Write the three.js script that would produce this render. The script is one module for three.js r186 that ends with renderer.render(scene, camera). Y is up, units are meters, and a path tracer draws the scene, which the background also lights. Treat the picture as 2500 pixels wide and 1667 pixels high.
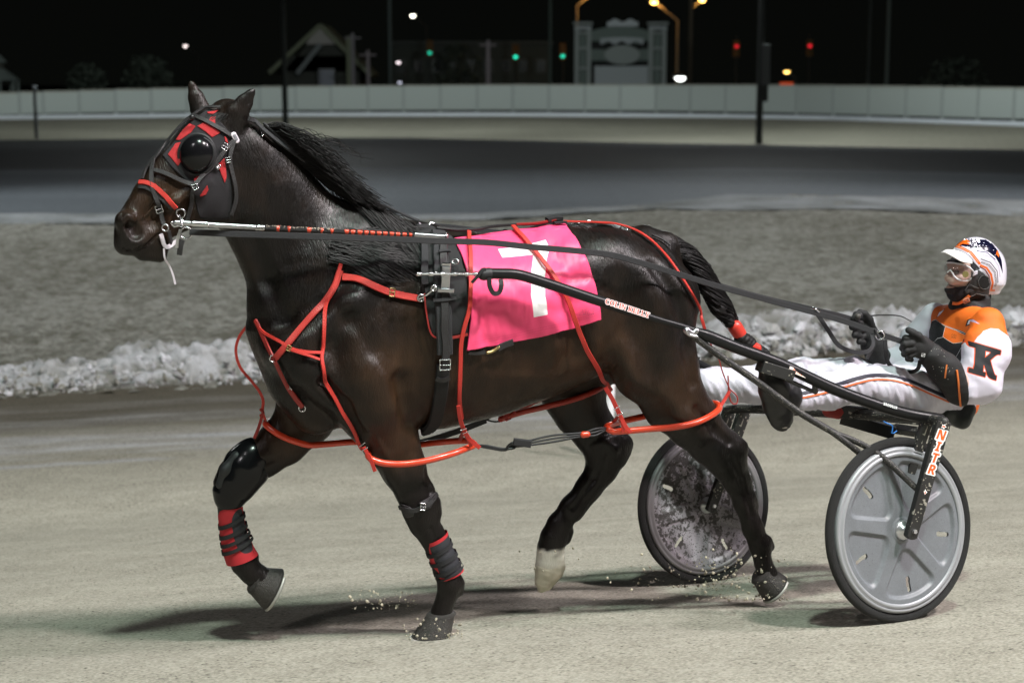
import * as THREE from 'three';
import { mergeGeometries } from 'three/addons/utils/BufferGeometryUtils.js';
import { ImprovedNoise } from 'three/addons/math/ImprovedNoise.js';

// ---------------------------------------------------------------- camera, sky, lamps, exposure
const scene = new THREE.Scene();
const F = 4000, IW = 2500, IH = 1667, YH = 200, CAMY = 2.148;           // lens in photo pixels, photo size, horizon row, eye height
const pitch = Math.atan((IH / 2 - YH) / F);
const camera = new THREE.PerspectiveCamera(2 * Math.atan(IH / 2 / F) * 180 / Math.PI, IW / IH, 0.1, 2000);
camera.position.set(0, CAMY, 0);
camera.rotation.x = -pitch;
camera.focus = 6.45; camera.userData.fStop = 2.7;
camera.updateMatrixWorld();
const renderer = new THREE.WebGLRenderer({ antialias: true });
renderer.toneMapping = THREE.LinearToneMapping;
renderer.toneMappingExposure = 1.0;
renderer.shadowMap.enabled = true;

{ // night sky: almost black, a faint warm town glow along the whole horizon
  const w = 64, h = 32, d = new Float32Array(w * h * 4);
  for (let y = 0; y < h; y++) for (let x = 0; x < w; x++) {
    const el = ((y + 0.5) / h - 0.5) * Math.PI, g = Math.exp(-Math.max(0, el) * 5);
    d.set([0.0012 + 0.0012 * g, 0.0016 + 0.0012 * g, 0.0014 + 0.0008 * g, 1], (y * w + x) * 4);
  }
  const t = new THREE.DataTexture(d, w, h, THREE.RGBAFormat, THREE.FloatType);
  t.mapping = THREE.EquirectangularReflectionMapping; t.magFilter = THREE.LinearFilter; t.needsUpdate = true;
  scene.background = t; scene.environment = t;
}

// ---------------------------------------------------------------- small tools
const V = (x, y, z) => new THREE.Vector3(x, y, z);
let seed = 7;
const rnd = () => { seed = (seed * 1664525 + 1013904223) >>> 0; return seed / 4294967296; };
const rr = (a, b) => a + (b - a) * rnd();
const noise = new ImprovedNoise();
const fbm = (x, y, z, o = 4) => { let s = 0, a = 0.5, f = 1; for (let i = 0; i < o; i++) { s += a * noise.noise(x * f, y * f, z * f); a *= 0.5; f *= 2.03; } return s; };
const clamp = THREE.MathUtils.clamp, lerp = THREE.MathUtils.lerp, sstep = THREE.MathUtils.smoothstep;
const used = {};
function numbered(n) { used[n] = (used[n] ?? -1) + 1; return used[n] ? n + '_' + String(used[n]).padStart(3, '0') : n; }
function thing(name, label, category, group, kind) {
  const o = new THREE.Group(); o.name = numbered(name); scene.add(o);
  if (label) o.userData.label = label;
  if (category) o.userData.category = category;
  if (group) o.userData.group = group;
  if (kind) o.userData.kind = kind;
  return o;
}
function mesh(name, geo, mat, parent, label) {
  if (Array.isArray(geo)) geo = merge(geo);
  const m = new THREE.Mesh(geo, mat); m.name = name; m.castShadow = m.receiveShadow = true;
  if (label) m.userData.label = label;
  (parent || scene).add(m); return m;
}
function merge(list) {
  list = list.map((g) => { g = g.index ? g.toNonIndexed() : g; const n = new THREE.BufferGeometry(); n.setAttribute('position', g.attributes.position); n.setAttribute('normal', g.attributes.normal); n.setAttribute('uv', g.attributes.uv ?? new THREE.BufferAttribute(new Float32Array(g.attributes.position.count * 2), 2)); return n; });
  return mergeGeometries(list);
}
function structure(name, geo, mat) { const m = mesh(name, geo, mat); m.userData.kind = 'structure'; return m; }
const std = (c, r = 0.6, m = 0, x = {}) => new THREE.MeshPhysicalMaterial({ color: Array.isArray(c) ? new THREE.Color().setRGB(...c) : c, roughness: r, metalness: m, ...x });
// photo pixel -> world ray
const fwd = V(0, -Math.sin(pitch), -Math.cos(pitch)), upv = V(0, Math.cos(pitch), -Math.sin(pitch));
const rayDir = (px, py) => V((px - IW / 2) / F, 0, 0).add(fwd).addScaledVector(upv, (IH / 2 - py) / F);
const onLevel = (px, py, y) => { const d = rayDir(px, py), t = (y - CAMY) / d.y; return V(d.x * t, y, d.z * t); };
const atDepth = (px, py, Z) => { const d = rayDir(px, py), t = -Z / d.z; return V(d.x * t, CAMY + d.y * t, -Z); };
// the rig's own frame: x backwards along the track, y up, z towards the outer rail (near side); origin on the ground midway between the sulky's wheels
const PHI = 16 * Math.PI / 180, O = V(1.179, 0, -6.654), BANK = 0.158;
const SX = V(Math.cos(PHI), 0, -Math.sin(PHI)), NZ = V(Math.sin(PHI), 0, Math.cos(PHI));
const toRigV = (d) => V(d.dot(SX), d.y, d.dot(NZ)), toRig = (p) => toRigV(p.clone().sub(O));
const toWorld = (q) => O.clone().addScaledVector(SX, q.x).addScaledVector(NZ, q.z).add(V(0, q.y, 0));
const CAMR = toRig(camera.position);
const R = (px, py, z = 0) => { const d = toRigV(rayDir(px, py)), t = (z - CAMR.z) / d.z; return V(CAMR.x + d.x * t, CAMR.y + d.y * t, z); };
const scaleAt = (q) => fwd.dot(toWorld(q).sub(camera.position)) / F;      // metres per photo pixel there
function rigThing(name, label, category, group) { const o = thing(name, label, category, group); o.rotation.y = PHI; o.position.copy(O); return o; }
// move a finished group's origin to the middle of its underside
function rebase(o) {
  const box = new THREE.Box3(), seen = new Set();
  o.traverse((m) => { if (m.geometry) { m.geometry.computeBoundingBox(); const b = m.geometry.boundingBox.clone(); let p = m; while (p !== o) { b.translate(p.position); p = p.parent; } box.union(b); } });
  const b = V((box.min.x + box.max.x) / 2, box.min.y, (box.min.z + box.max.z) / 2);
  for (const c of o.children) c.position.sub(b);
  o.position.copy(b.clone().applyAxisAngle(V(0, 1, 0), o.rotation.y).add(o.position));
  return o;
}

// ---------------------------------------------------------------- smooth distance fields and their surface
const smin = (a, b, k) => { const h = Math.max(k - Math.abs(a - b), 0) / k; return Math.min(a, b) - h * h * k * 0.25; };
// one tapered limb piece; kz squashes it across the rig
const limb = (a, b, ra, rb, kz = 1, k = 0.02, kzb = kz) => ({ a, b, ra, rb, kz, kzb, k, dx: b.x - a.x, dy: b.y - a.y, dz: b.z - a.z, ll: Math.max(1e-9, a.distanceToSquared(b)), R: Math.max(ra * Math.max(kz, 1), rb * Math.max(kzb, 1)), c: a.clone().add(b).multiplyScalar(0.5), hl: a.distanceTo(b) / 2 });
function dLimb(p, x, y, z) {
  const ex = x - p.a.x, ey = y - p.a.y, ez = z - p.a.z, t = Math.min(1, Math.max(0, (ex * p.dx + ey * p.dy + ez * p.dz) / p.ll));
  const qx = ex - p.dx * t, qy = ey - p.dy * t, qz = ez - p.dz * t, kz = p.kz + (p.kzb - p.kz) * t, r = p.ra + (p.rb - p.ra) * t;
  const zz = qz / kz, l = Math.sqrt(qx * qx + qy * qy + zz * zz);
  if (kz === 1) return l - r;
  const g = Math.sqrt(qx * qx + qy * qy + zz * zz / (kz * kz)) / Math.max(l, 1e-6);       // first-order true distance
  return l < 1e-6 ? -r * Math.min(1, kz) : (l - r) / Math.max(g, 1e-3);
}
function field(prims, bump) {
  const f = (x, y, z, list = prims) => {
    let d = 9;
    for (const p of list) { const e = dLimb(p, x, y, z); if (p.sub) { const s = -e; const h = Math.max(p.k - Math.abs(d - s), 0) / p.k; d = Math.max(d, s) + h * h * p.k * 0.25; } else d = d > 8 ? e : smin(d, e, p.k); }
    return bump ? d + bump(x, y, z) : d;
  };
  f.prims = prims; return f;
}
const grad = (f, p, e = 0.004) => V(f(p.x + e, p.y, p.z) - f(p.x - e, p.y, p.z), f(p.x, p.y + e, p.z) - f(p.x, p.y - e, p.z), f(p.x, p.y, p.z + e) - f(p.x, p.y, p.z - e)).normalize();
function surface(f, h) {                                                   // surface nets over blocks that the surface passes
  const lo = V(9, 9, 9), hi = V(-9, -9, -9);
  for (const p of f.prims) if (!p.sub) for (const [q, r, kz] of [[p.a, p.ra, p.kz], [p.b, p.rb, p.kzb]]) { const e = V(r, r, r * kz); lo.min(q.clone().sub(e)); hi.max(q.clone().add(e)); }
  lo.subScalar(0.03); hi.addScalar(0.03);
  const B = 8, nx = Math.ceil((hi.x - lo.x) / h / B) * B, ny = Math.ceil((hi.y - lo.y) / h / B) * B, nz = Math.ceil((hi.z - lo.z) / h / B) * B;
  const sx = 1, sy = nx + 1, sz = (nx + 1) * (ny + 1), D = new Float32Array(sz * (nz + 1)).fill(1), diag = B * h * 0.9;
  const blocks = [];
  for (let k = 0; k < nz; k += B) for (let j = 0; j < ny; j += B) for (let i = 0; i < nx; i += B) {
    const cx = lo.x + (i + B / 2) * h, cy = lo.y + (j + B / 2) * h, cz = lo.z + (k + B / 2) * h;
    const list = f.prims.filter((p) => Math.hypot(cx - p.c.x, cy - p.c.y, cz - p.c.z) < p.hl + p.R + diag * 1.5 + 0.06);
    if (!list.some((p) => !p.sub)) continue;
    if (Math.abs(f(cx, cy, cz, list)) > diag * 1.7 + 0.02) { const inside = f(cx, cy, cz, list) < 0; if (inside) for (let c = 0; c <= B; c++) for (let b = 0; b <= B; b++) for (let a = 0; a <= B; a++) { const q = (i + a) + (j + b) * sy + (k + c) * sz; if (D[q] === 1) D[q] = -1; } continue; }
    for (let c = 0; c <= B; c++) for (let b = 0; b <= B; b++) for (let a = 0; a <= B; a++) { const q = (i + a) + (j + b) * sy + (k + c) * sz; D[q] = f(lo.x + (i + a) * h, lo.y + (j + b) * h, lo.z + (k + c) * h, list); }
    blocks.push([i, j, k]);
  }
  const id = new Map(), pos = [], idx = [], off = [0, sx, sy, sx + sy, sz, sz + sx, sz + sy, sz + sx + sy];
  const E = [[0, 1], [2, 3], [4, 5], [6, 7], [0, 2], [1, 3], [4, 6], [5, 7], [0, 4], [1, 5], [2, 6], [3, 7]];
  for (const [bi, bj, bk] of blocks) for (let k = bk; k < bk + B; k++) for (let j = bj; j < bj + B; j++) for (let i = bi; i < bi + B; i++) {
    const q = i + j * sy + k * sz; let m = 0;
    for (let n = 0; n < 8; n++) if (D[q + off[n]] < 0) m |= 1 << n;
    if (m === 0 || m === 255) continue;
    let x = 0, y = 0, z = 0, c = 0;
    for (const [a, b] of E) { const da = D[q + off[a]], db = D[q + off[b]]; if ((da < 0) === (db < 0)) continue; const t = da / (da - db); x += (a & 1) + t * ((b & 1) - (a & 1)); y += (a >> 1 & 1) + t * ((b >> 1 & 1) - (a >> 1 & 1)); z += (a >> 2) + t * ((b >> 2) - (a >> 2)); c++; }
    id.set(q, pos.length / 3); pos.push(lo.x + (i + x / c) * h, lo.y + (j + y / c) * h, lo.z + (k + z / c) * h);
  }
  for (const q of id.keys()) for (const [s, u, v] of [[sx, sy, sz], [sy, sz, sx], [sz, sx, sy]]) {
    const a = D[q] < 0, b = D[q + s] < 0; if (a === b) continue;
    const p0 = id.get(q), p1 = id.get(q - u), p2 = id.get(q - u - v), p3 = id.get(q - v);
    if (p1 === undefined || p2 === undefined || p3 === undefined) continue;
    if (a) idx.push(p0, p1, p2, p0, p2, p3); else idx.push(p0, p2, p1, p0, p3, p2);
  }
  const g = new THREE.BufferGeometry(), n = pos.length / 3, nor = new Float32Array(n * 3), uv = new Float32Array(n * 2), p = V();
  for (let i = 0; i < n; i++) {
    p.set(pos[i * 3], pos[i * 3 + 1], pos[i * 3 + 2]);
    const list = f.prims.filter((q) => Math.hypot(p.x - q.c.x, p.y - q.c.y, p.z - q.c.z) < q.hl + q.R + 0.12), ff = (x, y, z) => f(x, y, z, list);
    let gr = grad(ff, p, 0.003); const d = ff(p.x, p.y, p.z); if (Math.abs(d) < h) p.addScaledVector(gr, -d * 0.8);
    gr = grad(ff, p, 0.003);
    pos[i * 3] = p.x; pos[i * 3 + 1] = p.y; pos[i * 3 + 2] = p.z; nor[i * 3] = gr.x; nor[i * 3 + 1] = gr.y; nor[i * 3 + 2] = gr.z;
    uv[i * 2] = p.x; uv[i * 2 + 1] = p.y;
  }
  g.setAttribute('position', new THREE.BufferAttribute(new Float32Array(pos), 3)); g.setAttribute('normal', new THREE.BufferAttribute(nor, 3)); g.setAttribute('uv', new THREE.BufferAttribute(uv, 2));
  g.setIndex(idx); return g;
}
function tint(g, fn) {                                                     // vertex colours from place
  const p = g.attributes.position, n = g.attributes.normal, c = new Float32Array(p.count * 3);
  for (let i = 0; i < p.count; i++) c.set(fn(p.getX(i), p.getY(i), p.getZ(i), n.getX(i), n.getY(i), n.getZ(i)), i * 3);
  g.setAttribute('color', new THREE.BufferAttribute(c, 3)); return g;
}
// limb chain from pairs of outline pixels: [x1, y1, x2, y2, z, squash]
function chain(st, k = 0.02, kFirst = k) {
  const out = []; let prev;
  for (const [x1, y1, x2, y2, z, kz = 1] of st) {
    const c = R((x1 + x2) / 2, (y1 + y2) / 2, z), r = Math.hypot(x2 - x1, y2 - y1) / 2 * scaleAt(c);
    const cur = { c, r, kz };
    if (prev) out.push(limb(prev.c, c, prev.r, r, prev.kz, out.length ? k : kFirst, kz));
    prev = cur;
  }
  return out;
}
// balls along a centre line: [x, y, radius px, z, squash]
const line = (st, k = 0.02, kFirst = k) => chain(st.map(([x, y, r, z, kz]) => [x - r, y, x + r, y, z, kz]), k, kFirst);
function march(f, px, py, far = 9.5) {                                      // first hit of the sight line through a photo pixel, in rig space
  const d = toRigV(rayDir(px, py)).normalize(); let t = 4.6;
  for (let i = 0; i < 160 && t < far; i++) { const e = f(CAMR.x + d.x * t, CAMR.y + d.y * t, CAMR.z + d.z * t); if (e < 0.0006) return CAMR.clone().addScaledVector(d, t); t += Math.max(e * 0.7, 0.0006); }
  return null;
}
// ---------------------------------------------------------------- swept shapes
function spline(pts, n, closed = false) { const c = new THREE.CatmullRomCurve3(pts, closed, 'centripetal'); return { pts: c.getSpacedPoints(n), c }; }
function tube(pts, r, seg = 0, closed = false, rad = 10) {
  const c = new THREE.CatmullRomCurve3(pts, closed, 'centripetal');
  const g = new THREE.TubeGeometry(c, seg || Math.max(8, Math.ceil(c.getLength() / 0.015)), typeof r === 'number' ? r : 1, rad, closed);
  if (typeof r !== 'number') {                                             // radius varies along it
    const S = g.parameters.tubularSegments, p = g.attributes.position, P = new THREE.Vector3();
    for (let i = 0; i <= S; i++) { c.getPointAt(i / S, P); const k = r(i / S); for (let j = 0; j <= rad; j++) { const q = i * (rad + 1) + j; p.setXYZ(q, P.x + (p.getX(q) - P.x) * k, P.y + (p.getY(q) - P.y) * k, P.z + (p.getZ(q) - P.z) * k); } }
    g.computeVertexNormals();
  }
  if (!closed) { const caps = [0, 1].map((t) => { const s = new THREE.SphereGeometry(typeof r === 'number' ? r : r(t), 10, 6); const q = c.getPointAt(t); s.translate(q.x, q.y, q.z); return s; }); return merge([g, ...caps]); }
  return merge([g]);
}
// flat strap: points, normals, width, thickness
function strap(pts, nors, w, th = 0.004, closed = false) {
  const n = pts.length, pos = [], idx = [], uv = []; let len = 0;
  for (let i = 0; i < n; i++) {
    const a = pts[closed ? (i + n - 1) % n : Math.max(0, i - 1)], b = pts[closed ? (i + 1) % n : Math.min(n - 1, i + 1)], t = b.clone().sub(a).normalize();
    const N = nors[i].clone().addScaledVector(t, -nors[i].dot(t)).normalize(), S = t.clone().cross(N), W = typeof w === 'number' ? w : w(i / (n - 1));
    if (i) len += pts[i].distanceTo(pts[i - 1]);
    for (const [s, u] of [[-0.5, 0], [-0.42, 1], [0.42, 1], [0.5, 0], [0.42, -0.4], [-0.42, -0.4]]) { const q = pts[i].clone().addScaledVector(S, s * W).addScaledVector(N, u * th); pos.push(q.x, q.y, q.z); uv.push(len, s * W); }
  }
  for (let i = 0; i < (closed ? n : n - 1); i++) for (let j = 0; j < 6; j++) { const a = i * 6 + j, b = i * 6 + (j + 1) % 6, c = (i + 1) % n * 6 + j, d = (i + 1) % n * 6 + (j + 1) % 6; idx.push(a, c, b, b, c, d); }
  if (!closed) for (const [o, fl] of [[0, 0], [(n - 1) * 6, 1]]) for (let j = 1; j < 5; j++) idx.push(o, o + j + (fl ? 0 : 1), o + j + (fl ? 1 : 0));
  let g = new THREE.BufferGeometry(); g.setAttribute('position', new THREE.Float32BufferAttribute(pos, 3)); g.setAttribute('uv', new THREE.Float32BufferAttribute(uv, 2)); g.setIndex(idx);
  g = g.toNonIndexed(); g.computeVertexNormals(); return g;
}
// strap laid on a body along photo pixels; off the body it hangs at zFree (or between its neighbours)
function laid(f, px, off = 0.006, step = 6, zFree = null) {
  const c = new THREE.CatmullRomCurve3(px.map(([x, y]) => V(x, y, 0)), false, 'centripetal'), n = Math.max(4, Math.round(c.getLength() / step)), P = [], N = [];
  for (const q of c.getSpacedPoints(n)) {
    const h = march(f, q.x, q.y); let g;
    if (h) { g = grad(f, h, 0.012); h.addScaledVector(g, off); }
    P.push(h ?? [q.x, q.y]); N.push(g ?? null);
  }
  const zs = P.map((p) => (Array.isArray(p) ? null : p.z));
  for (let i = 0; i < P.length; i++) if (Array.isArray(P[i])) {
    let z = zFree; if (z === null) { let a = i, b = i; while (a >= 0 && zs[a] === null) a--; while (b < P.length && zs[b] === null) b++; const za = zs[a] ?? zs[b] ?? 0.1, zb = zs[b] ?? za; z = lerp(za, zb, (i - a) / Math.max(1, b - a)); }
    P[i] = R(P[i][0], P[i][1], z); N[i] = V(-0.2, 0.1, 1).normalize();
  }
  for (let k = 0; k < 3; k++) { const Q = P.map((p) => p.clone()), M = N.map((p) => p.clone()); for (let i = 1; i < P.length - 1; i++) { P[i].addScaledVector(Q[i - 1], 0.5).addScaledVector(Q[i + 1], 0.5).multiplyScalar(0.5); N[i].addScaledVector(M[i - 1], 0.7).addScaledVector(M[i + 1], 0.7).normalize(); } }
  return { P, N };
}
const strapOn = (f, px, wpx, off = 0.006, th = 0.004, zFree = null) => { const { P, N } = laid(f, px, off, 6, zFree); return strap(P, N, wpx * scaleAt(P[P.length >> 1]), th); };
const loose = (px, w, th = 0.003, n = 40) => { const c = spline(px.map(([x, y, z]) => R(x, y, z)), n).pts; return strap(c, c.map(() => V(-0.25, 0.1, 1).normalize()), w, th); };
const tubePx = (px, r, seg = 0, closed = false) => tube(px.map(([x, y, z]) => R(x, y, z)), r, seg, closed);
// patch of cloth or leather laid on a body: star-shaped outline in photo pixels
function patch(f, poly, off = 0.007, o = {}) {
  const { rings = 14, seg = 120, th = 0.005, zMin = -9, ripple, smooth = true, relax = 0 } = o;
  let C = [0, 0]; if (o.c) C = o.c; else { for (const p of poly) { C[0] += p[0] / poly.length; C[1] += p[1] / poly.length; } }
  const cur = [], L = []; let tot = 0;
  for (let i = 0; i < poly.length; i++) { const a = poly[i], b = poly[(i + 1) % poly.length]; L.push(tot); tot += Math.hypot(b[0] - a[0], b[1] - a[1]); }
  for (let s = 0; s < seg; s++) { const d = s / seg * tot; let i = 0; while (i + 1 < L.length && L[i + 1] <= d) i++; const a = poly[i], b = poly[(i + 1) % poly.length], t = (d - L[i]) / Math.hypot(b[0] - a[0], b[1] - a[1]); cur.push([lerp(a[0], b[0], t), lerp(a[1], b[1], t)]); }
  const P = [], N = [];
  for (let r = 0; r <= rings; r++) for (let s = 0; s < seg; s++) {
    const k = (r + 0.02) / (rings + 0.02), x = lerp(C[0], cur[s][0], k), y = lerp(C[1], cur[s][1], k);
    let h = march(f, x, y), n; if (h && h.z < zMin) h = null;
    if (h) n = grad(f, h, 0.015); else { const q = P.length >= seg ? P[P.length - seg] : null; h = R(x, y, q ? q.z - 0.004 : o.z ?? 0.1); n = q ? N[N.length - seg].clone() : V(0, 0, 1); P.push(h); N.push(n); continue; }
    h.addScaledVector(n, off + (ripple ? ripple(x, y, k) : 0)); P.push(h); N.push(n);
  }
  for (let it = 0; it < relax; it++) { const Q = P.map((p) => p.clone()); for (let r = 1; r < rings; r++) for (let s = 0; s < seg; s++) { const i = r * seg + s; P[i].copy(Q[i - seg]).add(Q[i + seg]).add(Q[r * seg + (s + 1) % seg]).add(Q[r * seg + (s + seg - 1) % seg]).multiplyScalar(0.25); } }
  const pos = [], idx = [], uv = [], put = (p) => { pos.push(p.x, p.y, p.z); uv.push(p.x, p.y); };
  for (const p of P) put(p);
  const M = P.length; for (let s = 0; s < seg; s++) put(P[rings * seg + s].clone().addScaledVector(N[rings * seg + s], -th));
  for (let r = 0; r < rings; r++) for (let s = 0; s < seg; s++) { const a = r * seg + s, b = r * seg + (s + 1) % seg, c = a + seg, d = b + seg; idx.push(a, b, c, b, d, c); }
  for (let s = 0; s < seg; s++) { const a = rings * seg + s, b = rings * seg + (s + 1) % seg; idx.push(a, b, M + s, b, M + (s + 1) % seg, M + s); }
  const g = new THREE.BufferGeometry(); g.setAttribute('position', new THREE.Float32BufferAttribute(pos, 3)); g.setAttribute('uv', new THREE.Float32BufferAttribute(uv, 2));
  // outline runs clockwise or not: make faces look outwards
  const A = P[rings * seg], B = P[rings * seg + (seg >> 2)], Cc = P[0], nn = A.clone().sub(Cc).cross(B.clone().sub(Cc)); if (nn.dot(N[0]) < 0) for (let i = 0; i < idx.length; i += 3) { const t = idx[i]; idx[i] = idx[i + 1]; idx[i + 1] = t; }
  g.setIndex(idx); g.computeVertexNormals(); return g;
}
function ring(px, py, z, rOut, r, nor = V(-0.3, 0, 1), sq = 1) { const g = new THREE.TorusGeometry(rOut, r, 8, 24); g.scale(1, sq, 1); g.applyQuaternion(new THREE.Quaternion().setFromUnitVectors(V(0, 0, 1), nor.clone().normalize())); const p = typeof z === 'object' ? z : R(px, py, z); g.translate(p.x, p.y, p.z); return g; }
function orient(g, p, dirY, nz) { const y = dirY.clone().normalize(), x = y.clone().cross(nz).normalize(), z = x.clone().cross(y); g.applyMatrix4(new THREE.Matrix4().makeBasis(x, y, z).setPosition(p)); return g; }
function rbox(w, h, d, b = 0.003) { const s = new THREE.Shape(), x = w / 2 - b, y = h / 2 - b; s.moveTo(-x, -y); s.lineTo(x, -y); s.lineTo(x, y); s.lineTo(-x, y); const g = new THREE.ExtrudeGeometry(s, { depth: d - 2 * b, bevelEnabled: true, bevelSize: b, bevelThickness: b, bevelSegments: 2 }); g.translate(0, 0, -d / 2 + b); return g; }
function beam(a, b, w, d, nz = V(0, 0, 1), bev = 0.003) { const g = rbox(w, a.distanceTo(b), d, bev); return orient(g, a.clone().add(b).multiplyScalar(0.5), b.clone().sub(a), nz); }
function canvas(w, h, draw, srgb = true) { const c = document.createElement('canvas'); c.width = w; c.height = h; const x = c.getContext('2d'); draw(x, w, h); const t = new THREE.CanvasTexture(c); if (srgb) t.colorSpace = THREE.SRGBColorSpace; t.wrapS = t.wrapT = THREE.RepeatWrapping; return t; }
function dataTex(n, fn, srgb = true) { const d = new Uint8Array(n * n * 4); for (let y = 0; y < n; y++) for (let x = 0; x < n; x++) { const c = fn(x / n, y / n); d.set(Array.isArray(c) ? [c[0] * 255, c[1] * 255, c[2] * 255, 255] : [c * 255, c * 255, c * 255, 255], (y * n + x) * 4); } const t = new THREE.DataTexture(d, n, n); if (srgb) t.colorSpace = THREE.SRGBColorSpace; t.wrapS = t.wrapT = THREE.RepeatWrapping; t.magFilter = THREE.LinearFilter; t.needsUpdate = true; return t; }
// ---------------------------------------------------------------- textures of the ground
function tval(u, v, per, sd) {                                             // tileable value noise
  const x = u * per, y = v * per, i = Math.floor(x), j = Math.floor(y), fx = x - i, fy = y - j, s = (t) => t * t * (3 - 2 * t);
  const H = (a, b) => { a = ((a % per) + per) % per; b = ((b % per) + per) % per; let h = (a * 374761393 + b * 668265263 + sd * 974634777) | 0; h = Math.imul(h ^ (h >>> 13), 1274126177); return ((h ^ (h >>> 16)) >>> 0) / 4294967296; };
  return lerp(lerp(H(i, j), H(i + 1, j), s(fx)), lerp(H(i, j + 1), H(i + 1, j + 1), s(fx)), s(fy));
}
const tf = (u, v, p, sd, o = 4) => { let s = 0, a = 0.5, n = 0; for (let i = 0; i < o; i++) { s += a * tval(u, v, p << i, sd + i); n += a; a *= 0.55; } return s / n; };
const T = {};
T.dirt = dataTex(1024, (u, v) => { const a = tf(u, v, 12, 1, 5), b = tval(u, v, 300, 9), c = tval(u, v, 170, 21), pit = (c > 0.82 ? (c - 0.82) * 2.0 : 0) + (tval(u, v, 400, 27) > 0.9 ? 0.16 : 0), lum = 0.93 + 0.14 * (a - 0.5) + 0.30 * (b - 0.5) - pit; return [clamp(lum, 0, 1), clamp(lum * 0.995, 0, 1), clamp(lum * 0.98, 0, 1)]; });
T.dirtB = dataTex(1024, (u, v) => { const c = tval(u, v, 170, 21), d = tval(u, v, 90, 31); return 0.4 + 0.25 * tval(u, v, 300, 9) + 0.25 * d - (c > 0.83 ? (c - 0.83) * 2 : 0); }, false);
T.grain = dataTex(512, (u, v) => 0.75 + 0.25 * tf(u, v, 32, 5, 4));
T.fine = dataTex(512, (u, v) => tf(u, v, 64, 3, 3), false);
T.hair = dataTex(1024, (u, v) => 0.5 * tval(u * 0.999, v, 64, 4) * 0 + (() => { const x = u + 0.02 * Math.sin(v * 6.283 * 2), h = (per, st, sd) => { const y = v; const i = x * per, j = y * st; const f = (a, b) => { a = ((a % per) + per) % per; b = ((b % st) + st) % st; let q = (a * 374761393 + b * 668265263 + sd * 974634777) | 0; q = Math.imul(q ^ (q >>> 13), 1274126177); return ((q ^ (q >>> 16)) >>> 0) / 4294967296; }; const ii = Math.floor(i), jj = Math.floor(j), s = (t) => t * t * (3 - 2 * t), fx = s(i - ii), fy = s(j - jj); return lerp(lerp(f(ii, jj), f(ii + 1, jj), fx), lerp(f(ii, jj + 1), f(ii + 1, jj + 1), fx), fy); }; return 0.45 * h(200, 40, 1) + 0.35 * h(420, 90, 2) + 0.2 * h(60, 20, 3); })(), false);
const rep = (t, r, s = r) => { const c = t.clone(); c.repeat.set(r, s); c.needsUpdate = true; return c; };

// ---------------------------------------------------------------- shape of the land
const FLAT = -0.76;                                                        // level of the infield
const profile = (z) => { const lat = -z; if (lat < 4.2) return BANK * z; const t = clamp((lat - 4.2) / 1.6, 0, 1); return lat > 5.8 ? FLAT - 0.0 : lerp(BANK * z, FLAT, t * t * (3 - 2 * t) * 0.5 + t * 0.5); };
const groundAt = (x, z) => profile(z);
function onGround(px, py) { const d = toRigV(rayDir(px, py)).normalize(); let t = 4; for (let i = 0; i < 4000; i++) { const p = CAMR.clone().addScaledVector(d, t); if (p.y < groundAt(p.x, p.z)) return p; t += 0.01; } return null; }
{ // near track: banked crushed stone, rough and darker with frozen slush towards its inner edge
  const xs = [], zs = [];
  for (let x = -26; x <= 30; x += 0.22) xs.push(x);
  for (let z = 9; z > -11.2; z -= z < -3.5 ? 0.05 : 0.09) zs.push(z);
  const pos = [], uv = [], col = [], idx = [], W = xs.length;
  for (const z of zs) for (const x of xs) {
    const lat = -z, n = fbm(x * 0.25, z * 1.6, 3, 4), n2 = fbm(x * 0.9, z * 6, 8, 3);
    const p = toWorld(V(x, groundAt(x, z) + 0.012 * fbm(x * 0.8, z * 3, 1, 3), z)); pos.push(p.x, p.y, p.z); uv.push(x / 2.6, z / 1.45);
    const base = [0.356, 0.340, 0.294], wet = [0.088, 0.078, 0.062], slush = [0.31, 0.31, 0.33], e = 0.5 * sstep(lat + n * 1.2, 5.3, 7.3) + 0.5 * sstep(lat + n * 0.9, 7.5, 8.4);
    let c = base.map((b, i) => lerp(b, wet[i], e));
    const band = (l0, w, a) => a * Math.exp(-Math.pow((lat + n * 0.35 - l0) / w, 2)) * clamp(0.55 + 1.5 * n2, 0, 1);
    const s = clamp(band(7.45, 0.34, 1.0) + band(7.0, 0.1, 0.5) + band(8.35, 0.22, 0.45) + band(9.0, 0.2, 0.2) + (x < -2.1 ? 0.9 : 0.12) * Math.exp(-Math.pow((lat - 6.72 - 0.03 * noise.noise(x * 5, 2, 1)) / 0.05, 2)) + sstep(lat + n * 0.4, 9.85, 10.15) * 0.45, 0, 1);
    c = c.map((b, i) => lerp(b, slush[i], s) * (1 + 0.25 * n + 0.12 * n2)); col.push(...c);
  }
  for (let j = 0; j + 1 < zs.length; j++) for (let i = 0; i + 1 < W; i++) { const a = j * W + i, b = a + 1, c = a + W, d = c + 1; idx.push(a, b, c, b, d, c); }
  const g = new THREE.BufferGeometry(); g.setAttribute('position', new THREE.Float32BufferAttribute(pos, 3)); g.setAttribute('uv', new THREE.Float32BufferAttribute(uv, 2)); g.setAttribute('color', new THREE.Float32BufferAttribute(col, 3)); g.setIndex(idx); g.computeVertexNormals();
  structure('race_track', g, new THREE.MeshPhysicalMaterial({ vertexColors: true, map: T.dirt, bumpMap: T.dirtB, bumpScale: 0.007, roughness: 0.95, specularIntensity: 0.25 }));
}
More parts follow.
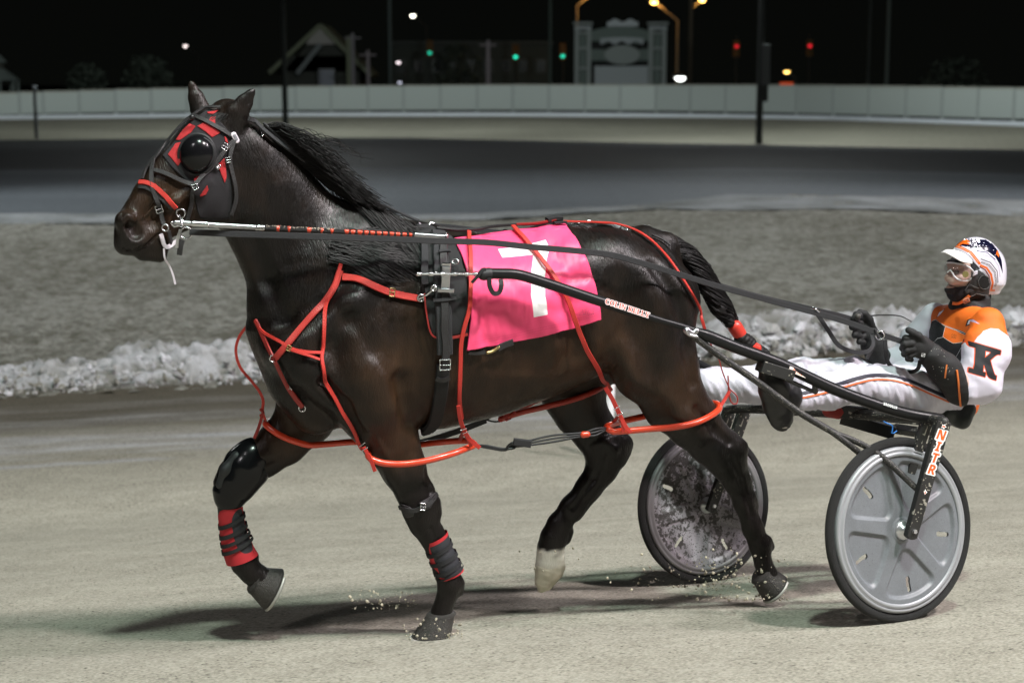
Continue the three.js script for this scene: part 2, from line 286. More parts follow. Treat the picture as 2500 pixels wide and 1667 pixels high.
// far land in strips; each boundary is a run of points [photo x, photo y, level]
const edgePts = (list, y) => (px) => { let i = 0; while (i + 2 < list.length && list[i + 1][0] < px) i++; const a = list[i], b = list[i + 1], t = (px - a[0]) / (b[0] - a[0]); return onLevel(px, lerp(a[1], b[1], t), y); };
const cols = []; for (let x = -2600; x <= 5200; x += 60) cols.push(x);
function strip(name, e0, e1, rows, mat, colour, bumpY = 0, bf = 0.6, yoff = 0) {
  const pos = [], uv = [], col = [], idx = [];
  cols.forEach((px) => { const a = e0(px), b = e1(px); for (let r = 0; r <= rows; r++) { const p = a.clone().lerp(b, r / rows); p.y += yoff + (bumpY ? bumpY * fbm(p.x * bf, p.z * bf, 5, 4) : 0); pos.push(p.x, p.y, p.z); uv.push(p.x / 6, p.z / 6); col.push(...colour(p.x, p.z, r / rows)); } });
  for (let i = 0; i + 1 < cols.length; i++) for (let r = 0; r < rows; r++) { const a = i * (rows + 1) + r, b = a + 1, c = a + rows + 1, d = c + 1; idx.push(a, c, b, b, c, d); }
  const g = new THREE.BufferGeometry(); g.setAttribute('position', new THREE.Float32BufferAttribute(pos, 3)); g.setAttribute('uv', new THREE.Float32BufferAttribute(uv, 2)); g.setAttribute('color', new THREE.Float32BufferAttribute(col, 3)); g.setIndex(idx); g.computeVertexNormals();
  return structure(name, g, mat);
}
const rigEdge = (lat, y) => (px) => { const d = rayDir(px, 800), n = V(0, 0, 0); const o = toRig(camera.position), dr = toRigV(d); const t = (-lat - o.z) / dr.z; const q = V(o.x + dr.x * t, y, -lat); return toWorld(q); };
const snowEdge = edgePts([[0, 525], [500, 528], [950, 530], [1250, 520], [1600, 500], [1760, 478], [2100, 480], [2500, 492]], FLAT);
const snowEdge2 = edgePts([[0, 548], [500, 552], [950, 545], [1250, 535], [1600, 512], [1760, 515], [2100, 512], [2500, 530]], FLAT);
const darkEdge = edgePts([[0, 342], [600, 336], [1000, 336], [1250, 342], [1500, 347], [1900, 354], [2500, 366]], FLAT);
const trackTop = edgePts([[0, 292], [400, 287], [700, 284], [1250, 284], [1700, 287], [2000, 292], [2500, 309]], -0.2);
const fenceBase = edgePts([[0, 284], [300, 278], [700, 273], [1250, 272], [1600, 274], [1900, 279], [2500, 296]], -0.02);
const fenceTop = (px) => fenceBase(px);
const gmat = (o = {}) => new THREE.MeshPhysicalMaterial({ vertexColors: true, map: rep(T.grain, 3), bumpMap: rep(T.fine, 3), bumpScale: 0.05, roughness: 0.95, specularIntensity: 0.2, ...o });
{
  // snow-covered grass of the infield: old snow with grass tips and dirt showing in patches
  const colour = (x, z) => { const n = fbm(x * 0.35, z * 0.22, 2, 5), m = fbm(x * 3.5, z * 2.2, 6, 4), q = noise.noise(x * 14, z * 9, 3), t = clamp(0.5 + 0.8 * n + 1.3 * m + 0.9 * q, 0, 1); return [lerp(0.18, 0.40, t), lerp(0.172, 0.395, t), lerp(0.142, 0.365, t)]; };
  const pos = [], uv = [], col = [], idx = [], NC = 790, NR = 380;
  for (let i = 0; i <= NC; i++) { const px = lerp(-1500, 4000, i / NC), a = rigEdge(9.6, FLAT)(px), b = snowEdge(px); for (let r = 0; r <= NR; r++) { const t = Math.pow(r / NR, 1.25), p = a.clone().lerp(b, t); p.y += 0.05 * fbm(p.x * 1.6, p.z * 1.2, 4, 4) + 0.035 * noise.noise(p.x * 7, p.z * 5, 1) + 0.06 * fbm(p.x * 0.3, p.z * 0.3, 9, 2); pos.push(p.x, p.y, p.z); uv.push(p.x / 3, p.z / 3); col.push(...colour(p.x, p.z)); } }
  for (let i = 0; i < NC; i++) for (let r = 0; r < NR; r++) { const a = i * (NR + 1) + r, b = a + 1, c = a + NR + 1, d = c + 1; idx.push(a, c, b, b, c, d); }
  const g = new THREE.BufferGeometry(); g.setAttribute('position', new THREE.Float32BufferAttribute(pos, 3)); g.setAttribute('uv', new THREE.Float32BufferAttribute(uv, 2)); g.setAttribute('color', new THREE.Float32BufferAttribute(col, 3)); g.setIndex(idx); g.computeVertexNormals();
  structure('snowy_infield', g, gmat());
  strip('packed_snow_edge', snowEdge2, snowEdge, 6, gmat(), (x, z, t) => { const k = clamp(0.45 + 1.5 * fbm(x * 0.8, z * 0.5, 3, 4), 0, 1); return [lerp(0.16, 0.40, k), lerp(0.17, 0.42, k), lerp(0.17, 0.45, k)]; }, 0.07, 0.9, 0.03);
  strip('pond_ice', snowEdge, darkEdge, 40, gmat({ roughness: 0.6 }), (x, z, t) => { const k = fbm(x * 0.05, z * 0.2, 3, 3), e = sstep(t + 0.05 * k, 0.36, 0.44), l = 0.03 * Math.exp(-Math.pow((t - 0.37) / 0.02, 2)); const a = [0.12, 0.135, 0.155].map((c) => c * (1 + 0.5 * k) + l), b = [0.05, 0.049, 0.052]; return a.map((c, i) => lerp(c, b[i], e)); });
  strip('far_track', darkEdge, trackTop, 10, gmat(), (x, z, t) => { const k = 1 + 0.4 * fbm(x * 0.12, z * 0.12, 7, 3); return [0.37 * k, 0.34 * k, 0.285 * k]; });
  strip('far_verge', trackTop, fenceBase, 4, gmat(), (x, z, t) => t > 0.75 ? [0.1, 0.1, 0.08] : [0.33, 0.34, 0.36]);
  // land behind the fence, out to the horizon
  const far = (px) => { const p = fenceBase(px), d = rayDir(px, 200); return V(d.x * 900, -0.3, d.z * 900); };
  strip('town_ground', fenceBase, far, 6, gmat({ map: null, bumpMap: null }), () => [0.03, 0.03, 0.028]);
  const base = new THREE.CircleGeometry(1500, 64); base.rotateX(-Math.PI / 2); base.translate(0, -0.82, 0);
  structure('ground', base, std([0.12, 0.115, 0.1], 1));
  const apron = new THREE.PlaneGeometry(60, 18); apron.rotateX(-Math.PI / 2); apron.translate(0, BANK * 9 - 0.004, 18); apron.rotateY(PHI); apron.translate(O.x, 0, O.z);
  structure('apron', apron, std([0.2, 0.2, 0.19], 0.95));
}
{ // windrow of ploughed snow along the inner edge
  const crest = (x) => 0.165 + 0.07 * noise.noise(x * 0.45, 1, 2) + 0.12 * noise.noise(x * 1.3, 4, 2) + 0.09 * sstep(x, -1, 5) + 0.10 * Math.exp(-Math.pow((x + 1.8) / 0.45, 2)) - 0.05 * sstep(-x, 2.2, 3.4);
  const pos = [], uv = [], col = [], idx = [], NC = 900, NR = 44;
  for (let i = 0; i <= NC; i++) { const x = lerp(-16, 24, i / NC); for (let r = 0; r <= NR; r++) {
    const t = r / NR, lat = 10.05 + 1.25 * t, sh = Math.pow(Math.sin(Math.PI * Math.min(1, t * 1.02)), 0.7), l1 = Math.abs(noise.noise(x * 2.6, lat * 3, 1)), l2 = Math.abs(noise.noise(x * 6.5, lat * 7, 6)), l3 = noise.noise(x * 15, lat * 15, 2);
    const h = sh * crest(x) * (1.35 - 1.3 * l1) + sh * (0.05 - 0.26 * l2) + 0.06 * l3 * sh, p = toWorld(V(x, FLAT - 0.03 + h, -lat + 0.12 * noise.noise(x * 1.5, 2, 2))); pos.push(p.x, p.y, p.z); uv.push(x, lat);
    const dirt = clamp(0.25 + 1.6 * fbm(x * 2.2, h * 8 + lat * 2, 3, 4) + 2.2 * l2 - 0.2, 0, 1) * 0.9, s = [0.46, 0.46, 0.49], b = [0.16, 0.155, 0.13]; col.push(...s.map((c, k) => lerp(c, b[k], dirt)));  // dirty patches by noise, tone darker in the hollows between lumps
  } }
  for (let i = 0; i < NC; i++) for (let r = 0; r < NR; r++) { const a = i * (NR + 1) + r, b = a + 1, c = a + NR + 1, d = c + 1; idx.push(a, c, b, b, c, d); }
  const g = new THREE.BufferGeometry(); g.setAttribute('position', new THREE.Float32BufferAttribute(pos, 3)); g.setAttribute('uv', new THREE.Float32BufferAttribute(uv, 2)); g.setAttribute('color', new THREE.Float32BufferAttribute(col, 3)); g.setIndex(idx); g.computeVertexNormals();
  const bank = mesh('snow_windrow', g, new THREE.MeshPhysicalMaterial({ vertexColors: true, roughness: 0.85, bumpMap: rep(T.fine, 2), bumpScale: 0.02 }));
  bank.userData = { kind: 'structure' };
  // loose lumps on it
  const lump = new THREE.DodecahedronGeometry(1, 0), lp = lump.attributes.position; for (let i = 0; i < lp.count; i++) { const q = V(lp.getX(i), lp.getY(i), lp.getZ(i)); q.multiplyScalar(1 + 0.9 * noise.noise(q.x * 2.7 + 3, q.y * 2.7, q.z * 2.7)); lp.setXYZ(i, q.x, q.y, q.z); } lump.computeVertexNormals();
  const N = 15000, im = new THREE.InstancedMesh(lump, new THREE.MeshPhysicalMaterial({ color: 0xffffff, roughness: 0.9, flatShading: true }), N), M = new THREE.Matrix4(), q = new THREE.Quaternion();
  for (let i = 0; i < N; i++) { const x = rr(-16, 24), t = rnd(), lat = 9.75 + 1.3 * t, r = 0.007 + (0.042 + 0.06 * sstep(x, 2, 5)) * Math.pow(rnd(), 4), h = Math.pow(Math.sin(Math.PI * t), 0.7) * crest(x) * 0.9 * rnd(); q.setFromEuler(new THREE.Euler(rnd() * 6, rnd() * 6, rnd() * 6)); M.compose(toWorld(V(x, FLAT + h + r * 0.1, -lat)), q, V(r * rr(0.9, 1.7), r * rr(0.4, 1), r * rr(0.6, 1.2))); im.setMatrixAt(i, M); const c = rnd(), s = [0.62, 0.62, 0.67], b = [0.17, 0.16, 0.13], low = clamp(1.15 - h / 0.2, 0, 1); const mixc = c < 0.3 + 0.45 * low ? rr(0.5, 1) : c * 0.3; im.setColorAt(i, new THREE.Color().setRGB(...s.map((v, k) => lerp(v, b[k], mixc)))); }
  im.name = 'snow_lumps'; im.castShadow = im.receiveShadow = true; im.userData = { kind: 'stuff', label: 'loose lumps of dirty snow scattered along the ploughed windrow', category: 'snow' }; scene.add(im);
}
// ---------------------------------------------------------------- fence, poles, town behind
{
  const fence = thing('perimeter_fence', 'long pale panelled perimeter fence behind the far track', 'fence');
  const panelMat = std([0.52, 0.55, 0.54], 0.7), postMat = std([0.42, 0.44, 0.44], 0.7), capMat = std([0.42, 0.4, 0.36], 0.8);
  const xs = [-128, -40, 47, 105, 193, 281, 369, 457, 545, 634, 722, 808, 898, 985, 1075, 1165, 1252, 1340, 1428, 1514, 1602, 1686, 1772, 1857, 1945, 2035, 2122, 2213, 2301, 2388, 2476, 2564, 2652];
  for (let x = -216; x > -1100; x -= 88) xs.unshift(x); for (let x = 2740; x < 3700; x += 88) xs.push(x);
  const top = (px) => { const L = [[-200, 234], [0, 229], [330, 220], [700, 213], [1250, 209], [1900, 210], [2200, 213], [2700, 221]]; let i = 0; while (i + 2 < L.length && L[i + 1][0] < px) i++; return lerp(L[i][1], L[i + 1][1], (px - L[i][0]) / (L[i + 1][0] - L[i][0])); };
  const P = xs.map((x) => { const b = fenceBase(x), t = atDepth(x, top(x), -b.z); return [b, t.y]; });
  const panelG = rbox(1, 1, 0.05, 0.004);
  for (let i = 0; i + 1 < P.length; i++) {
    const [a, ya] = P[i], [b, yb] = P[i + 1], h = (ya + yb) / 2 - a.y, d = b.clone().sub(a); d.y = 0; const L = d.length(), yaw = Math.atan2(-d.z, d.x);
    const p = mesh('panel', panelG, panelMat, fence); p.scale.set(L - 0.12, h - 0.12, 1); p.rotation.y = yaw; p.position.copy(a).add(b).multiplyScalar(0.5); p.position.y = a.y + 0.06 + h / 2;
    const c = mesh('cap_rail', panelG, capMat, fence); c.scale.set(L - 0.14, 0.1, 2); c.rotation.y = yaw; c.position.copy(p.position); c.position.y = a.y + h + 0.05;
    const q = mesh('post', panelG, postMat, fence); q.scale.set(0.2, h + 0.1, 3); q.rotation.y = yaw; q.position.copy(a); q.position.y = a.y + h / 2;
  }
  // white inner rail of the far track (a low kerb)
  const rail = thing('track_kerb', 'thin white kerb line running below the perimeter fence', 'kerb'); const pts = []; for (let x = -1340; x <= 3960; x += 120) { const p = trackTop(x); p.y += 0.12; pts.push(p); }
  mesh('kerb_rail', strap(pts, pts.map(() => V(0, 0.2, 1).normalize()), 0.3, 0.06), std([0.62, 0.63, 0.7], 0.6), rail);
  // floodlight poles standing at the inner edge of the far track
  const dark = std([0.035, 0.04, 0.038], 0.6);
  const pole = (px, py, w, h, label, arms, lampI) => {
    const b = onLevel(px, py, FLAT), o = thing('light_pole', label, 'pole', 'dark poles at the far track'); o.position.copy(b);
    mesh('shaft', new THREE.CylinderGeometry(w * 0.42, w * 0.55, h, 12).translate(0, h / 2, 0), dark, o);
    if (arms === 'box') { mesh('junction_box', rbox(0.42, 1.9, 0.3, 0.02).translate(0.22, 3.5 + 0.2, 0), std([0.12, 0.13, 0.13], 0.6), o); mesh('cross_arm', rbox(0.3, 0.8, 0.5, 0.02).translate(0.2, 2.4, 0), dark, o); }
    return o;
  };
  pole(697, 336, 0.28, 17, 'dark pole in front of the fence just right of the horse ears');
  pole(1853, 352, 0.3, 17, 'dark pole with a junction box in front of the fence right of the sign', 'box');
  { const b = onLevel(88, 339, FLAT), o = thing('track_post', 'short thin dark post in front of the left end of the fence', 'post'); o.position.copy(b); mesh('shaft', new THREE.CylinderGeometry(0.08, 0.1, 2.55, 10).translate(0, 1.275, 0), std([0.1, 0.1, 0.11], 0.6), o); mesh('knob', new THREE.SphereGeometry(0.14, 10, 8).translate(0, 2.6, 0), std([0.25, 0.26, 0.3], 0.5), o); }
  // slim utility poles beyond the fence
  const slim = (px, Z, w, top, c, label) => { const b = atDepth(px, 215, Z), o = thing('utility_pole', label, 'pole', 'faint slim poles beyond the fence'); o.position.set(b.x, 0, b.z); const h = top; mesh('shaft', new THREE.CylinderGeometry(w * 0.8, w, h, 10).translate(0, h / 2, 0), std(c, 0.8), o); mesh('cross_arm', rbox(1.4, 0.12, 0.12, 0.01).translate(0, h - 0.4, 0), std(c, 0.8), o); return o; };
  slim(953, 150, 0.16, 20, [0.1, 0.12, 0.12], 'faint tall slim pole beyond the fence left of the white street light');
  slim(1343, 150, 0.15, 20, [0.08, 0.1, 0.09], 'faint tall slim pole beyond the fence left of the gate sign');
  slim(2165, 150, 0.18, 20, [0.16, 0.18, 0.17], 'tall slim pole beyond the fence above the driver side');
  slim(2120, 160, 0.15, 20, [0.07, 0.08, 0.08], 'very faint slim pole left of the tall slim pole');
  slim(862, 140, 0.2, 6.2, [0.2, 0.18, 0.2], 'short pole just right of the gabled house');
  slim(899, 140, 0.18, 4.8, [0.24, 0.2, 0.22], 'stubby pole between the gabled house and traffic lights');
  slim(1192, 140, 0.22, 5.6, [0.24, 0.2, 0.22], 'short pinkish pole below the green traffic lights');
  slim(1685, 150, 0.22, 12, [0.09, 0.07, 0.05], 'brownish pole right of the gate sign');
}
{ // gabled house
  const Z = 150, k = Z / F, o = thing('gabled_house', 'dim house with a steep pale gable beyond the fence', 'house'), c = atDepth(785, 200, Z); o.position.set(c.x, 0, c.z);
  const y = (py) => atDepth(785, py, Z).y, X = (px) => (px - 785) * k;
  const wall = std([0.05, 0.05, 0.045], 0.9), pale = std([0.36, 0.33, 0.32], 0.9), trim = std([0.2, 0.21, 0.15], 0.9);
  const gable = (x0, x1, ya, yb, d, m, n, z = 0) => { const s = new THREE.Shape(); s.moveTo(X(x0), y(yb)); s.lineTo(X(x1), y(yb)); s.lineTo(0, y(ya)); s.closePath(); mesh(n, new THREE.ExtrudeGeometry(s, { depth: d, bevelEnabled: false }).translate(0, 0, -d + z), m, o); };
  mesh('wall', rbox(X(885) - X(705), y(135) + 0.3, 8, 0.05).translate(0, (y(135) - 0.3) / 2, -4.3), wall, o);
  gable(690, 885, 72, 175, 8, wall, 'gable_wall', -0.3);
  gable(748, 822, 60, 108, 0.3, pale, 'gable_face', 0.2);
  const slope = (x0, y0, x1, y1, w, m, n, z, d = 8) => { const a = V(X(x0), y(y0), z), b = V(X(x1), y(y1), z), g = rbox(a.distanceTo(b), w, d, 0.03); g.rotateZ(Math.atan2(b.y - a.y, b.x - a.x)); g.translate((a.x + b.x) / 2, (a.y + b.y) / 2, z - d / 2); mesh(n, g, m, o); };
  slope(785, 62, 660, 178, 0.35, trim, 'roof', 0.6); slope(785, 62, 905, 185, 0.35, trim, 'roof', 0.6);
  slope(786, 108, 728, 180, 0.4, std([0.2, 0.21, 0.22], 0.9), 'barge_board', 0.9, 0.3);
  const win = mesh('window', rbox(1.5, 1.6, 0.2, 0.02).translate(X(797), y(190), 0.1), std([0.28, 0.28, 0.3], 0.5), o); mesh('pane', rbox(1.3, 1.4, 0.05, 0.01).translate(X(797), y(190), 0.22), std([0.3, 0.3, 0.36], 0.2), win);
  mesh('door_post', rbox(0.7, 6.2, 0.5, 0.03).translate(X(857), 3.1, 0.6), trim, o);
}
{ // bandstand at the left edge
  const Z = 145, k = Z / F, b = atDepth(-6, 205, Z), o = thing('bandstand', 'dim octagonal bandstand with two-tier roof cut by the left edge', 'bandstand'); o.position.set(b.x, 0, b.z);
  const y = (py) => atDepth(0, py, Z).y, m = std([0.3, 0.34, 0.33], 0.9);
  mesh('upper_roof', new THREE.CylinderGeometry(0.15, 25 * k, y(130) - y(152), 8).translate(0, (y(130) + y(152)) / 2, 0), m, o);
  mesh('lantern', new THREE.CylinderGeometry(16 * k, 16 * k, y(152) - y(170), 8).translate(0, (y(152) + y(170)) / 2, 0), std([0.1, 0.1, 0.09], 0.9), o);
  mesh('lower_roof', new THREE.CylinderGeometry(18 * k, 54 * k, y(168) - y(196), 8).translate(0, (y(168) + y(196)) / 2, 0), m, o);
  for (let i = 0; i < 8; i++) { const a = i / 8 * 6.283 + 0.4; mesh('column', new THREE.CylinderGeometry(0.12, 0.12, y(196), 8).translate(46 * k * Math.cos(a), y(196) / 2, 46 * k * Math.sin(a)), m, o); }
  mesh('deck', new THREE.CylinderGeometry(50 * k, 50 * k, 0.5, 8).translate(0, 0.25, 0), m, o);
}
{ // gateway sign: two lattice columns, arched header, oval board, lower panel
  const Z = 140, k = Z / F, cx = 1513, b = atDepth(cx, 205, Z), o = thing('gateway_sign', 'grey gateway sign with two lattice columns and an oval board', 'sign'); o.position.set(b.x, 0, b.z);
  const y = (py) => atDepth(cx, py, Z).y, X = (px) => (px - cx) * k, g = std([0.30, 0.32, 0.32], 0.85), d = std([0.15, 0.18, 0.17], 0.85), l = std([0.42, 0.44, 0.47], 0.85), dk = std([0.02, 0.02, 0.02], 0.9);
  for (const s of [0, 1]) {
    const x0 = s ? 1582 : 1404, x1 = s ? 1624 : 1443;
    for (const x of [x0 + 5, x1 - 5]) mesh('column', rbox(11 * k, y(72) + 0.3, 0.45, 0.02).translate(X(x), (y(72) - 0.3) / 2, 0), g, o);
    for (const py of [80, 118, 167]) mesh('lattice_rung', rbox((x1 - x0 - 22) * k, 0.22, 0.3, 0.02).translate(X((x0 + x1) / 2), y(py), 0), g, o);
    mesh('column_core', rbox((x1 - x0 - 24) * k, y(78), 0.1, 0.01).translate(X((x0 + x1) / 2), y(78) / 2, -0.25), d, o);
    mesh('column_cap', rbox((x1 - x0 + 8) * k, y(54) - y(60), 0.7, 0.03).translate(X((x0 + x1) / 2), y(57), 0), g, o);
    mesh('column_cap', rbox((x1 - x0 + 2) * k, y(64) - y(72), 0.6, 0.03).translate(X((x0 + x1) / 2), y(68), 0), l, o);
  }
  const shape = (pts, depth, m, n, z) => { const s = new THREE.Shape(); pts.forEach(([x, py], i) => (i ? s.lineTo(X(x), y(py)) : s.moveTo(X(x), y(py)))); mesh(n, new THREE.ExtrudeGeometry(s, { depth, bevelEnabled: true, bevelSize: 0.03, bevelThickness: 0.03, bevelSegments: 1 }).translate(0, 0, z), m, o); };
  const arc = []; for (let i = 0; i <= 16; i++) arc.push([lerp(1444, 1581, i / 16), 76 - 12 * Math.sin(i / 16 * Math.PI)]); for (let i = 16; i >= 0; i--) arc.push([lerp(1444, 1581, i / 16), 100 + 8 * Math.sin(i / 16 * Math.PI * 3) * (i > 2 && i < 14 ? 1 : 0)]);
  shape(arc, 0.3, d, 'header', -0.15);
  const crown = [[1482, 64]]; for (let i = 0; i <= 24; i++) crown.push([lerp(1482, 1555, i / 24), 51 + 3.5 * Math.cos(i / 24 * Math.PI * 4)]); crown.push([1555, 64]); shape(crown, 0.3, std([0.5, 0.52, 0.56], 0.8), 'crest', 0);
  const scroll = []; for (let i = 0; i <= 30; i++) scroll.push([lerp(1466, 1568, i / 30), 95 - 3 * Math.sin(i / 30 * 3.14)]); for (let i = 30; i >= 0; i--) scroll.push([lerp(1466, 1568, i / 30), 104 + 4 * Math.cos(i / 30 * 19)]); shape(scroll, 0.15, l, 'scroll_board', 0.2);
  const band = [[1443, 120], [1480, 122], [1513, 112], [1548, 122], [1582, 120], [1582, 147], [1550, 148], [1513, 157], [1478, 148], [1443, 147]]; shape(band, 0.2, d, 'cross_board', -0.1);
  const ov = []; for (let i = 0; i < 40; i++) ov.push([1518 + 42 * Math.cos(i / 40 * 6.283), 134 + 23 * Math.sin(i / 40 * 6.283)]); shape(ov, 0.2, g, 'oval_board', 0.15);
  shape([[1453, 162], [1580, 162], [1580, 215], [1453, 215]], 0.3, l, 'lower_panel', -0.1);
  shape([[1444, 100], [1581, 100], [1581, 215], [1444, 215]], 0.1, dk, 'backing', -0.5);
}
{ // lamps of the town: each a fitting with a small glowing lens
  const lamp = (n, label, cat, px, py, Z, r, col, e, o = {}) => {
    const p = atDepth(px, py, Z), t = thing(n, label, cat, o.group); t.position.set(p.x, 0, p.z);
    const dk = std(o.body ?? [0.05, 0.05, 0.05], 0.7), x = o.px ? (o.px - px) * Z / F : 0.9, H = p.y;
    if (o.arm !== false) { mesh('post', new THREE.CylinderGeometry(0.1, 0.15, H - Math.abs(x) * 0.75, 10).translate(x, (H - Math.abs(x) * 0.75) / 2, 0), std(o.post ?? [0.06, 0.055, 0.05], 0.8), t); mesh('arm', beam(V(x, H - Math.abs(x) * 0.75, 0), V(0, H + 0.1, 0), 0.16, 0.16), std(o.post ?? [0.06, 0.055, 0.05], 0.8), t); }
    mesh('lamp_housing', new THREE.SphereGeometry(r * 1.5, 14, 8, 0, 6.283, 0, 1.57).scale(1.2, 0.7, 1).translate(0, H + r * 0.2, -r * 0.4), dk, t);
    mesh('lamp_lens', new THREE.SphereGeometry(r, 14, 10).scale(1.1, 0.7, 0.8).translate(0, H, 0), new THREE.MeshStandardMaterial({ color: 0x222222, emissive: new THREE.Color().setRGB(...col), emissiveIntensity: e, roughness: 0.4 }), t);
    if (o.glow) { const L = new THREE.PointLight(new THREE.Color().setRGB(...col), o.glow, 0, 2); L.position.set(p.x, H - r * 1.4, p.z + 0.4); L.castShadow = true; L.shadow.radius = 10; L.name = 'street_lamp_light'; scene.add(L); }
    return t;
  };
  const G = 'street lights beyond the fence';
  lamp('street_lamp', 'bright white street lamp right of the gabled house', 'street lamp', 1008, 38, 190, 0.26, [1, 0.97, 0.8], 9, { group: G, px: 1040 });
  lamp('street_lamp', 'lone pale pink street lamp high at left, above the horse ears', 'street lamp', 452, 112, 200, 0.22, [1, 0.85, 0.82], 4, { group: G, px: 480 });
  lamp('street_lamp', 'bright orange street lamp above the gateway sign', 'street lamp', 1597, 5, 170, 0.3, [1, 0.55, 0.13], 14, { group: G, px: 1655, post: [0.4, 0.3, 0.2], glow: 14 });
  lamp('street_lamp', 'orange street lamp at the top edge, right of the sign', 'street lamp', 1715, 0, 180, 0.3, [1, 0.55, 0.13], 12, { group: G, px: 1690, post: [0.3, 0.24, 0.18], glow: 10 });
  lamp('street_lamp', 'orange-lit street lamp arm at the top edge above the left column of the sign', 'street lamp', 1446, -14, 165, 0.3, [1, 0.55, 0.13], 12, { group: G, px: 1410, post: [0.4, 0.3, 0.2], glow: 16 });
  lamp('street_lamp', 'yellow low lamp right of the pole with the junction box', 'street lamp', 1922, 175, 170, 0.26, [1, 0.62, 0.15], 6, { group: G, px: 1945 });
  lamp('porch_lamp', 'pale upper porch lamp between house and traffic lights', 'lamp', 973, 152, 170, 0.2, [1, 0.85, 0.9], 3, { px: 990 });
  lamp('porch_lamp', 'dim bluish porch lamp just above the fence top', 'lamp', 976, 201, 170, 0.19, [0.8, 0.82, 1], 1.4, { px: 985 });
  lamp('parking_lamp', 'white blurred lamp beside the gateway sign, just above the fence', 'lamp', 1661, 190, 160, 0.45, [0.95, 1, 0.95], 5, { px: 1680 });
  const signal = (px, py, which, label, e, body) => {
    const Z = 175, p = atDepth(px, py, Z), t = thing('traffic_light', label, 'traffic light', 'traffic lights beyond the fence'); t.position.set(p.x, 0, p.z); const top = p.y + [0.35, 1.05][which] ;
    mesh('signal_body', rbox(0.62, 1.7, 0.3, 0.04).translate(0, top - 0.85 + 0.25, -0.1), std(body, 0.7), t);
    for (let i = 0; i < 3; i++) { const on = which === 1 ? i === 2 : i === 0, py2 = which === 1 ? p.y + (2 - i) * 0.52 : p.y - i * 0.52; mesh(on ? 'lit_signal_lens' : 'signal_lens', new THREE.SphereGeometry(on ? 0.2 : 0.17, 14, 10).scale(1, 0.8, 0.5).translate(0, py2, 0.06), on ? new THREE.MeshStandardMaterial({ color: 0x111111, emissive: which === 1 ? new THREE.Color().setRGB(0.02, 1, 0.62) : new THREE.Color().setRGB(1, 0.02, 0.04), emissiveIntensity: e }) : std([0.06, 0.05, 0.04], 0.4), t); }
    mesh('signal_post', new THREE.CylinderGeometry(0.08, 0.1, p.y + 1.2, 8).translate(0.05, (p.y + 1.2) / 2, -0.4), std([0.05, 0.05, 0.05], 0.8), t);
  };
  const amber = [0.22, 0.1, 0.02];
  signal(1049, 129, 1, 'dim green traffic light, leftmost of three, nearest the house', 0.8, amber);
  signal(1259, 139, 1, 'bright green traffic light, middle one of three', 1.7, amber);
  signal(1374, 137, 1, 'green traffic light beside the left column of the gateway sign', 1.2, amber);
  signal(1799, 113, 0, 'red traffic light left of the pole with the junction box', 0.9, amber);
  signal(1978, 112, 0, 'red traffic light right of the pole with the junction box', 1.1, amber);
  const car = thing('parked_vehicle', 'red rear bar of a vehicle showing just above the fence', 'vehicle'); { const p = atDepth(1921, 206, 150); car.position.set(p.x, 0, p.z); mesh('body', rbox(3.2, 1.6, 1.6, 0.15).translate(0, 1.05, -0.9), std([0.1, 0.1, 0.11], 0.4), car); mesh('tail_light_bar', rbox(1.2, 0.34, 0.1, 0.03).translate(0, p.y, 0), new THREE.MeshStandardMaterial({ color: 0x400000, emissive: new THREE.Color().setRGB(1, 0.12, 0.03), emissiveIntensity: 0.45 }), car); for (const s of [-1, 1]) mesh('wheel', new THREE.CylinderGeometry(0.35, 0.35, 0.25, 18).rotateX(Math.PI / 2).translate(s * 1, 0.35, -0.15), std([0.02, 0.02, 0.02], 0.8), car); }
  // dark bushes and bare crowns behind the fence
  const tree = (px, w, py, Z, label) => {
    const b = atDepth(px, 215, Z), H = atDepth(px, py, Z).y, o = thing('tree', label, 'tree', 'dark trees beyond the fence'); o.position.set(b.x, 0, b.z); const rad = w * Z / F / 2;
    mesh('trunk', new THREE.CylinderGeometry(0.12, 0.25, H * 0.5, 8).translate(0, H * 0.25, 0), std([0.05, 0.04, 0.03], 1), o);
    const L = []; for (let i = 0; i < 900; i++) { const a = rnd() * 6.283, u = Math.pow(rnd(), 0.5), hh = rnd(), prof = Math.sqrt(Math.max(0.02, 1 - Math.pow(hh * 1.6 - 0.6, 2) / 1.1)), r = rad * u * prof * (0.8 + 0.35 * noise.noise(a * 1.3, hh * 4, px)); const t = new THREE.PlaneGeometry(0.34, 0.24); t.rotateX(rnd() * 6); t.rotateY(rnd() * 6); t.translate(Math.cos(a) * r, H * (0.16 + 0.84 * hh) * (0.95 + 0.1 * rnd()), Math.sin(a) * r * 0.7); L.push(t); }
    mesh('crown', merge(L), std([0.11, 0.13, 0.105], 0.9), o);
  };
  tree(360, 150, 138, 150, 'dark rounded tree beyond the fence, left of the horse ears');
  tree(210, 120, 160, 150, 'low dark tree beyond the left part of the fence');
  tree(1120, 150, 110, 185, 'dark tree behind the first green traffic light');
  tree(2330, 210, 145, 150, 'wide dark tree beyond the fence above the driver');
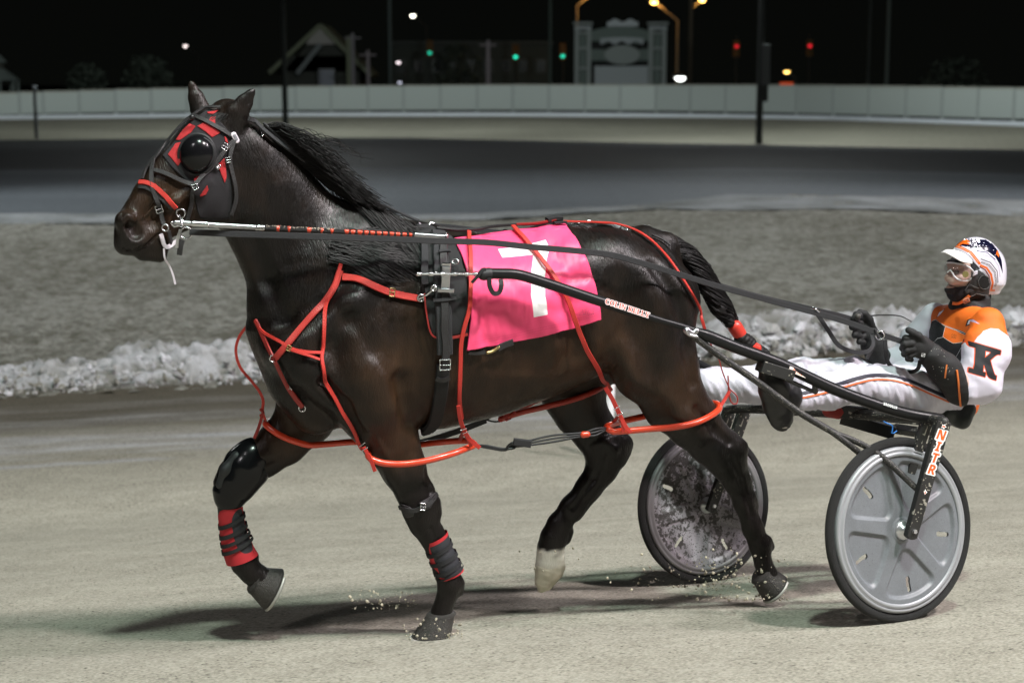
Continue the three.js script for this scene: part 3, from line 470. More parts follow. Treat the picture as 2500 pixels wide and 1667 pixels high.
  { const Z = 185, b = atDepth(1150, 215, Z), o = thing('low_building', 'dim long low building behind the green traffic lights', 'building'), H = atDepth(1150, 108, Z).y; o.position.set(b.x, 0, b.z); const W = 380 * Z / F; mesh('wall', rbox(W, H, 6, 0.05).translate(0, H / 2, -3.2), std([0.075, 0.085, 0.08], 0.9), o); mesh('roof', rbox(W + 0.8, 0.35, 7, 0.05).translate(0, H + 0.17, -3.2), std([0.1, 0.11, 0.11], 0.9), o); for (let i = 0; i < 9; i++) { const w = mesh('window', rbox(1.1, 1.5, 0.14, 0.02).translate(-W / 2 + (i + 0.5) * W / 9, H * 0.62, -0.15), std([0.12, 0.13, 0.12], 0.6), o); mesh('pane', rbox(0.9, 1.3, 0.05, 0.01).translate(-W / 2 + (i + 0.5) * W / 9, H * 0.62, -0.07), std([0.03, 0.035, 0.04], 0.15), w); } }
  tree(1245, 90, 150, 190, 'small dark tree behind the middle green traffic light');
}
// ---------------------------------------------------------------- unseen floodlight masts outside the frame, placed to light the race and infield
{
  const mast = (name, label, base, H, aim, col, I, o = {}) => {
    const t = thing(name, label, 'floodlight', 'unseen floodlight masts round the track'), y0 = base.y; t.position.copy(base);
    const d = aim.clone().sub(V(base.x, y0 + H, base.z)).normalize(), m = std([0.25, 0.26, 0.27], 0.5, 0.6);
    mesh('mast', new THREE.CylinderGeometry(0.12, 0.22, H - 0.8, 14).translate(0, (H - 0.8) / 2, 0), m, t);
    const q = new THREE.Quaternion().setFromUnitVectors(V(0, 0, 1), d), rot = (g) => g.applyQuaternion(q).translate(0, H, 0);
    mesh('lamp_housing', rot(rbox(2.4, 1.7, 0.3, 0.04).translate(0, 0, -0.2)), m, t);
    mesh('unseen_lamp_glass', rot(rbox(2.2, 1.5, 0.04, 0.01).translate(0, 0, -0.01)), new THREE.MeshStandardMaterial({ color: 0x222222, emissive: new THREE.Color().setRGB(...col), emissiveIntensity: 30 }), t);
    const L = new THREE.SpotLight(new THREE.Color().setRGB(...col), I, 0, o.angle ?? 0.9, 0.6, 2); L.position.copy(base).add(V(0, H, 0)).addScaledVector(d, 0.25 + (o.r ?? 0.4)); L.target.position.copy(aim); L.castShadow = true; L.shadow.radius = (o.r ?? 0.4) / 0.02; L.shadow.mapSize.set(2048, 2048); L.name = 'unseen_floodlight_beam'; scene.add(L, L.target);
    return t;
  };
  const w = (x, y, z) => toWorld(V(x, y, z)), aim = w(-1, 0.6, 0);
  mast('unseen_floodlight_mast', 'unseen floodlight mast behind the camera, right of it, lighting the horse and driver', w(6.2, 1.6, 10), 17, aim, [1, 0.90, 0.90], 1330, { r: 0.85 });
  mast('unseen_floodlight_mast', 'taller unseen floodlight mast straight behind the camera, lighting the horse and driver', w(-2, 1.5, 10.5), 24, aim, [0.78, 1, 0.87], 1560, { r: 0.85 });
  mast('unseen_floodlight_mast', 'unseen floodlight mast far behind the sulky, lighting the horse from behind', w(14, 1.4, 8), 16, aim, [1, 0.90, 0.95], 850, { r: 0.85 });
  mast('unseen_floodlight_mast', 'added fill lamp on a mast out of view, lighting the front of the horse', w(-14, 1.4, 12), 17, aim, [1, 0.95, 0.97], 120, { r: 0.5 });  // added fill light on the front of the horse
  // unseen masts beside the frame, placed to light the infield
  const fm = (px, Z, H, aimPx, aimZ, I, col, label) => { const b = atDepth(px, 300, Z); b.y = FLAT; const a = atDepth(aimPx, 300, aimZ); a.y = 0; mast('unseen_floodlight_mast', label, b, H, a, col, I, { angle: 0.62, r: 0.5 }); };
  fm(-1500, 40, 18, 1000, 36, 2100, [0.95, 1, 0.97], 'unseen floodlight mast left of the frame, lighting the infield');
  fm(4000, 40, 18, 1800, 36, 2100, [1, 0.98, 0.95], 'unseen floodlight mast right of the frame, lighting the infield');
  // unseen heads on the dark poles, above the frame, lighting far track and fence
  for (const [px, py, aimPx, I] of [[697, 336, 300, 800], [1853, 352, 2150, 980]]) {
    const b = onLevel(px, py, FLAT), h = V(b.x, FLAT + 17.3, b.z), a = atDepth(aimPx, 330, 101), d = a.clone().sub(h).normalize();
    const pole = scene.children.find((c) => c.name.startsWith('light_pole') && Math.abs(c.position.x - b.x) < 0.1), q = new THREE.Quaternion().setFromUnitVectors(V(0, 0, 1), d), loc = V(0, 17.3, 0);
    mesh('lamp_housing', rbox(2.2, 1, 0.4, 0.04).translate(0, 0, -0.25).applyQuaternion(q).translate(0, 17.3, 0), std([0.2, 0.2, 0.2], 0.5), pole);
    mesh('unseen_lamp_glass', rbox(2, 0.85, 0.04, 0.01).applyQuaternion(q).translate(0, 17.3, 0), new THREE.MeshStandardMaterial({ color: 0x222222, emissive: new THREE.Color().setRGB(0.9, 1, 0.95), emissiveIntensity: 30 }), pole);
    const L = new THREE.SpotLight(new THREE.Color().setRGB(0.88, 1, 0.95), I, 0, 1.5, 0.3, 2); L.position.copy(h).addScaledVector(d, 0.8); L.target.position.copy(a); L.castShadow = true; L.shadow.radius = 25; L.name = 'unseen_floodlight_beam'; scene.add(L, L.target);
    // added second head on the same pole, out of view, to brighten the ice
    const h2 = V(b.x, FLAT + 16.2, b.z), a2 = V(b.x * 0.6, 0, -55), d2 = a2.clone().sub(h2).normalize(), q2 = new THREE.Quaternion().setFromUnitVectors(V(0, 0, 1), d2);
    mesh('lamp_housing', rbox(1.6, 0.8, 0.4, 0.04).translate(0, 0, 0.1).applyQuaternion(q2).translate(0, 16.2, 0), std([0.2, 0.2, 0.2], 0.5), pole); mesh('unseen_lamp_glass', rbox(1.45, 0.65, 0.04, 0.01).translate(0, 0, 0.33).applyQuaternion(q2).translate(0, 16.2, 0), new THREE.MeshStandardMaterial({ color: 0x222222, emissive: new THREE.Color().setRGB(0.9, 1, 0.95), emissiveIntensity: 20 }), pole);
    const L2 = new THREE.SpotLight(new THREE.Color().setRGB(0.95, 1, 1), 420, 0, 1.3, 0.4, 2); L2.position.copy(h2).addScaledVector(d2, 1); L2.target.position.copy(a2); L2.castShadow = true; L2.shadow.radius = 25; L2.name = 'unseen_floodlight_beam'; scene.add(L2, L2.target);
  }
}
// ---------------------------------------------------------------- the horse
const ZN = 0.13, ZF = -0.13;
const HZ = (t) => lerp(0.0, 0.10, t);                                      // the head is turned a little towards the outside
const horsePrims = [
  // trunk
  ...chain([[1045, 556, 905, 1050, 0, 0.66], [1090, 575, 1040, 1040, 0, 0.76], [1180, 577, 1180, 1012, 0, 0.82], [1290, 566, 1290, 972, 0, 0.84], [1390, 556, 1405, 925, 0, 0.86], [1465, 566, 1480, 890, 0, 0.92], [1515, 580, 1545, 885, 0, 0.95], [1600, 632, 1612, 840, 0, 1.0]], 0.05),
  limb(R(1490, 626, 0), R(1580, 640, 0), 0.09, 0.06, 1.5, 0.08), limb(R(1330, 600, 0), R(1480, 604, 0), 0.055, 0.06, 2.0, 0.08),
  limb(R(1020, 585, 0), R(1120, 605, 0), 0.055, 0.05, 1.1, 0.08),
  // chest and neck
  ...chain([[985, 552, 705, 900, 0, 0.5], [1000, 560, 700, 950, 0, 0.52], [1010, 585, 800, 1030, 0, 0.6]], 0.05),
  ...chain([[600, 292, 575, 500, 0.0, 0.62], [648, 342, 606, 575, 0, 0.50], [712, 400, 628, 640, 0, 0.46], [786, 470, 646, 705, 0, 0.44], [876, 516, 668, 775, 0, 0.44], [965, 550, 685, 870, 0, 0.48]], 0.04),
  limb(R(700, 860, 0.10), R(722, 890, -0.10), 0.09, 0.09, 1.15, 0.05), limb(R(715, 930, 0.06), R(770, 1000, 0.03), 0.10, 0.095, 1.2, 0.05),
  // shoulder, point of shoulder, elbow (near and far)
  ...[1, -1].flatMap((s) => [limb(R(930, 640, s * 0.10), R(740, 850, s * 0.175), 0.07, 0.085, 0.8, 0.05), limb(R(750, 870, s * 0.175), R(880, 985, s * 0.19), 0.095, 0.10, 0.7, 0.05), limb(R(905, 760, s * 0.19), R(925, 960, s * 0.19), 0.10, 0.12, 0.55, 0.06)]),
  // ribs and flank fullness, haunch
  limb(R(1120, 740, 0.17), R(1340, 760, 0.18), 0.15, 0.14, 0.75, 0.08), limb(R(1120, 740, -0.17), R(1340, 760, -0.18), 0.15, 0.14, 0.75, 0.08),
  ...[1, -1].flatMap((s) => [limb(R(1480, 660, s * 0.14), R(1575, 730, s * 0.14), 0.12, 0.145, 0.7, 0.07), limb(R(1575, 730, s * 0.14), R(1560, 900, s * 0.16), 0.15, 0.11, 0.7, 0.06)]),
  // head
  ...chain([[512, 262, 600, 330, 0.0, 0.75], [452, 302, 588, 432, 0.01, 0.62], [414, 352, 575, 500, 0.025, 0.50], [384, 388, 500, 534, 0.045, 0.54], [350, 440, 440, 566, 0.065, 0.50], [317, 494, 400, 588, 0.08, 0.52], [290, 537, 380, 594, 0.09, 0.58], [283, 580, 345, 596, 0.095, 0.95]], 0.03, 0.03),
  limb(R(525, 470, 0.055), R(545, 500, 0.05), 0.085, 0.075, 0.5, 0.04), limb(R(525, 470, -0.035), R(545, 500, -0.03), 0.085, 0.075, 0.5, 0.04),   // jowls
  limb(R(480, 376, 0.085), R(470, 390, 0.085), 0.035, 0.03, 0.8, 0.04),                                                                        // eye bulge
  limb(R(500, 440, 0.085), R(425, 500, 0.108), 0.02, 0.016, 0.8, 0.045),                                                                       // cheek ridge
  limb(R(350, 610, 0.085), R(385, 600, 0.085), 0.036, 0.04, 0.9, 0.02), limb(R(330, 604, 0.09), R(300, 600, 0.092), 0.026, 0.03, 1.2, 0.015), limb(R(345, 622, 0.088), R(388, 622, 0.085), 0.020, 0.026, 1.2, 0.012),
  limb(R(305, 538, 0.13), R(330, 575, 0.135), 0.034, 0.03, 0.7, 0.025), limb(R(300, 545, 0.055), R(320, 580, 0.05), 0.03, 0.03, 0.8, 0.025),       // nostril wings
  // near hind leg
  ...chain([[1495, 740, 1690, 800, 0.13, 0.75], [1515, 905, 1706, 885, 0.15, 0.68], [1566, 985, 1724, 968, 0.15, 0.66], [1633, 1055, 1752, 1002, 0.145, 0.7], [1692, 1110, 1782, 1052, 0.14, 0.72], [1738, 1150, 1815, 1094, 0.14, 0.7], [1772, 1192, 1825, 1158, 0.135, 0.75], [1795, 1238, 1840, 1215, 0.135, 0.8], [1815, 1295, 1862, 1280, 0.135, 0.8]], 0.025, 0.07),
  ...chain([[1815, 1295, 1862, 1280, 0.135, 0.8], [1832, 1342, 1882, 1328, 0.135, 0.9], [1845, 1378, 1882, 1362, 0.135, 1], [1850, 1412, 1900, 1392, 0.135, 1]], 0.02),
  limb(R(1790, 1075, 0.14), R(1812, 1090, 0.14), 0.026, 0.026, 0.7, 0.04), limb(R(1800, 1110, 0.14), R(1845, 1235, 0.135), 0.016, 0.012, 0.8, 0.02), limb(R(1876, 1318, 0.135), R(1884, 1335, 0.135), 0.016, 0.014, 0.9, 0.02),
  // far hind leg, swinging forward
  ...chain([[1400, 740, 1560, 780, ZF, 0.8], [1320, 955, 1480, 948, -0.15, 0.7], [1352, 1010, 1480, 992, -0.15, 0.7], [1396, 1058, 1504, 1040, -0.145, 0.72], [1426, 1108, 1538, 1082, -0.14, 0.66], [1430, 1150, 1505, 1140, -0.14, 0.7], [1408, 1196, 1464, 1180, -0.14, 0.8], [1370, 1245, 1426, 1232, -0.14, 0.8], [1336, 1284, 1394, 1276, -0.14, 0.85]], 0.025, 0.07),
  ...chain([[1336, 1284, 1394, 1276, -0.14, 0.85], [1320, 1316, 1384, 1308, -0.14, 0.9], [1313, 1346, 1374, 1336, -0.14, 1], [1308, 1376, 1376, 1362, -0.14, 1]], 0.02),
  limb(R(1528, 1084, -0.14), R(1512, 1120, -0.14), 0.024, 0.018, 0.7, 0.04), limb(R(1500, 1150, -0.14), R(1410, 1262, -0.14), 0.014, 0.012, 0.8, 0.02), limb(R(1390, 1298, -0.14), R(1384, 1318, -0.14), 0.018, 0.016, 0.9, 0.02),
  // near fore leg, planted
  ...chain([[790, 905, 985, 930, 0.15, 0.72], [835, 1005, 1012, 1005, 0.14, 0.72], [886, 1085, 1020, 1066, ZN, 0.76], [930, 1145, 1037, 1130, ZN, 0.8], [972, 1215, 1058, 1198, ZN, 0.82], [985, 1250, 1067, 1236, ZN, 0.88], [1002, 1285, 1070, 1272, ZN, 0.85], [1026, 1318, 1080, 1304, ZN, 0.8], [1044, 1352, 1096, 1338, ZN, 0.8], [1058, 1392, 1112, 1378, ZN, 0.82]], 0.025, 0.06),
  ...chain([[1058, 1392, 1112, 1378, ZN, 0.85], [1071, 1428, 1126, 1420, ZN, 0.9], [1068, 1462, 1112, 1456, ZN, 0.95], [1050, 1492, 1104, 1496, ZN, 1]], 0.02),
  limb(R(1062, 1225, ZN), R(1065, 1250, ZN), 0.018, 0.018, 1, 0.03), limb(R(1070, 1290, ZN), R(1112, 1395, ZN), 0.014, 0.012, 0.8, 0.02), limb(R(1120, 1425, ZN), R(1122, 1445, ZN), 0.02, 0.016, 0.9, 0.02),
  // far fore leg, lifted
  ...chain([[680, 890, 810, 960, -0.12, 0.8], [680, 985, 812, 1045, -0.13, 0.74], [640, 1048, 742, 1106, ZF, 0.8], [598, 1090, 684, 1140, ZF, 0.84], [548, 1134, 636, 1162, ZF, 0.9], [528, 1185, 604, 1190, ZF, 0.88], [530, 1220, 588, 1218, ZF, 0.85], [536, 1262, 588, 1256, ZF, 0.8], [542, 1310, 598, 1302, ZF, 0.8], [550, 1350, 612, 1334, ZF, 0.85]], 0.025, 0.06),
  ...chain([[550, 1350, 612, 1334, ZF, 0.85], [566, 1384, 622, 1362, ZF, 0.9], [592, 1412, 636, 1380, ZF, 1], [612, 1436, 664, 1394, ZF, 1]], 0.02),
  limb(R(552, 1150, ZF), R(540, 1175, ZF), 0.03, 0.026, 0.9, 0.03), limb(R(612, 1345, ZF), R(622, 1356, ZF), 0.018, 0.016, 0.9, 0.02),
  // ears
  ...line([[570, 296, 30, 0.05, 0.75], [578, 276, 27, 0.055, 0.7], [596, 250, 20, 0.06, 0.6], [611, 229, 10, 0.065, 0.6], [620, 217, 4, 0.065, 0.7]], 0.015, 0.025),
  { ...limb(R(612, 252, 0.085), R(622, 222, 0.085), 0.012, 0.006, 0.9, 0.006), sub: 1 },
  ...line([[492, 282, 22, -0.04, 0.75], [487, 262, 21, -0.05, 0.7], [478, 238, 18, -0.055, 0.6], [469, 212, 10, -0.06, 0.6], [465, 198, 4, -0.06, 0.7]], 0.015, 0.025),
  // dock of the tail
  ...line([[1575, 590, 40, 0, 0.8], [1625, 597, 28, 0, 0.9], [1660, 615, 22, 0, 1]], 0.03, 0.06),
];
// muscle, bone and tendon: dents and swellings placed on the surface
const bodyF = field(horsePrims.slice()), detail = (pts, r, depth, k, sub, zs = 1) => { const P = pts.map(([x, y]) => { const h = march(bodyF, x, y); return h && h.addScaledVector(grad(bodyF, h, 0.015), sub ? r - depth : depth - r); }).filter(Boolean); for (let i = 0; i + 1 < P.length; i++) horsePrims.push({ ...limb(P[i], P[i + 1], r, r, 1, k), sub }); };
const dent = (pts, r, d, k) => detail(pts, r, d, k, 1), swell = (pts, r, d, k) => detail(pts, r, d, k, 0);
dent([[600, 560], [650, 680], [700, 790]], 0.03, 0.012, 0.04); dent([[700, 900], [760, 860], [820, 760], [900, 660]], 0.035, 0.010, 0.05); swell([[930, 650], [850, 740], [760, 830]], 0.03, 0.010, 0.06);
dent([[860, 790], [910, 860], [960, 960]], 0.03, 0.010, 0.05); swell([[870, 830], [900, 920], [930, 985]], 0.07, 0.007, 0.08); dent([[975, 930], [990, 990], [1000, 1030]], 0.025, 0.014, 0.04); swell([[690, 860], [740, 900], [800, 960]], 0.05, 0.006, 0.06); dent([[790, 930], [840, 990], [880, 1060]], 0.02, 0.010, 0.03);
swell([[1395, 620], [1410, 640]], 0.04, 0.014, 0.06); dent([[1385, 740], [1400, 800], [1405, 860]], 0.05, 0.016, 0.06); swell([[1520, 860], [1545, 900]], 0.05, 0.016, 0.06); dent([[1600, 650], [1655, 740], [1680, 850], [1690, 930]], 0.022, 0.009, 0.04); dent([[1520, 700], [1560, 800], [1590, 900]], 0.05, 0.010, 0.06); swell([[1620, 960], [1670, 1020], [1710, 1060]], 0.035, 0.010, 0.04); dent([[1700, 1000], [1745, 1050], [1780, 1080]], 0.016, 0.009, 0.02); swell([[1750, 1105], [1765, 1135]], 0.022, 0.008, 0.02); dent([[1785, 1115], [1810, 1170], [1836, 1260]], 0.010, 0.006, 0.012);
swell([[905, 1040], [930, 1090], [960, 1140]], 0.006, 0.003, 0.012); 
dent([[1035, 1100], [1040, 1150], [1050, 1200]], 0.012, 0.007, 0.016); dent([[1052, 1290], [1078, 1340], [1098, 1395]], 0.008, 0.006, 0.010); swell([[1000, 1245], [1030, 1238]], 0.022, 0.006, 0.02); swell([[940, 1120], [960, 1160], [985, 1210]], 0.025, 0.007, 0.03);
dent([[690, 1115], [640, 1130], [600, 1150]], 0.012, 0.006, 0.016); dent([[565, 1250], [575, 1300], [590, 1345]], 0.008, 0.006, 0.010); dent([[1475, 1110], [1450, 1170], [1400, 1240]], 0.010, 0.006, 0.012); dent([[1440, 1080], [1470, 1060], [1500, 1050]], 0.014, 0.007, 0.02); swell([[1480, 1085], [1500, 1100]], 0.02, 0.006, 0.02);
for (let i = 0; i < 7; i++) dent([[1180 + i * 32, 760], [1190 + i * 31, 830], [1210 + i * 26, 900]], 0.02, 0.003, 0.03);
dent([[310, 536], [321, 553], [329, 570]], 0.024, 0.030, 0.010); swell([[301, 540], [312, 528], [326, 536], [336, 556], [338, 575]], 0.010, 0.006, 0.012); dent([[300, 607], [322, 614], [346, 606], [368, 590], [386, 573]], 0.005, 0.006, 0.006); dent([[340, 560], [372, 530], [400, 505]], 0.03, 0.008, 0.04); swell([[505, 440], [470, 465], [430, 490], [405, 500]], 0.012, 0.006, 0.02); dent([[470, 500], [450, 530], [430, 560]], 0.03, 0.010, 0.03); swell([[400, 470], [380, 500], [350, 530]], 0.005, 0.003, 0.010);
const horseF = field(horsePrims, (x, y, z) => 0.0035 * noise.noise(x * 9, y * 7, z * 9) + 0.0016 * noise.noise(x * 22, y * 16, z * 20));
const horse = rigThing('horse', 'dark bay racehorse pacing left in red harness, pulling the sulky', 'horse');
{
  const g = surface(horseF, 0.0085), xs = (px, py) => R(px, py, 0).x;
  const cheek = R(400, 500, 0.1), flank = R(1300, 860, 0.2), elbow = R(960, 930, 0.2), fore = R(950, 1080, 0.13), fore2 = R(690, 1060, -0.13), stifle = R(1480, 880, 0.2), gask = R(1650, 990, 0.2), fl = R(1345, 1335, -0.14), nose = R(310, 590, 0.1), belly = R(1150, 930, 0.2), kneeY = R(1030, 1200, 0.13).y, hockY = R(1780, 1080, 0.14).y;
  const blob = (p, r, x, y) => Math.exp(-((x - p.x) ** 2 + (y - p.y) ** 2) / (r * r));
  tint(g, (x, y, z) => {
    const n = fbm(x * 14, y * 9, z * 14, 3);
    const brown = clamp(0.9 * blob(cheek, 0.13, x, y) + 0.55 * blob(flank, 0.26, x, y) + 0.75 * blob(elbow, 0.15, x, y) + 0.5 * blob(belly, 0.25, x, y) + 0.7 * blob(fore, 0.12, x, y) + 0.9 * blob(fore2, 0.12, x, y) + 0.6 * blob(stifle, 0.2, x, y) + 0.5 * blob(gask, 0.15, x, y) + 0.25 * n + 0.9 * Math.max(0, fbm(x * 3.2, y * 3.2, z * 2 + 4, 3)), 0, 1);
    const lowHind = x > -0.9 ? hockY : kneeY, leg = sstep(y, lowHind - 0.02, lowHind + 0.16), b = brown * leg;
    let c = [lerp(0.0076, 0.040, b), lerp(0.0060, 0.0205, b), lerp(0.0054, 0.010, b)].map((v) => v * (1 + 0.5 * n));
    if (z < 0 && x > fl.x - 0.2 && x < fl.x + 0.2) { const s = sstep(fl.y + 0.03 * noise.noise(x * 30, y * 30, z * 30) - y, -0.012, 0.02); c = c.map((v, i) => lerp(v, [0.80, 0.76, 0.68][i] * (0.9 + 0.3 * n), s)); }
    const m = blob(nose, 0.055, x, y) * 0.7; c = c.map((v, i) => lerp(v, [0.02, 0.018, 0.018][i], m));
    return c;
  });
  const uv = g.attributes.uv; for (let i = 0; i < uv.count; i++) uv.setXY(i, uv.getX(i) * 1.6, uv.getY(i) * 1.6);
  const coat = new THREE.MeshPhysicalMaterial({ vertexColors: true, roughness: 0.54, specularIntensity: 0.55, bumpMap: T.hair, bumpScale: 0.0016, roughnessMap: rep(T.grain, 2), sheen: 0.06, sheenColor: new THREE.Color().setRGB(0.12, 0.1, 0.09), sheenRoughness: 0.6 });
  mesh('body', g, coat, horse);
  // hooves
  const hoof = (top, r1, bot, r2, z, m, ang) => { const a = R(...top, z), b = R(...bot, z), k1 = r1 * scaleAt(a), k2 = r2 * scaleAt(b), L = a.distanceTo(b); const pts = [[k2 * 0.2, 0], [k2 * 0.9, 0], [k2, 0.006], [k2 * 0.99, 0.012], [lerp(k2, k1, 0.5), L * 0.5], [k1 * 1.0, L * 0.9], [k1 * 1.05, L * 0.96], [k1 * 0.9, L * 1.06], [0.001, L * 1.1]].map(([x, y]) => new THREE.Vector2(x, y)); const q = new THREE.LatheGeometry(pts, 28); q.scale(1, 1, 0.92); const p = q.attributes.position; for (let i = 0; i < p.count; i++) { const y = p.getY(i), xx = p.getX(i); if (xx < 0) p.setX(i, xx * (1 + 0.18 * (1 - y / L))); p.setX(i, p.getX(i) - ang * (1 - y / L) * L); p.setX(i, p.getX(i) + 0.0015 * Math.sin(y * 500)); } q.computeVertexNormals(); const hf = mesh('hoof', orient(q, b, a.clone().sub(b), V(0.0, 0, 1)), m, horse); const sh = new THREE.TorusGeometry(k2 * 0.93, 0.007, 8, 30, 5).rotateZ(0.65).rotateX(Math.PI / 2).translate(-ang * L - k2 * 0.09, -0.002, 0).scale(1.09, 1, 0.92); mesh('shoe', orient(sh, b, a.clone().sub(b), V(0, 0, 1)), shoeM, hf); };
  const shoeM = std([0.42, 0.41, 0.38], 0.5, 0.3);
  const hm = new THREE.MeshPhysicalMaterial({ color: new THREE.Color().setRGB(0.06, 0.055, 0.05), roughness: 0.5, map: rep(T.grain, 3), bumpMap: rep(T.fine, 2), bumpScale: 0.004 }), pale = new THREE.MeshPhysicalMaterial({ color: new THREE.Color().setRGB(0.66, 0.62, 0.54), roughness: 0.6, map: rep(T.grain, 3), bumpMap: rep(T.fine, 2), bumpScale: 0.004 });
  hoof([1078, 1497], 35, [1078, 1553], 45, ZN, hm, 0.42);
  hoof([1858, 1400], 30, [1896, 1436], 37, 0.135, hm, 0);
  { // the white foot, toe hanging down to the left
    const g = surface(field([...line([[1345, 1362, 34, -0.14, 0.95], [1341, 1390, 35, -0.14, 0.9], [1330, 1418, 25, -0.14, 0.85], [1322, 1438, 9, -0.14, 0.8]], 0.012), ...line([[1356, 1368, 22, -0.14, 0.9], [1366, 1384, 15, -0.14, 0.9]], 0.012)], (x, y, z) => 0.0002 * Math.sin((y + 0.3 * x) * 330) + 0.002 * noise.noise(x * 40, y * 40, z * 40)), 0.0045), y0 = R(1340, 1376, -0.14).y;
    tint(g, (x, y, z) => { const n = fbm(x * 30, y * 14, z * 30, 3), t = sstep(y + 0.015 * n, y0 - 0.012, y0 + 0.012), k = 1 + 0.5 * n; return [lerp(0.46, 0.74, t) * k, lerp(0.42, 0.70, t) * k, lerp(0.33, 0.62, t) * k]; });
    mesh('hoof', g, new THREE.MeshPhysicalMaterial({ vertexColors: true, roughness: 0.6 }), horse); }
  hoof([620, 1414], 35, [672, 1436], 50, ZF, hm, 0);
  // mane: locks blown back along the near side of the neck, and over the withers
  const hair = new THREE.MeshPhysicalMaterial({ color: new THREE.Color().setRGB(0.010, 0.009, 0.009), roughness: 0.55, specularIntensity: 0.5, side: THREE.DoubleSide });
  const lock = (pts, w, N = 8) => { const c = spline(pts, N), P = c.pts; return strap(P, P.map((p, i) => V(0.1 + 0.25 * Math.sin(i), 0.5, 0.8).normalize()), (t) => w * (1 - 0.85 * t) * (0.7 + 0.3 * Math.sin(t * 3)), 0.0015); };
  const crest = [[600, 284], [640, 318], [690, 358], [745, 405], [800, 452], [860, 492], [920, 518], [1000, 545]], crestAt = (t) => { const u = t * (crest.length - 1), i = Math.min(crest.length - 2, Math.floor(u)), f = u - i; return [lerp(crest[i][0], crest[i + 1][0], f), lerp(crest[i][1], crest[i + 1][1], f)]; };
  const onNeck = (x, y, off) => { const h = march(horseF, x, y); if (!h) return null; return h.addScaledVector(grad(horseF, h, 0.02), off); };
  const locks = [];
  for (let i = 0; i < 1150; i++) {                                           // main fall: back and down over the neck and shoulder
    const t = rnd(), [x, y] = crestAt(0.12 + 0.83 * t), L = rr(90, 210) * (0.6 + 0.8 * t), a = lerp(0.42, 0.95, t) + rr(-0.14, 0.2), z0 = rr(0.01, 0.05);
    const pts = [R(x, y + 6, z0)], lift = rr(0.004, 0.022); let ok = 0;
    for (let k = 1; k <= 4; k++) { const u = k / 4, xx = x + Math.cos(a) * L * u + 22 * u * u, yy = y + Math.sin(a) * L * u - 26 * Math.sin(u * 2.2) + rr(-5, 5); const h = onNeck(xx, yy, lift * (1.1 - 0.5 * u)); if (h) { pts.push(h); ok++; } else pts.push(R(xx, yy, lerp(z0, 0.1, u))); }
    locks.push(lock(pts, rr(0.0018, 0.006)));
  }
  for (let i = 0; i < 220; i++) {                                           // top: lifted and blown straight back from the crest
    const t = rnd(), [x, y] = crestAt(0.1 + 0.5 * t), L = rr(80, 190), up = rr(-30, 10), pts = [R(x, y + 8, rr(-0.03, 0.03))];
    for (let k = 1; k <= 4; k++) { const u = k / 4; pts.push(R(x + L * u, y + up * Math.sin(u * 3) + (20 + 65 * t) * u * u + 34 * u + rr(-4, 4), rr(-0.03, 0.05))); }
    locks.push(lock(pts, rr(0.0015, 0.006)));
  }
  for (let i = 0; i < 14; i++) { const x = rr(690, 800), y = 330 + (x - 690) * 0.5, pts = [R(x, y + 10, 0)]; for (let k = 1; k <= 4; k++) pts.push(R(x + rr(20, 34) * k, y - rr(6, 26) * Math.sin(k) - 4, rr(-0.02, 0.04))); locks.push(lock(pts, 0.002)); }
  for (let i = 0; i < 700; i++) {                                           // long lower locks on the shoulder below the rein
    const x = rr(800, 1000), y = rr(560, 640), L = rr(60, 170), a = 0.5 + rr(-0.1, 0.15) - (x - 800) * 0.0014, lift = rr(0.003, 0.014), pts = []; for (let k = 0; k <= 4; k++) { const u = k / 4, h = onNeck(Math.min(1035, x + Math.cos(a) * L * u), Math.min(690, y + Math.sin(a) * L * u - 14 * Math.sin(u * 3)), lift); if (h) pts.push(h); } if (pts.length > 3) locks.push(lock(pts, rr(0.002, 0.005)));
  }
  for (let i = 0; i < 20; i++) { const x = rr(515, 560), pts = [R(x, 268, 0.0)]; for (let k = 1; k <= 3; k++) { const h = onNeck(x - 10 * k + rr(-6, 6), 268 + 14 * k, 0.006); pts.push(h ?? R(x - 8 * k, 262 + 10 * k, 0.05)); } locks.push(lock(pts, 0.008)); }
  mesh('mane', merge(locks), hair, horse);
  // tail: plaited, bound twice with red tape
  const plait = []; const path = [[1592, 588, 26], [1640, 598, 23], [1680, 622, 23], [1712, 660, 23], [1736, 704, 25], [1762, 750, 26], [1786, 784, 18]];
  for (let i = 0; i + 1 < path.length; i++) for (let s = -1; s <= 1; s += 2) { const [x0, y0, r] = path[i], [x1, y1, r1] = path[i + 1], nx = -(y1 - y0), ny = x1 - x0, l = Math.hypot(nx, ny), o = 10 * s; plait.push(limb(R(x0 + nx / l * o, y0 + ny / l * o, 0.01 * s), R(x1 - nx / l * o * 0.6, y1 - ny / l * o * 0.6, -0.012 * s), r * 0.72 / 610, r1 * 0.75 / 610, 1, 0.008)); }
  const tf_ = field(plait, (x, y, z) => 0.0012 * Math.sin((x * 0.4 + y * 0.9) * 420 + 9 * noise.noise(x * 8, y * 8, z * 8)) + 0.003 * noise.noise(x * 20, y * 20, z * 20));
  const tail = mesh('tail', surface(tf_, 0.006), hair, horse);
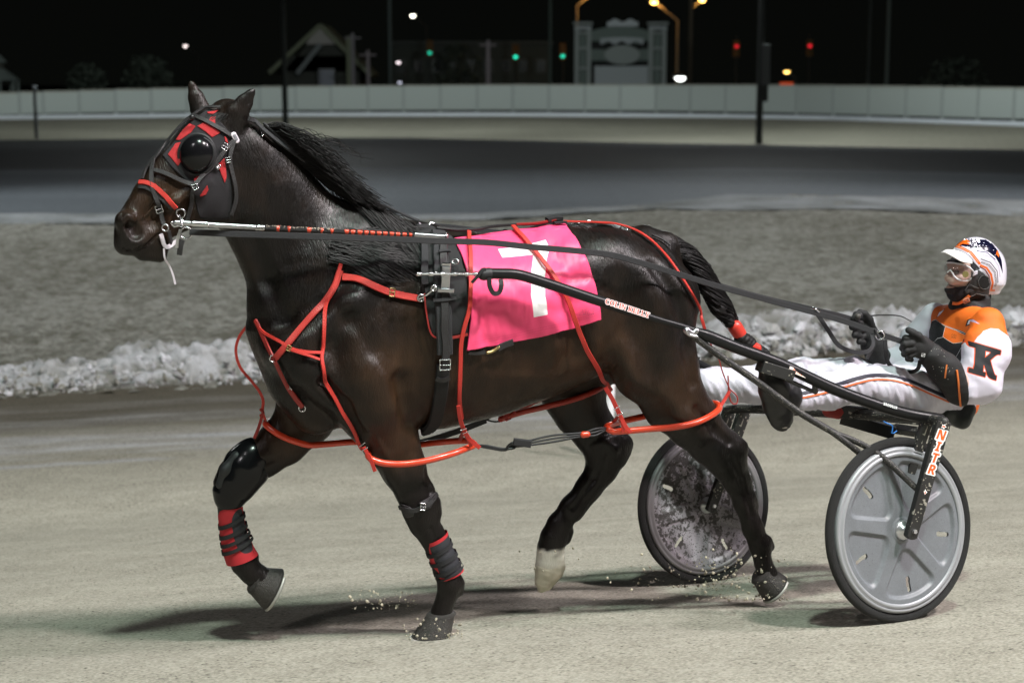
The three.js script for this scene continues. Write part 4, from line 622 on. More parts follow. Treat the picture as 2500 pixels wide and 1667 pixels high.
  const tl = []; for (let i = 0; i < 560; i++) { const a0 = rnd() * (path.length - 2.2), L = rr(0.8, 2), ph = rnd() * 6.283, w = rr(0.85, 1.12), pts = []; for (let k = 0; k <= 4; k++) { const u = Math.min(path.length - 1.001, a0 + L * k / 4), j = Math.floor(u), f = u - j, [x0, y0, r0] = path[j], [x1, y1, r1] = path[j + 1], nx = -(y1 - y0), ny = x1 - x0, l = Math.hypot(nx, ny), rad = lerp(r0, r1, f) * w, q = ph + 1.1 * (u - a0); const c = R(lerp(x0, x1, f) + nx / l * rad * Math.cos(q), lerp(y0, y1, f) + ny / l * rad * Math.cos(q), rad / 610 * Math.sin(q)); pts.push(c); } tl.push(lock(pts, rr(0.002, 0.005))); } mesh('tail_hair', merge(tl), hair, tail);
  const knot = (st, n) => { const f = field(line(st, 0.006), (x, y, z) => 0.0006 * Math.sin((x - y) * 260) + 0.002 * noise.noise(x * 60, y * 60, z * 60)); return mesh(n, surface(f, 0.005), hair, tail); };
  const redT = std([0.62, 0.045, 0.03], 0.35);
  const tape = (st) => mesh('tail_tape', surface(field(line(st, 0.006), (x, y, z) => 0.0008 * Math.sin((x * 0.6 - y) * 700)), 0.0045), redT, tail);
  tape([[1795, 798, 18, 0], [1806, 815, 17, 0]]);
  knot([[1812, 828, 20, 0], [1826, 840, 22, 0]], 'tail_knot'); tape([[1836, 846, 15, 0.012], [1848, 850, 12, 0.012]]); knot([[1852, 856, 16, 0], [1866, 866, 15, 0], [1880, 880, 10, 0]], 'tail_knot');
  rebase(horse);
}
// ---------------------------------------------------------------- harness
const M = {
  leather: std([0.022, 0.021, 0.022], 0.5, 0, { bumpMap: rep(T.fine, 12), bumpScale: 0.001 }), nylon: std([0.028, 0.028, 0.031], 0.75, 0, { bumpMap: rep(T.fine, 30), bumpScale: 0.001 }),
  pad: std([0.012, 0.012, 0.013], 0.8), red: std([0.55, 0.035, 0.025], 0.5, 0, { bumpMap: rep(T.fine, 20), bumpScale: 0.0006 }), redTube: std([0.66, 0.055, 0.02], 0.28, 0, { clearcoat: 0.5, clearcoatRoughness: 0.2 }), redDull: std([0.30, 0.022, 0.018], 0.55),
  steel: std([0.62, 0.62, 0.64], 0.22, 1), alu: std([0.55, 0.55, 0.58], 0.3, 1), brass: std([0.45, 0.35, 0.16], 0.35, 1), white: std([0.72, 0.66, 0.72], 0.6), black: std([0.012, 0.012, 0.013], 0.3), rubber: std([0.018, 0.018, 0.02], 0.55), patent: std([0.006, 0.006, 0.007], 0.2, 0, { specularIntensity: 0.6 }),
};
const buckle = (f, px, py, w, h, ang, off = 0.012, m = M.steel) => {          // a small rectangular frame with a tongue
  const p = march(f, px, py) ?? R(px, py, 0.13), n = march(f, px, py) ? grad(f, p, 0.012) : V(-0.2, 0, 1); p.addScaledVector(n, off);
  const k = scaleAt(p), W = w * k / 2, H = h * k / 2, t = 0.0022, q = [V(-W, -H, 0), V(W, -H, 0), V(W, H, 0), V(-W, H, 0)], gs = []; for (let i = 0; i < 4; i++) gs.push(tube([q[i], q[(i + 1) % 4]], t, 2, false, 6)); gs.push(tube([V(-W, 0, 0.001), V(W, 0, 0.003)], t * 0.7, 2, false, 6));
  return orient(merge(gs).rotateZ(ang), p, V(0, 1, 0).addScaledVector(n, -n.y), n);
};
const hook = (pts, r = 0.004) => tube(pts.map(([x, y, z]) => R(x, y, z)), r, 24, false, 8);
const surfZ = (x, y, off = 0) => { const h = march(horseF, x, y); return h ? h.addScaledVector(grad(horseF, h, 0.012), off) : null; };
const zAt = (x, y, d = 0.1) => march(horseF, x, y)?.z ?? d;
{ // hood with eye cups, worn under the bridle
  const hood = rigThing('blinker_hood', 'black race hood with red checks and a domed black eye cup on the horse head', 'hood');
  const cloth = std([0.020, 0.018, 0.021], 0.85, 0, { bumpMap: rep(T.fine, 40), bumpScale: 0.001 }), redC = std([0.50, 0.028, 0.032], 0.85, 0, { bumpMap: rep(T.fine, 40), bumpScale: 0.001 });
  mesh('hood_cloth', patch(horseF, [[505, 270], [476, 292], [452, 316], [428, 345], [397, 380], [418, 408], [452, 440], [466, 456], [473, 474], [480, 510], [487, 532], [515, 538], [560, 533], [566, 495], [564, 455], [557, 380], [566, 335], [548, 310], [530, 290], [528, 272]], 0.005, { c: [500, 400], rings: 22, seg: 160, relax: 2 }), cloth, hood);
  for (const p of [[[431, 343], [447, 320], [464, 304], [478, 310], [466, 326], [440, 344]], [[482, 310], [500, 300], [520, 308], [537, 325], [516, 336], [500, 322]], [[411, 379], [430, 352], [447, 348], [443, 372], [444, 392], [434, 406]], [[508, 300], [524, 304], [526, 286], [512, 290]], [[505, 277], [533, 272], [520, 281], [508, 280]], [[546, 332], [552, 338], [556, 352], [548, 345]], [[530, 402], [546, 386], [550, 412], [551, 432], [547, 446], [540, 430]], [[472, 436], [492, 424], [489, 440], [475, 450]], [[486, 475], [503, 451], [506, 462], [500, 474], [488, 478]], [[563, 388], [566, 410], [560, 414]]]) mesh('red_check', patch(horseF, p, 0.0075, { rings: 5, seg: 60, th: 0.002 }), redC, hood);
  const e = surfZ(480, 377, 0.002), n = grad(horseF, e, 0.03).lerp(V(-0.45, 0.1, 0.9), 0.5).normalize();
  const cup = []; for (let i = 0; i <= 16; i++) { const a = i / 16 * Math.PI / 2; cup.push(new THREE.Vector2(0.062 * Math.cos(a), 0.045 * Math.sin(a))); }
  const dome = new THREE.LatheGeometry(cup, 40); dome.scale(1, 1, 1.12); dome.rotateX(Math.PI / 2); mesh('eye_cup', orient(dome, e, V(0.25, 1, 0), n), M.patent, hood);
  mesh('cup_rim', orient(new THREE.TorusGeometry(0.064, 0.006, 10, 48).scale(1, 1.12, 1), e.clone().addScaledVector(n, 0.002), V(0.25, 1, 0), n), M.rubber, hood);
  const slit = new THREE.TorusGeometry(0.058, 0.004, 8, 24, 2.1).scale(1, 1.1, 1).rotateZ(-0.7); mesh('cup_seam', orient(slit, e.clone().addScaledVector(n, 0.012), V(0.25, 1, 0), n), M.rubber, hood);
  rebase(hood);
}
{ // bridle
  const b = rigThing('bridle', 'black leather bridle with red noseband and steel rings on the horse head', 'bridle'), S = (n, px, w, m = M.leather, off = 0.011, th = 0.004) => mesh(n, strapOn(horseF, px, w, off, th), m, b);
  S('overcheck_strap', [[540, 266], [505, 268], [468, 290], [440, 316], [412, 350], [392, 376], [378, 393]], 9);
  S('browband', [[472, 286], [498, 296], [521, 308], [545, 321], [568, 336]], 11);
  S('cheek_strap', [[571, 342], [556, 356], [531, 387], [505, 419], [476, 455]], 12, M.leather, 0.014);
  S('cheek_strap', [[480, 446], [466, 472], [463, 502], [455, 540]], 11);
  S('throat_strap', [[568, 348], [558, 385], [563, 420], [571, 455], [573, 490], [562, 522]], 11, M.leather, 0.012);
  S('face_strap', [[378, 393], [371, 430], [373, 460], [379, 482], [388, 505]], 11, M.leather, 0.012);
  S('face_strap', [[390, 508], [394, 528], [398, 548]], 11, M.leather, 0.012);
  S('face_strap', [[380, 388], [362, 412], [350, 440]], 9);
  S('noseband_strap', [[378, 418], [400, 423], [430, 436], [458, 449], [472, 457]], 11, M.leather, 0.012);
  S('noseband', [[343, 448], [358, 447], [378, 456], [400, 476], [418, 494], [428, 503]], 12, M.red, 0.011, 0.005);
  S('noseband_backing', [[340, 456], [356, 457], [374, 467], [396, 486], [420, 506]], 12, M.leather, 0.008, 0.003);
  for (const [x, y, w, h, a] of [[387, 508, 16, 18, 0.3], [547, 360, 14, 15, -0.7], [530, 407, 8, 10, -0.7], [554, 391, 11, 12, 0.1], [474, 459, 13, 13, 0.4]]) mesh('buckle', buckle(horseF, x, y, w, h, a, 0.017), M.steel, b);
  mesh('ring', ring(435, 514, surfZ(435, 514, 0.014), 0.0155, 0.0032), M.steel, b);
  mesh('ring', ring(399, 555, surfZ(399, 555, 0.014), 0.0115, 0.003), M.alu, b);
  mesh('bit_ring', ring(454, 570, (surfZ(450, 560, 0.02) ?? R(454, 570, 0.16)), 0.021, 0.0035), M.steel, b);
  mesh('ring_link', hook([[437, 526, 0.18], [440, 538, 0.185], [444, 548, 0.19]], 0.003), M.steel, b);
  const o = surfZ(570, 338, 0.016), pl = new THREE.CapsuleGeometry(0.0105, 0.022, 6, 16).scale(1, 1, 0.35), nn = grad(horseF, o, 0.02); mesh('name_plate', orient(pl, o, V(-0.45, 0.9, 0), nn), M.white, b); mesh('plate_badge', orient(new THREE.CapsuleGeometry(0.0065, 0.014, 6, 12).scale(1, 1, 0.3), o.clone().addScaledVector(nn, 0.003), V(-0.45, 0.9, 0), nn), std([0.2, 0.2, 0.22], 0.4), b);
  S('curb_strap', [[405, 562], [408, 580], [414, 604]], 11, M.leather, 0.012);
  mesh('strap_end', loose([[444, 585, 0.17], [440, 600, 0.17], [437, 622, 0.165]], 0.02, 0.005), M.leather, b); mesh('strap_end', loose([[440, 560, 0.18], [434, 580, 0.178], [431, 604, 0.17]], 0.012, 0.005), M.alu, b);
  mesh('poll_fitting', ring(522, 262, 0.03, 0.014, 0.004, V(0, 1, 0.4)), M.alu, b); mesh('poll_fitting', ring(546, 257, 0.02, 0.008, 0.003), M.steel, b); mesh('forehead_knob', new THREE.SphereGeometry(0.011, 12, 8).translate(...R(468, 286, 0.09).toArray()), M.black, b);
  // overcheck running back along the crest to the saddle hook
  mesh('overcheck_rein', strapOn(horseF, [[598, 286], [636, 324], [700, 374], [746, 409], [800, 447], [868, 480], [930, 512], [985, 538], [1018, 551]], 12, 0.02, 0.005), M.nylon, b); mesh('overcheck_rein', strapOn(horseF, [[634, 312], [675, 348], [730, 394], [760, 416]], 7, 0.024, 0.005), M.nylon, b);
  mesh('overcheck_hook', tube([R(636, 312, 0.05), R(638, 322, 0.06), R(640, 332, 0.07)], 0.004), M.steel, b); mesh('overcheck_hook', tube([R(941, 512, 0.03), R(938, 522, 0.04), R(936, 531, 0.05)], 0.004), M.steel, b);
  rebase(b);
  const t = rigThing('tongue_tie', 'white cloth tongue tie with a loose dangling end at the horse mouth', 'tongue tie');
  mesh('band', strapOn(horseF, [[390, 570], [395, 590], [399, 605], [412, 600], [432, 588]], 11, 0.008, 0.003), M.white, t);
  mesh('loose_end', loose([[399, 606, 0.13], [402, 632, 0.13], [412, 648, 0.12], [421, 670, 0.12], [427, 694, 0.12]], 0.007, 0.002), M.white, t); rebase(t);
}
{ // head pole from bit to saddle
  const z0 = zAt(420, 520) + 0.05, z1 = 0.30, zz = (x) => lerp(z0, z1, (x - 420) / 670), p = (x, y) => R(x, y, zz(x)), o = rigThing('head_pole', 'straight head pole, steel ends and red bands, along the horse neck', 'pole');
  mesh('steel_tube', tube([p(428, 543), p(520, 549), p(640, 556)], 0.0095, 20, false, 14), M.alu, o); mesh('end_collar', tube([p(470, 545.5), p(505, 548)], 0.0118, 4, false, 14), M.steel, o); mesh('end_collar', tube([p(628, 555.4), p(642, 556)], 0.0118, 4, false, 14), M.steel, o);
  mesh('clip', tube([p(418, 543), p(424, 551), p(434, 550)], 0.006), M.steel, o); mesh('clip', ring(441, 544, p(441, 544), 0.012, 0.003), M.steel, o);
  mesh('black_rod', tube([p(642, 556), p(840, 566), p(1016, 574)], (t) => lerp(0.0105, 0.0065, t), 60, false, 12), std([0.03, 0.028, 0.028], 0.6, 0, { bumpMap: rep(T.fine, 8), bumpScale: 0.004 }), o);
  for (const [x, w] of [[678, 3], [705, 2], [754, 6], [785, 3], [810, 3], [846, 6], [861, 6], [878, 7], [894, 6], [909, 6], [925, 6], [940, 6], [956, 6], [971, 6], [987, 6], [1002, 3]]) { const y = (q) => 556 + (q - 642) * 0.0481; mesh('red_band', tube([p(x - w / 2, y(x - w / 2)), p(x + w / 2, y(x + w / 2))], lerp(0.0112, 0.0072, (x - 642) / 374), 2, false, 12), M.redTube, o); }
  const specks = []; for (let i = 0; i < 170; i++) { const x = rr(646, 815), q = p(x, 556 + (x - 642) * 0.048 - rr(2, 6)); const s = new THREE.IcosahedronGeometry(rr(0.0012, 0.0035), 0); s.translate(q.x, q.y, q.z + rr(-0.008, 0.009)); specks.push(s); } const mud = mesh('dried_mud', merge(specks), std([0.4, 0.34, 0.28], 0.95), o); mud.userData.kind = 'stuff';
  mesh('steel_tube', tube([p(1014, 573), p(1086, 578)], 0.009, 6, false, 14), M.alu, o); mesh('end_collar', ring(1090, 579, p(1090, 579), 0.014, 0.004, V(1, 0, 0.4)), M.steel, o);
  rebase(o);
}
// ---------------------------------------------------------------- number cloth
{
  const o = rigThing('saddle_cloth', 'bright pink saddle cloth with a white number 7', 'saddle cloth');
  const rip = (x, y, k) => { const d = Math.hypot((x - 1190) / 70, (y - 750) / 90), e = Math.hypot((x - 1390) / 80, (y - 690) / 90); return 0.0045 * Math.sin(x * 0.055 + y * 0.02) * Math.exp(-d * d) + 0.006 * noise.noise(x * 0.02, y * 0.012, 2) + 0.0032 * noise.noise(x * 0.05 + y * 0.03, y * 0.02 - x * 0.01, 7) * (0.4 + Math.exp(-e * e)) + 0.004 * Math.sin((y + x * 0.4) * 0.11) * Math.exp(-e * e) + 0.0014 * noise.noise(x * 0.09, y * 0.03, 4); };
  const outline = [[1105, 592], [1180, 583], [1270, 572], [1350, 560], [1382, 561], [1402, 588], [1420, 620], [1436, 655], [1448, 695], [1456, 735], [1462, 778], [1400, 797], [1330, 815], [1245, 833], [1190, 844], [1137, 853], [1143, 815], [1147, 780], [1147, 740], [1143, 695], [1136, 660], [1124, 628]];
  const g = patch(horseF, outline, 0.02, { c: [1290, 705], rings: 60, seg: 300, ripple: rip, th: 0.006, relax: 1 });
  // the print, laid out flat along the cloth's own side plane
  const bb = new THREE.Box3().setFromBufferAttribute(g.attributes.position), W = bb.max.x - bb.min.x, Hh = bb.max.y - bb.min.y, uv = g.attributes.uv, ps = g.attributes.position; for (let i = 0; i < uv.count; i++) uv.setXY(i, (ps.getX(i) - bb.min.x) / W, (ps.getY(i) - bb.min.y) / Hh);
  const at = (x, y) => { const h = march(horseF, x, y) ?? R(x, y, 0.3); h.addScaledVector(grad(horseF, h, 0.015), 0.02); return [(h.x - bb.min.x) / W, 1 - (h.y - bb.min.y) / Hh]; };
  const tex = canvas(1024, 1024, (c, w, h) => {
    c.fillStyle = '#ff5382'; c.fillRect(0, 0, w, h); c.fillStyle = '#f8f4f6'; c.beginPath();
    [[1214, 618], [1264, 611], [1310, 600], [1331, 594], [1341, 613], [1333, 640], [1327, 680], [1326, 725], [1332, 766], [1299, 773], [1292, 722], [1292, 678], [1299, 631], [1260, 635], [1225, 639]].forEach(([x, y], i) => { const [u, v] = at(x, y); i ? c.lineTo(u * w, v * h) : c.moveTo(u * w, v * h); }); c.closePath(); c.fill();
    // dirt thrown up at the rear lower corner, and hem stitching
    for (let i = 0; i < 900; i++) { const [u, v] = at(1445 - Math.abs(rr(-1, 1) * rr(0, 1)) * 70, 765 - Math.abs(rr(-1, 1) * rr(0, 1)) * 50 - 0 * i); c.fillStyle = `rgba(90,50,50,${rr(0.05, 0.3)})`; c.beginPath(); c.arc(u * w, v * h, rr(0.5, 2.2), 0, 7); c.fill(); }
    c.strokeStyle = 'rgba(190,20,70,0.8)'; c.lineWidth = 2; c.setLineDash([7, 5]); for (const o2 of [8, 13]) { c.beginPath(); [[1146, 846 - o2], [1245, 826 - o2], [1330, 808 - o2], [1400, 790 - o2], [1456, 772 - o2]].forEach(([x, y], i) => { const [u, v] = at(x, y); i ? c.lineTo(u * w, v * h) : c.moveTo(u * w, v * h); }); c.stroke(); }
  });
  mesh('cloth', g, new THREE.MeshPhysicalMaterial({ map: tex, roughness: 0.42, specularIntensity: 0.7 }), o);
  mesh('far_flap', (() => { const q = patch(horseF, [[1120, 590], [1270, 570], [1382, 556], [1385, 566], [1270, 580], [1120, 598]], 0.02, { rings: 4, seg: 80 }); return q; })(), std([0.98, 0.08, 0.22], 0.4), o);
  mesh('corner_clip', tube([surfZ(1180, 858, 0.03), surfZ(1196, 852, 0.032), surfZ(1210, 843, 0.03)], 0.006), M.brass, o); mesh('corner_tab', strapOn(horseF, [[1208, 846], [1226, 838], [1246, 830]], 16, 0.03, 0.004), M.leather, o); mesh('corner_tab', strapOn(horseF, [[1142, 858], [1160, 860], [1180, 858]], 10, 0.012, 0.004), M.leather, o); mesh('corner_tab', strapOn(horseF, [[1352, 562], [1372, 560], [1384, 560]], 8, 0.03, 0.004), M.leather, o);
  rebase(o);
}
{ // harness saddle, girth and shaft holder
  const o = rigThing('harness_saddle', 'black padded harness saddle and girth in front of the pink cloth', 'harness');
  mesh('pad', patch(horseF, [[1010, 575], [1040, 566], [1075, 572], [1102, 590], [1124, 640], [1138, 700], [1142, 760], [1138, 812], [1100, 818], [1056, 820], [1042, 765], [1036, 690], [1030, 620]], 0.024, { c: [1085, 690], rings: 24, seg: 140, th: 0.02 }), M.pad, o);
  mesh('piping', strapOn(horseF, [[1038, 720], [1042, 765], [1054, 818], [1066, 822]], 4, 0.028, 0.004), M.redDull, o); mesh('piping', strapOn(horseF, [[1100, 819], [1118, 816], [1139, 811]], 7, 0.029, 0.004), M.redDull, o);
  const st = (px, w, off, m = M.nylon, n = 'strap', th = 0.006) => mesh(n, strapOn(horseF, px, w, off, th), m, o);
  st([[1064, 580], [1072, 620], [1078, 690], [1082, 760], [1082, 860]], 40, 0.032, M.nylon, 'saddle_strap', 0.008); st([[1030, 598], [1036, 650], [1040, 700]], 18, 0.032, M.nylon, 'saddle_strap');
  st([[1076, 600], [1080, 640], [1086, 700], [1084, 780], [1083, 870], [1082, 890]], 20, 0.042, M.leather, 'billet', 0.006); st([[1080, 885], [1078, 930], [1070, 980], [1058, 1025], [1042, 1040]], 34, 0.016, M.pad, 'girth', 0.012); st([[1054, 610], [1075, 604], [1098, 606]], 12, 0.045, M.nylon, 'keeper'); st([[1070, 636], [1086, 634], [1098, 636]], 9, 0.048, M.nylon, 'keeper'); st([[1060, 736], [1085, 734], [1110, 730]], 9, 0.047, M.nylon, 'keeper'); st([[1062, 916], [1078, 922], [1094, 914]], 12, 0.03, M.leather, 'keeper');
  st([[1040, 1036], [1044, 1045], [1036, 1050]], 30, 0.012, M.pad, 'girth', 0.01);
  mesh('buckle', buckle(horseF, 1081, 880, 26, 26, 0, 0.05), M.steel, o);
  // hardware
  const q = (x, y, off) => surfZ(x, y, off);
  mesh('shaft_holder', orient(rbox(0.032, 0.085, 0.014, 0.003), q(1088, 692, 0.06), V(0.06, 1, 0), V(-0.25, 0, 1)), M.alu, o); mesh('holder_side', orient(rbox(0.06, 0.014, 0.02, 0.003), q(1087, 716, 0.06), V(0.05, 1, 0), V(-0.25, 0, 1)), M.alu, o); mesh('holder_side', orient(rbox(0.05, 0.01, 0.018, 0.003), q(1086, 686, 0.065), V(0.05, 1, 0), V(-0.25, 0, 1)), M.steel, o);
  mesh('holder_side', orient(rbox(0.034, 0.014, 0.022, 0.003), q(1087, 668, 0.066), V(0.05, 1, 0), V(-0.25, 0, 1)), M.steel, o); mesh('bolt', new THREE.SphereGeometry(0.008, 12, 8).translate(...q(1066, 681, 0.06).toArray()), M.steel, o); mesh('bolt', new THREE.SphereGeometry(0.007, 12, 8).translate(...q(1102, 686, 0.06).toArray()), M.steel, o);
  mesh('ring', ring(1109, 657, q(1109, 657, 0.05), 0.011, 0.003, V(-0.3, 0.5, 0.8)), M.steel, o);
  mesh('terret', tube([R(1016, 552, 0.06), R(1022, 542, 0.06), R(1030, 553, 0.06), R(1044, 553, 0.04), R(1052, 544, 0.03), R(1060, 546, 0.03)], 0.005), M.steel, o); mesh('terret', tube([R(1020, 566, 0.06), R(1024, 556, 0.06), R(1034, 552, 0.05)], 0.005), M.alu, o);
  mesh('back_pad', tube([R(1020, 560, 0.07), R(1045, 560, 0.05), R(1066, 574, 0.06)], (t) => 0.02), M.pad, o);
  rebase(o);
  // back strap and crupper along the spine
  const b = rigThing('back_strap', 'thin black and red strap along the spine to the tail root', 'strap');
  mesh('strap', strapOn(horseF, [[1060, 572], [1130, 578], [1225, 570], [1320, 563], [1360, 556]], 9, 0.03, 0.006), M.leather, b); mesh('red_strap', strapOn(horseF, [[1260, 570], [1310, 566], [1355, 558]], 6, 0.036, 0.005), M.redDull, b); mesh('loop', strapOn(horseF, [[1336, 560], [1352, 556], [1372, 556]], 16, 0.036, 0.012), M.pad, b);
  mesh('loop', tube([R(1338, 552, 0.02), R(1350, 541, 0.02), R(1368, 541, 0.02), R(1378, 556, 0.02)], 0.011), M.leather, b);
  mesh('crupper', strapOn(horseF, [[1590, 578], [1618, 590], [1632, 602]], 4, 0.01, 0.004), M.leather, b);
  for (const [x, y, z] of [[1232, 566, 0.04], [1405, 546, 0.02], [1436, 543, 0.02], [1520, 556, 0.06], [1540, 562, 0.06]]) mesh('hook', tube([R(x - 8, y + 2, z), R(x, y - 4, z), R(x + 9, y, z)], 0.0045), M.steel, b);
  rebase(b);
}
{ // breast collar
  const o = rigThing('breast_collar', 'red breast collar crossing the horse shoulder and chest', 'breast collar'), S = (n, px, w, m = M.red, off = 0.01, th = 0.005) => mesh(n, strapOn(horseF, px, w, off, th), m, o);
  S('shoulder_strap', [[834, 676], [876, 684], [918, 702], [953, 716], [990, 724], [1026, 730]], 18); S('shoulder_strap', [[829, 660], [810, 712], [767, 768], [715, 828], [676, 872]], 17, std([0.42, 0.035, 0.028], 0.5)); S('chest_strap', [[628, 782], [655, 839], [673, 874]], 12, M.redDull); S('chest_strap', [[673, 874], [690, 909], [705, 940]], 12, M.redDull); S('chest_strap', [[705, 940], [718, 964], [738, 990]], 13, M.redDull);
  mesh('ring', ring(672, 873, surfZ(672, 873, 0.012), 0.012, 0.003), M.steel, o); mesh('ring', ring(737, 992, surfZ(737, 992, 0.012), 0.012, 0.003), M.steel, o); mesh('buckle', buckle(horseF, 708, 944, 9, 10, 0.4), M.steel, o); mesh('buckle', buckle(horseF, 955, 716, 12, 20, -0.2, 0.016), M.brass, o);
  mesh('snap_hook', tube([surfZ(1024, 730, 0.016), surfZ(1036, 726, 0.025), surfZ(1050, 719, 0.035), surfZ(1064, 710, 0.05)], 0.006), M.steel, o); mesh('snap_ring', ring(1028, 729, surfZ(1028, 729, 0.018), 0.012, 0.0035), M.steel, o); mesh('snap_ring', ring(1062, 711, surfZ(1062, 711, 0.05), 0.010, 0.003), M.steel, o);
  rebase(o);
}
{ // hopples: four red leg loops, straps and hangers
  const o = rigThing('hopples', 'bright red hopples: leg loops, hangers and black connecting straps', 'hopples'), H = (n, px, w, m = M.red, off = 0.012, zf = null) => mesh(n, strapOn(horseF, px, w, off, 0.004, zf), m, o), TB = (n, px, r = 0.0125, closed = false, m = M.redTube) => mesh(n, tubePx(px, r, 0, closed), m, o);
  // loops
  TB('leg_loop', [[903, 1119, 0.24], [925, 1128, 0.25], [971, 1133, 0.255], [1024, 1128, 0.26], [1100, 1109, 0.24], [1140, 1094, 0.2], [1158, 1086, 0.16], [1140, 1076, 0.08], [1059, 1081, 0.02], [1018, 1086, 0.0], [950, 1090, 0.02], [905, 1100, 0.12]], 0.0125, true);
  TB('leg_loop', [[648, 1036, -0.08], [664, 1050, -0.05], [690, 1066, -0.03], [718, 1077, -0.02], [753, 1086, -0.015], [796, 1084, -0.02], [852, 1079, -0.03], [905, 1078, -0.05], [960, 1070, -0.12], [900, 1050, -0.24], [760, 1030, -0.27], [670, 1024, -0.2]], 0.0125, true);
  TB('leg_loop', [[1483, 1045, 0.22], [1495, 1053, 0.235], [1526, 1052, 0.25], [1587, 1047, 0.265], [1652, 1042, 0.27], [1698, 1032, 0.26], [1736, 1015, 0.225], [1756, 998, 0.18], [1752, 986, 0.13], [1732, 985, 0.09], [1670, 996, 0.03], [1602, 1010, 0.02], [1526, 1027, 0.06], [1490, 1038, 0.15]], 0.013, true);
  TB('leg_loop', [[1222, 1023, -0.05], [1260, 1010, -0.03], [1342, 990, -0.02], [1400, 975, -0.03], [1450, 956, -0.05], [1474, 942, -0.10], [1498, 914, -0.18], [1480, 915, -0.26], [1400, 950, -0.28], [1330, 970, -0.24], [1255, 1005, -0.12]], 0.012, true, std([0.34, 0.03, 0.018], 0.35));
  mesh('loop_keeper', strapOn(horseF, [[1230, 1018], [1244, 1012]], 24, 0.0, 0.004, -0.03), M.redDull, o); mesh('loop_keeper', loose([[1233, 1018, -0.02], [1238, 992, -0.03], [1245, 990, -0.03], [1258, 1010, -0.02]], 0.012), M.redDull, o);
  // hangers, near side
  H('hanger', [[831, 645], [818, 690], [803, 733], [792, 786], [782, 853], [780, 874], [792, 923], [820, 982], [859, 1042], [887, 1091]], 10, M.red, 0.013); mesh('hanger', loose([[887, 1091, 0.27], [901, 1115, 0.27], [915, 1150, 0.26]], 0.014), M.red, o);
  H('hanger', [[1140, 582], [1144, 620], [1145, 660], [1145, 707], [1140, 760], [1128, 803], [1121, 835], [1118, 915], [1115, 965], [1121, 1005]], 11, M.red, 0.034); mesh('hanger', loose([[1119, 990, 0.30], [1124, 1025, 0.28], [1133, 1050, 0.25], [1146, 1072, 0.23], [1171, 1093, 0.22]], 0.016), M.red, o); mesh('hanger', loose([[1136, 1060, 0.23], [1146, 1078, 0.22], [1150, 1090, 0.21]], 0.014), M.red, o); mesh('hanger', loose([[1133, 1050, 0.23], [1128, 1062, 0.16], [1122, 1074, 0.07]], 0.016), M.redDull, o);
  H('hanger', [[1252, 570], [1277, 596], [1309, 634], [1344, 679], [1370, 717], [1402, 781], [1424, 828], [1453, 892], [1478, 946]], 12, M.red, 0.032, 0.3); mesh('hanger', loose([[1478, 946, 0.29], [1494, 972, 0.28], [1505, 995, 0.275], [1514, 1014, 0.27], [1528, 1042, 0.275], [1540, 1056, 0.28]], 0.017), M.red, o); mesh('hanger', loose([[1514, 1014, 0.268], [1520, 1034, 0.27], [1522, 1054, 0.27]], 0.013), M.red, o); mesh('hanger', loose([[1512, 1010, 0.25], [1505, 1022, 0.18], [1496, 1032, 0.12]], 0.014), M.redDull, o);
  H('hanger', [[1376, 548], [1415, 549], [1470, 551], [1500, 553], [1544, 566], [1579, 586], [1617, 623], [1646, 660], [1671, 699], [1697, 743], [1716, 785], [1722, 808]], 8, M.red, 0.012, 0.14); mesh('hanger', loose([[1722, 808, 0.16], [1738, 844, 0.16], [1754, 873, 0.165], [1766, 912, 0.165], [1782, 950, 0.165]], 0.005), M.redDull, o); mesh('hanger_bow', tube([R(1782, 950, 0.165), R(1800, 968, 0.17), R(1800, 985, 0.17), R(1788, 985, 0.17), R(1781, 966, 0.165), R(1778, 918, 0.165)], 0.0028), M.redDull, o); mesh('hanger', loose([[1782, 954, 0.165], [1772, 972, 0.165], [1758, 994, 0.17]], 0.014), M.red, o);
  // chest cross pieces and the one that swings ahead of the far leg
  H('cross_strap', [[628, 780], [640, 804], [666, 825], [697, 842], [708, 850], [739, 858], [783, 862]], 8); H('cross_strap', [[708, 853], [740, 864], [775, 879]], 7, M.red, 0.016); mesh('buckle', buckle(horseF, 708, 851, 10, 12, -0.3, 0.018), M.brass, o);
  mesh('hanger', loose([[628, 779, -0.02], [603, 796, -0.05], [582, 825, -0.07], [575, 856, -0.08], [585, 895, -0.08], [613, 930, -0.08], [634, 958, -0.08], [642, 979, -0.08], [640, 1003, -0.08], [647, 1026, -0.08]], 0.011), M.red, o); mesh('hanger', loose([[641, 1008, -0.08], [632, 1040, -0.08], [620, 1070, -0.08]], 0.012), M.redDull, o); mesh('knot', tube([R(636, 1000, -0.08), R(642, 1008, -0.075), R(636, 1014, -0.08)], 0.006), M.redDull, o);
  for (const [x, y, z, a] of [[884, 1085, 0.29, 0.6], [890, 1096, 0.285, 0.6], [1132, 1048, 0.27, 0.3], [1136, 1056, 0.262, 0.3], [1506, 996, 0.285, 0.5], [1513, 1012, 0.28, 0.5]]) { const p = R(x, y, z); const g = [tube([V(-0.011, 0, 0), V(0.011, 0, 0)], 0.0022, 2, false, 6)]; mesh('buckle', orient(merge(g).rotateZ(a), p, V(0, 1, 0), V(-0.2, 0, 1)), M.steel, o); }
  // black connectors
  const C = (px, r = 0.004) => mesh('connecting_cord', tubePx(px, r), M.rubber, o);
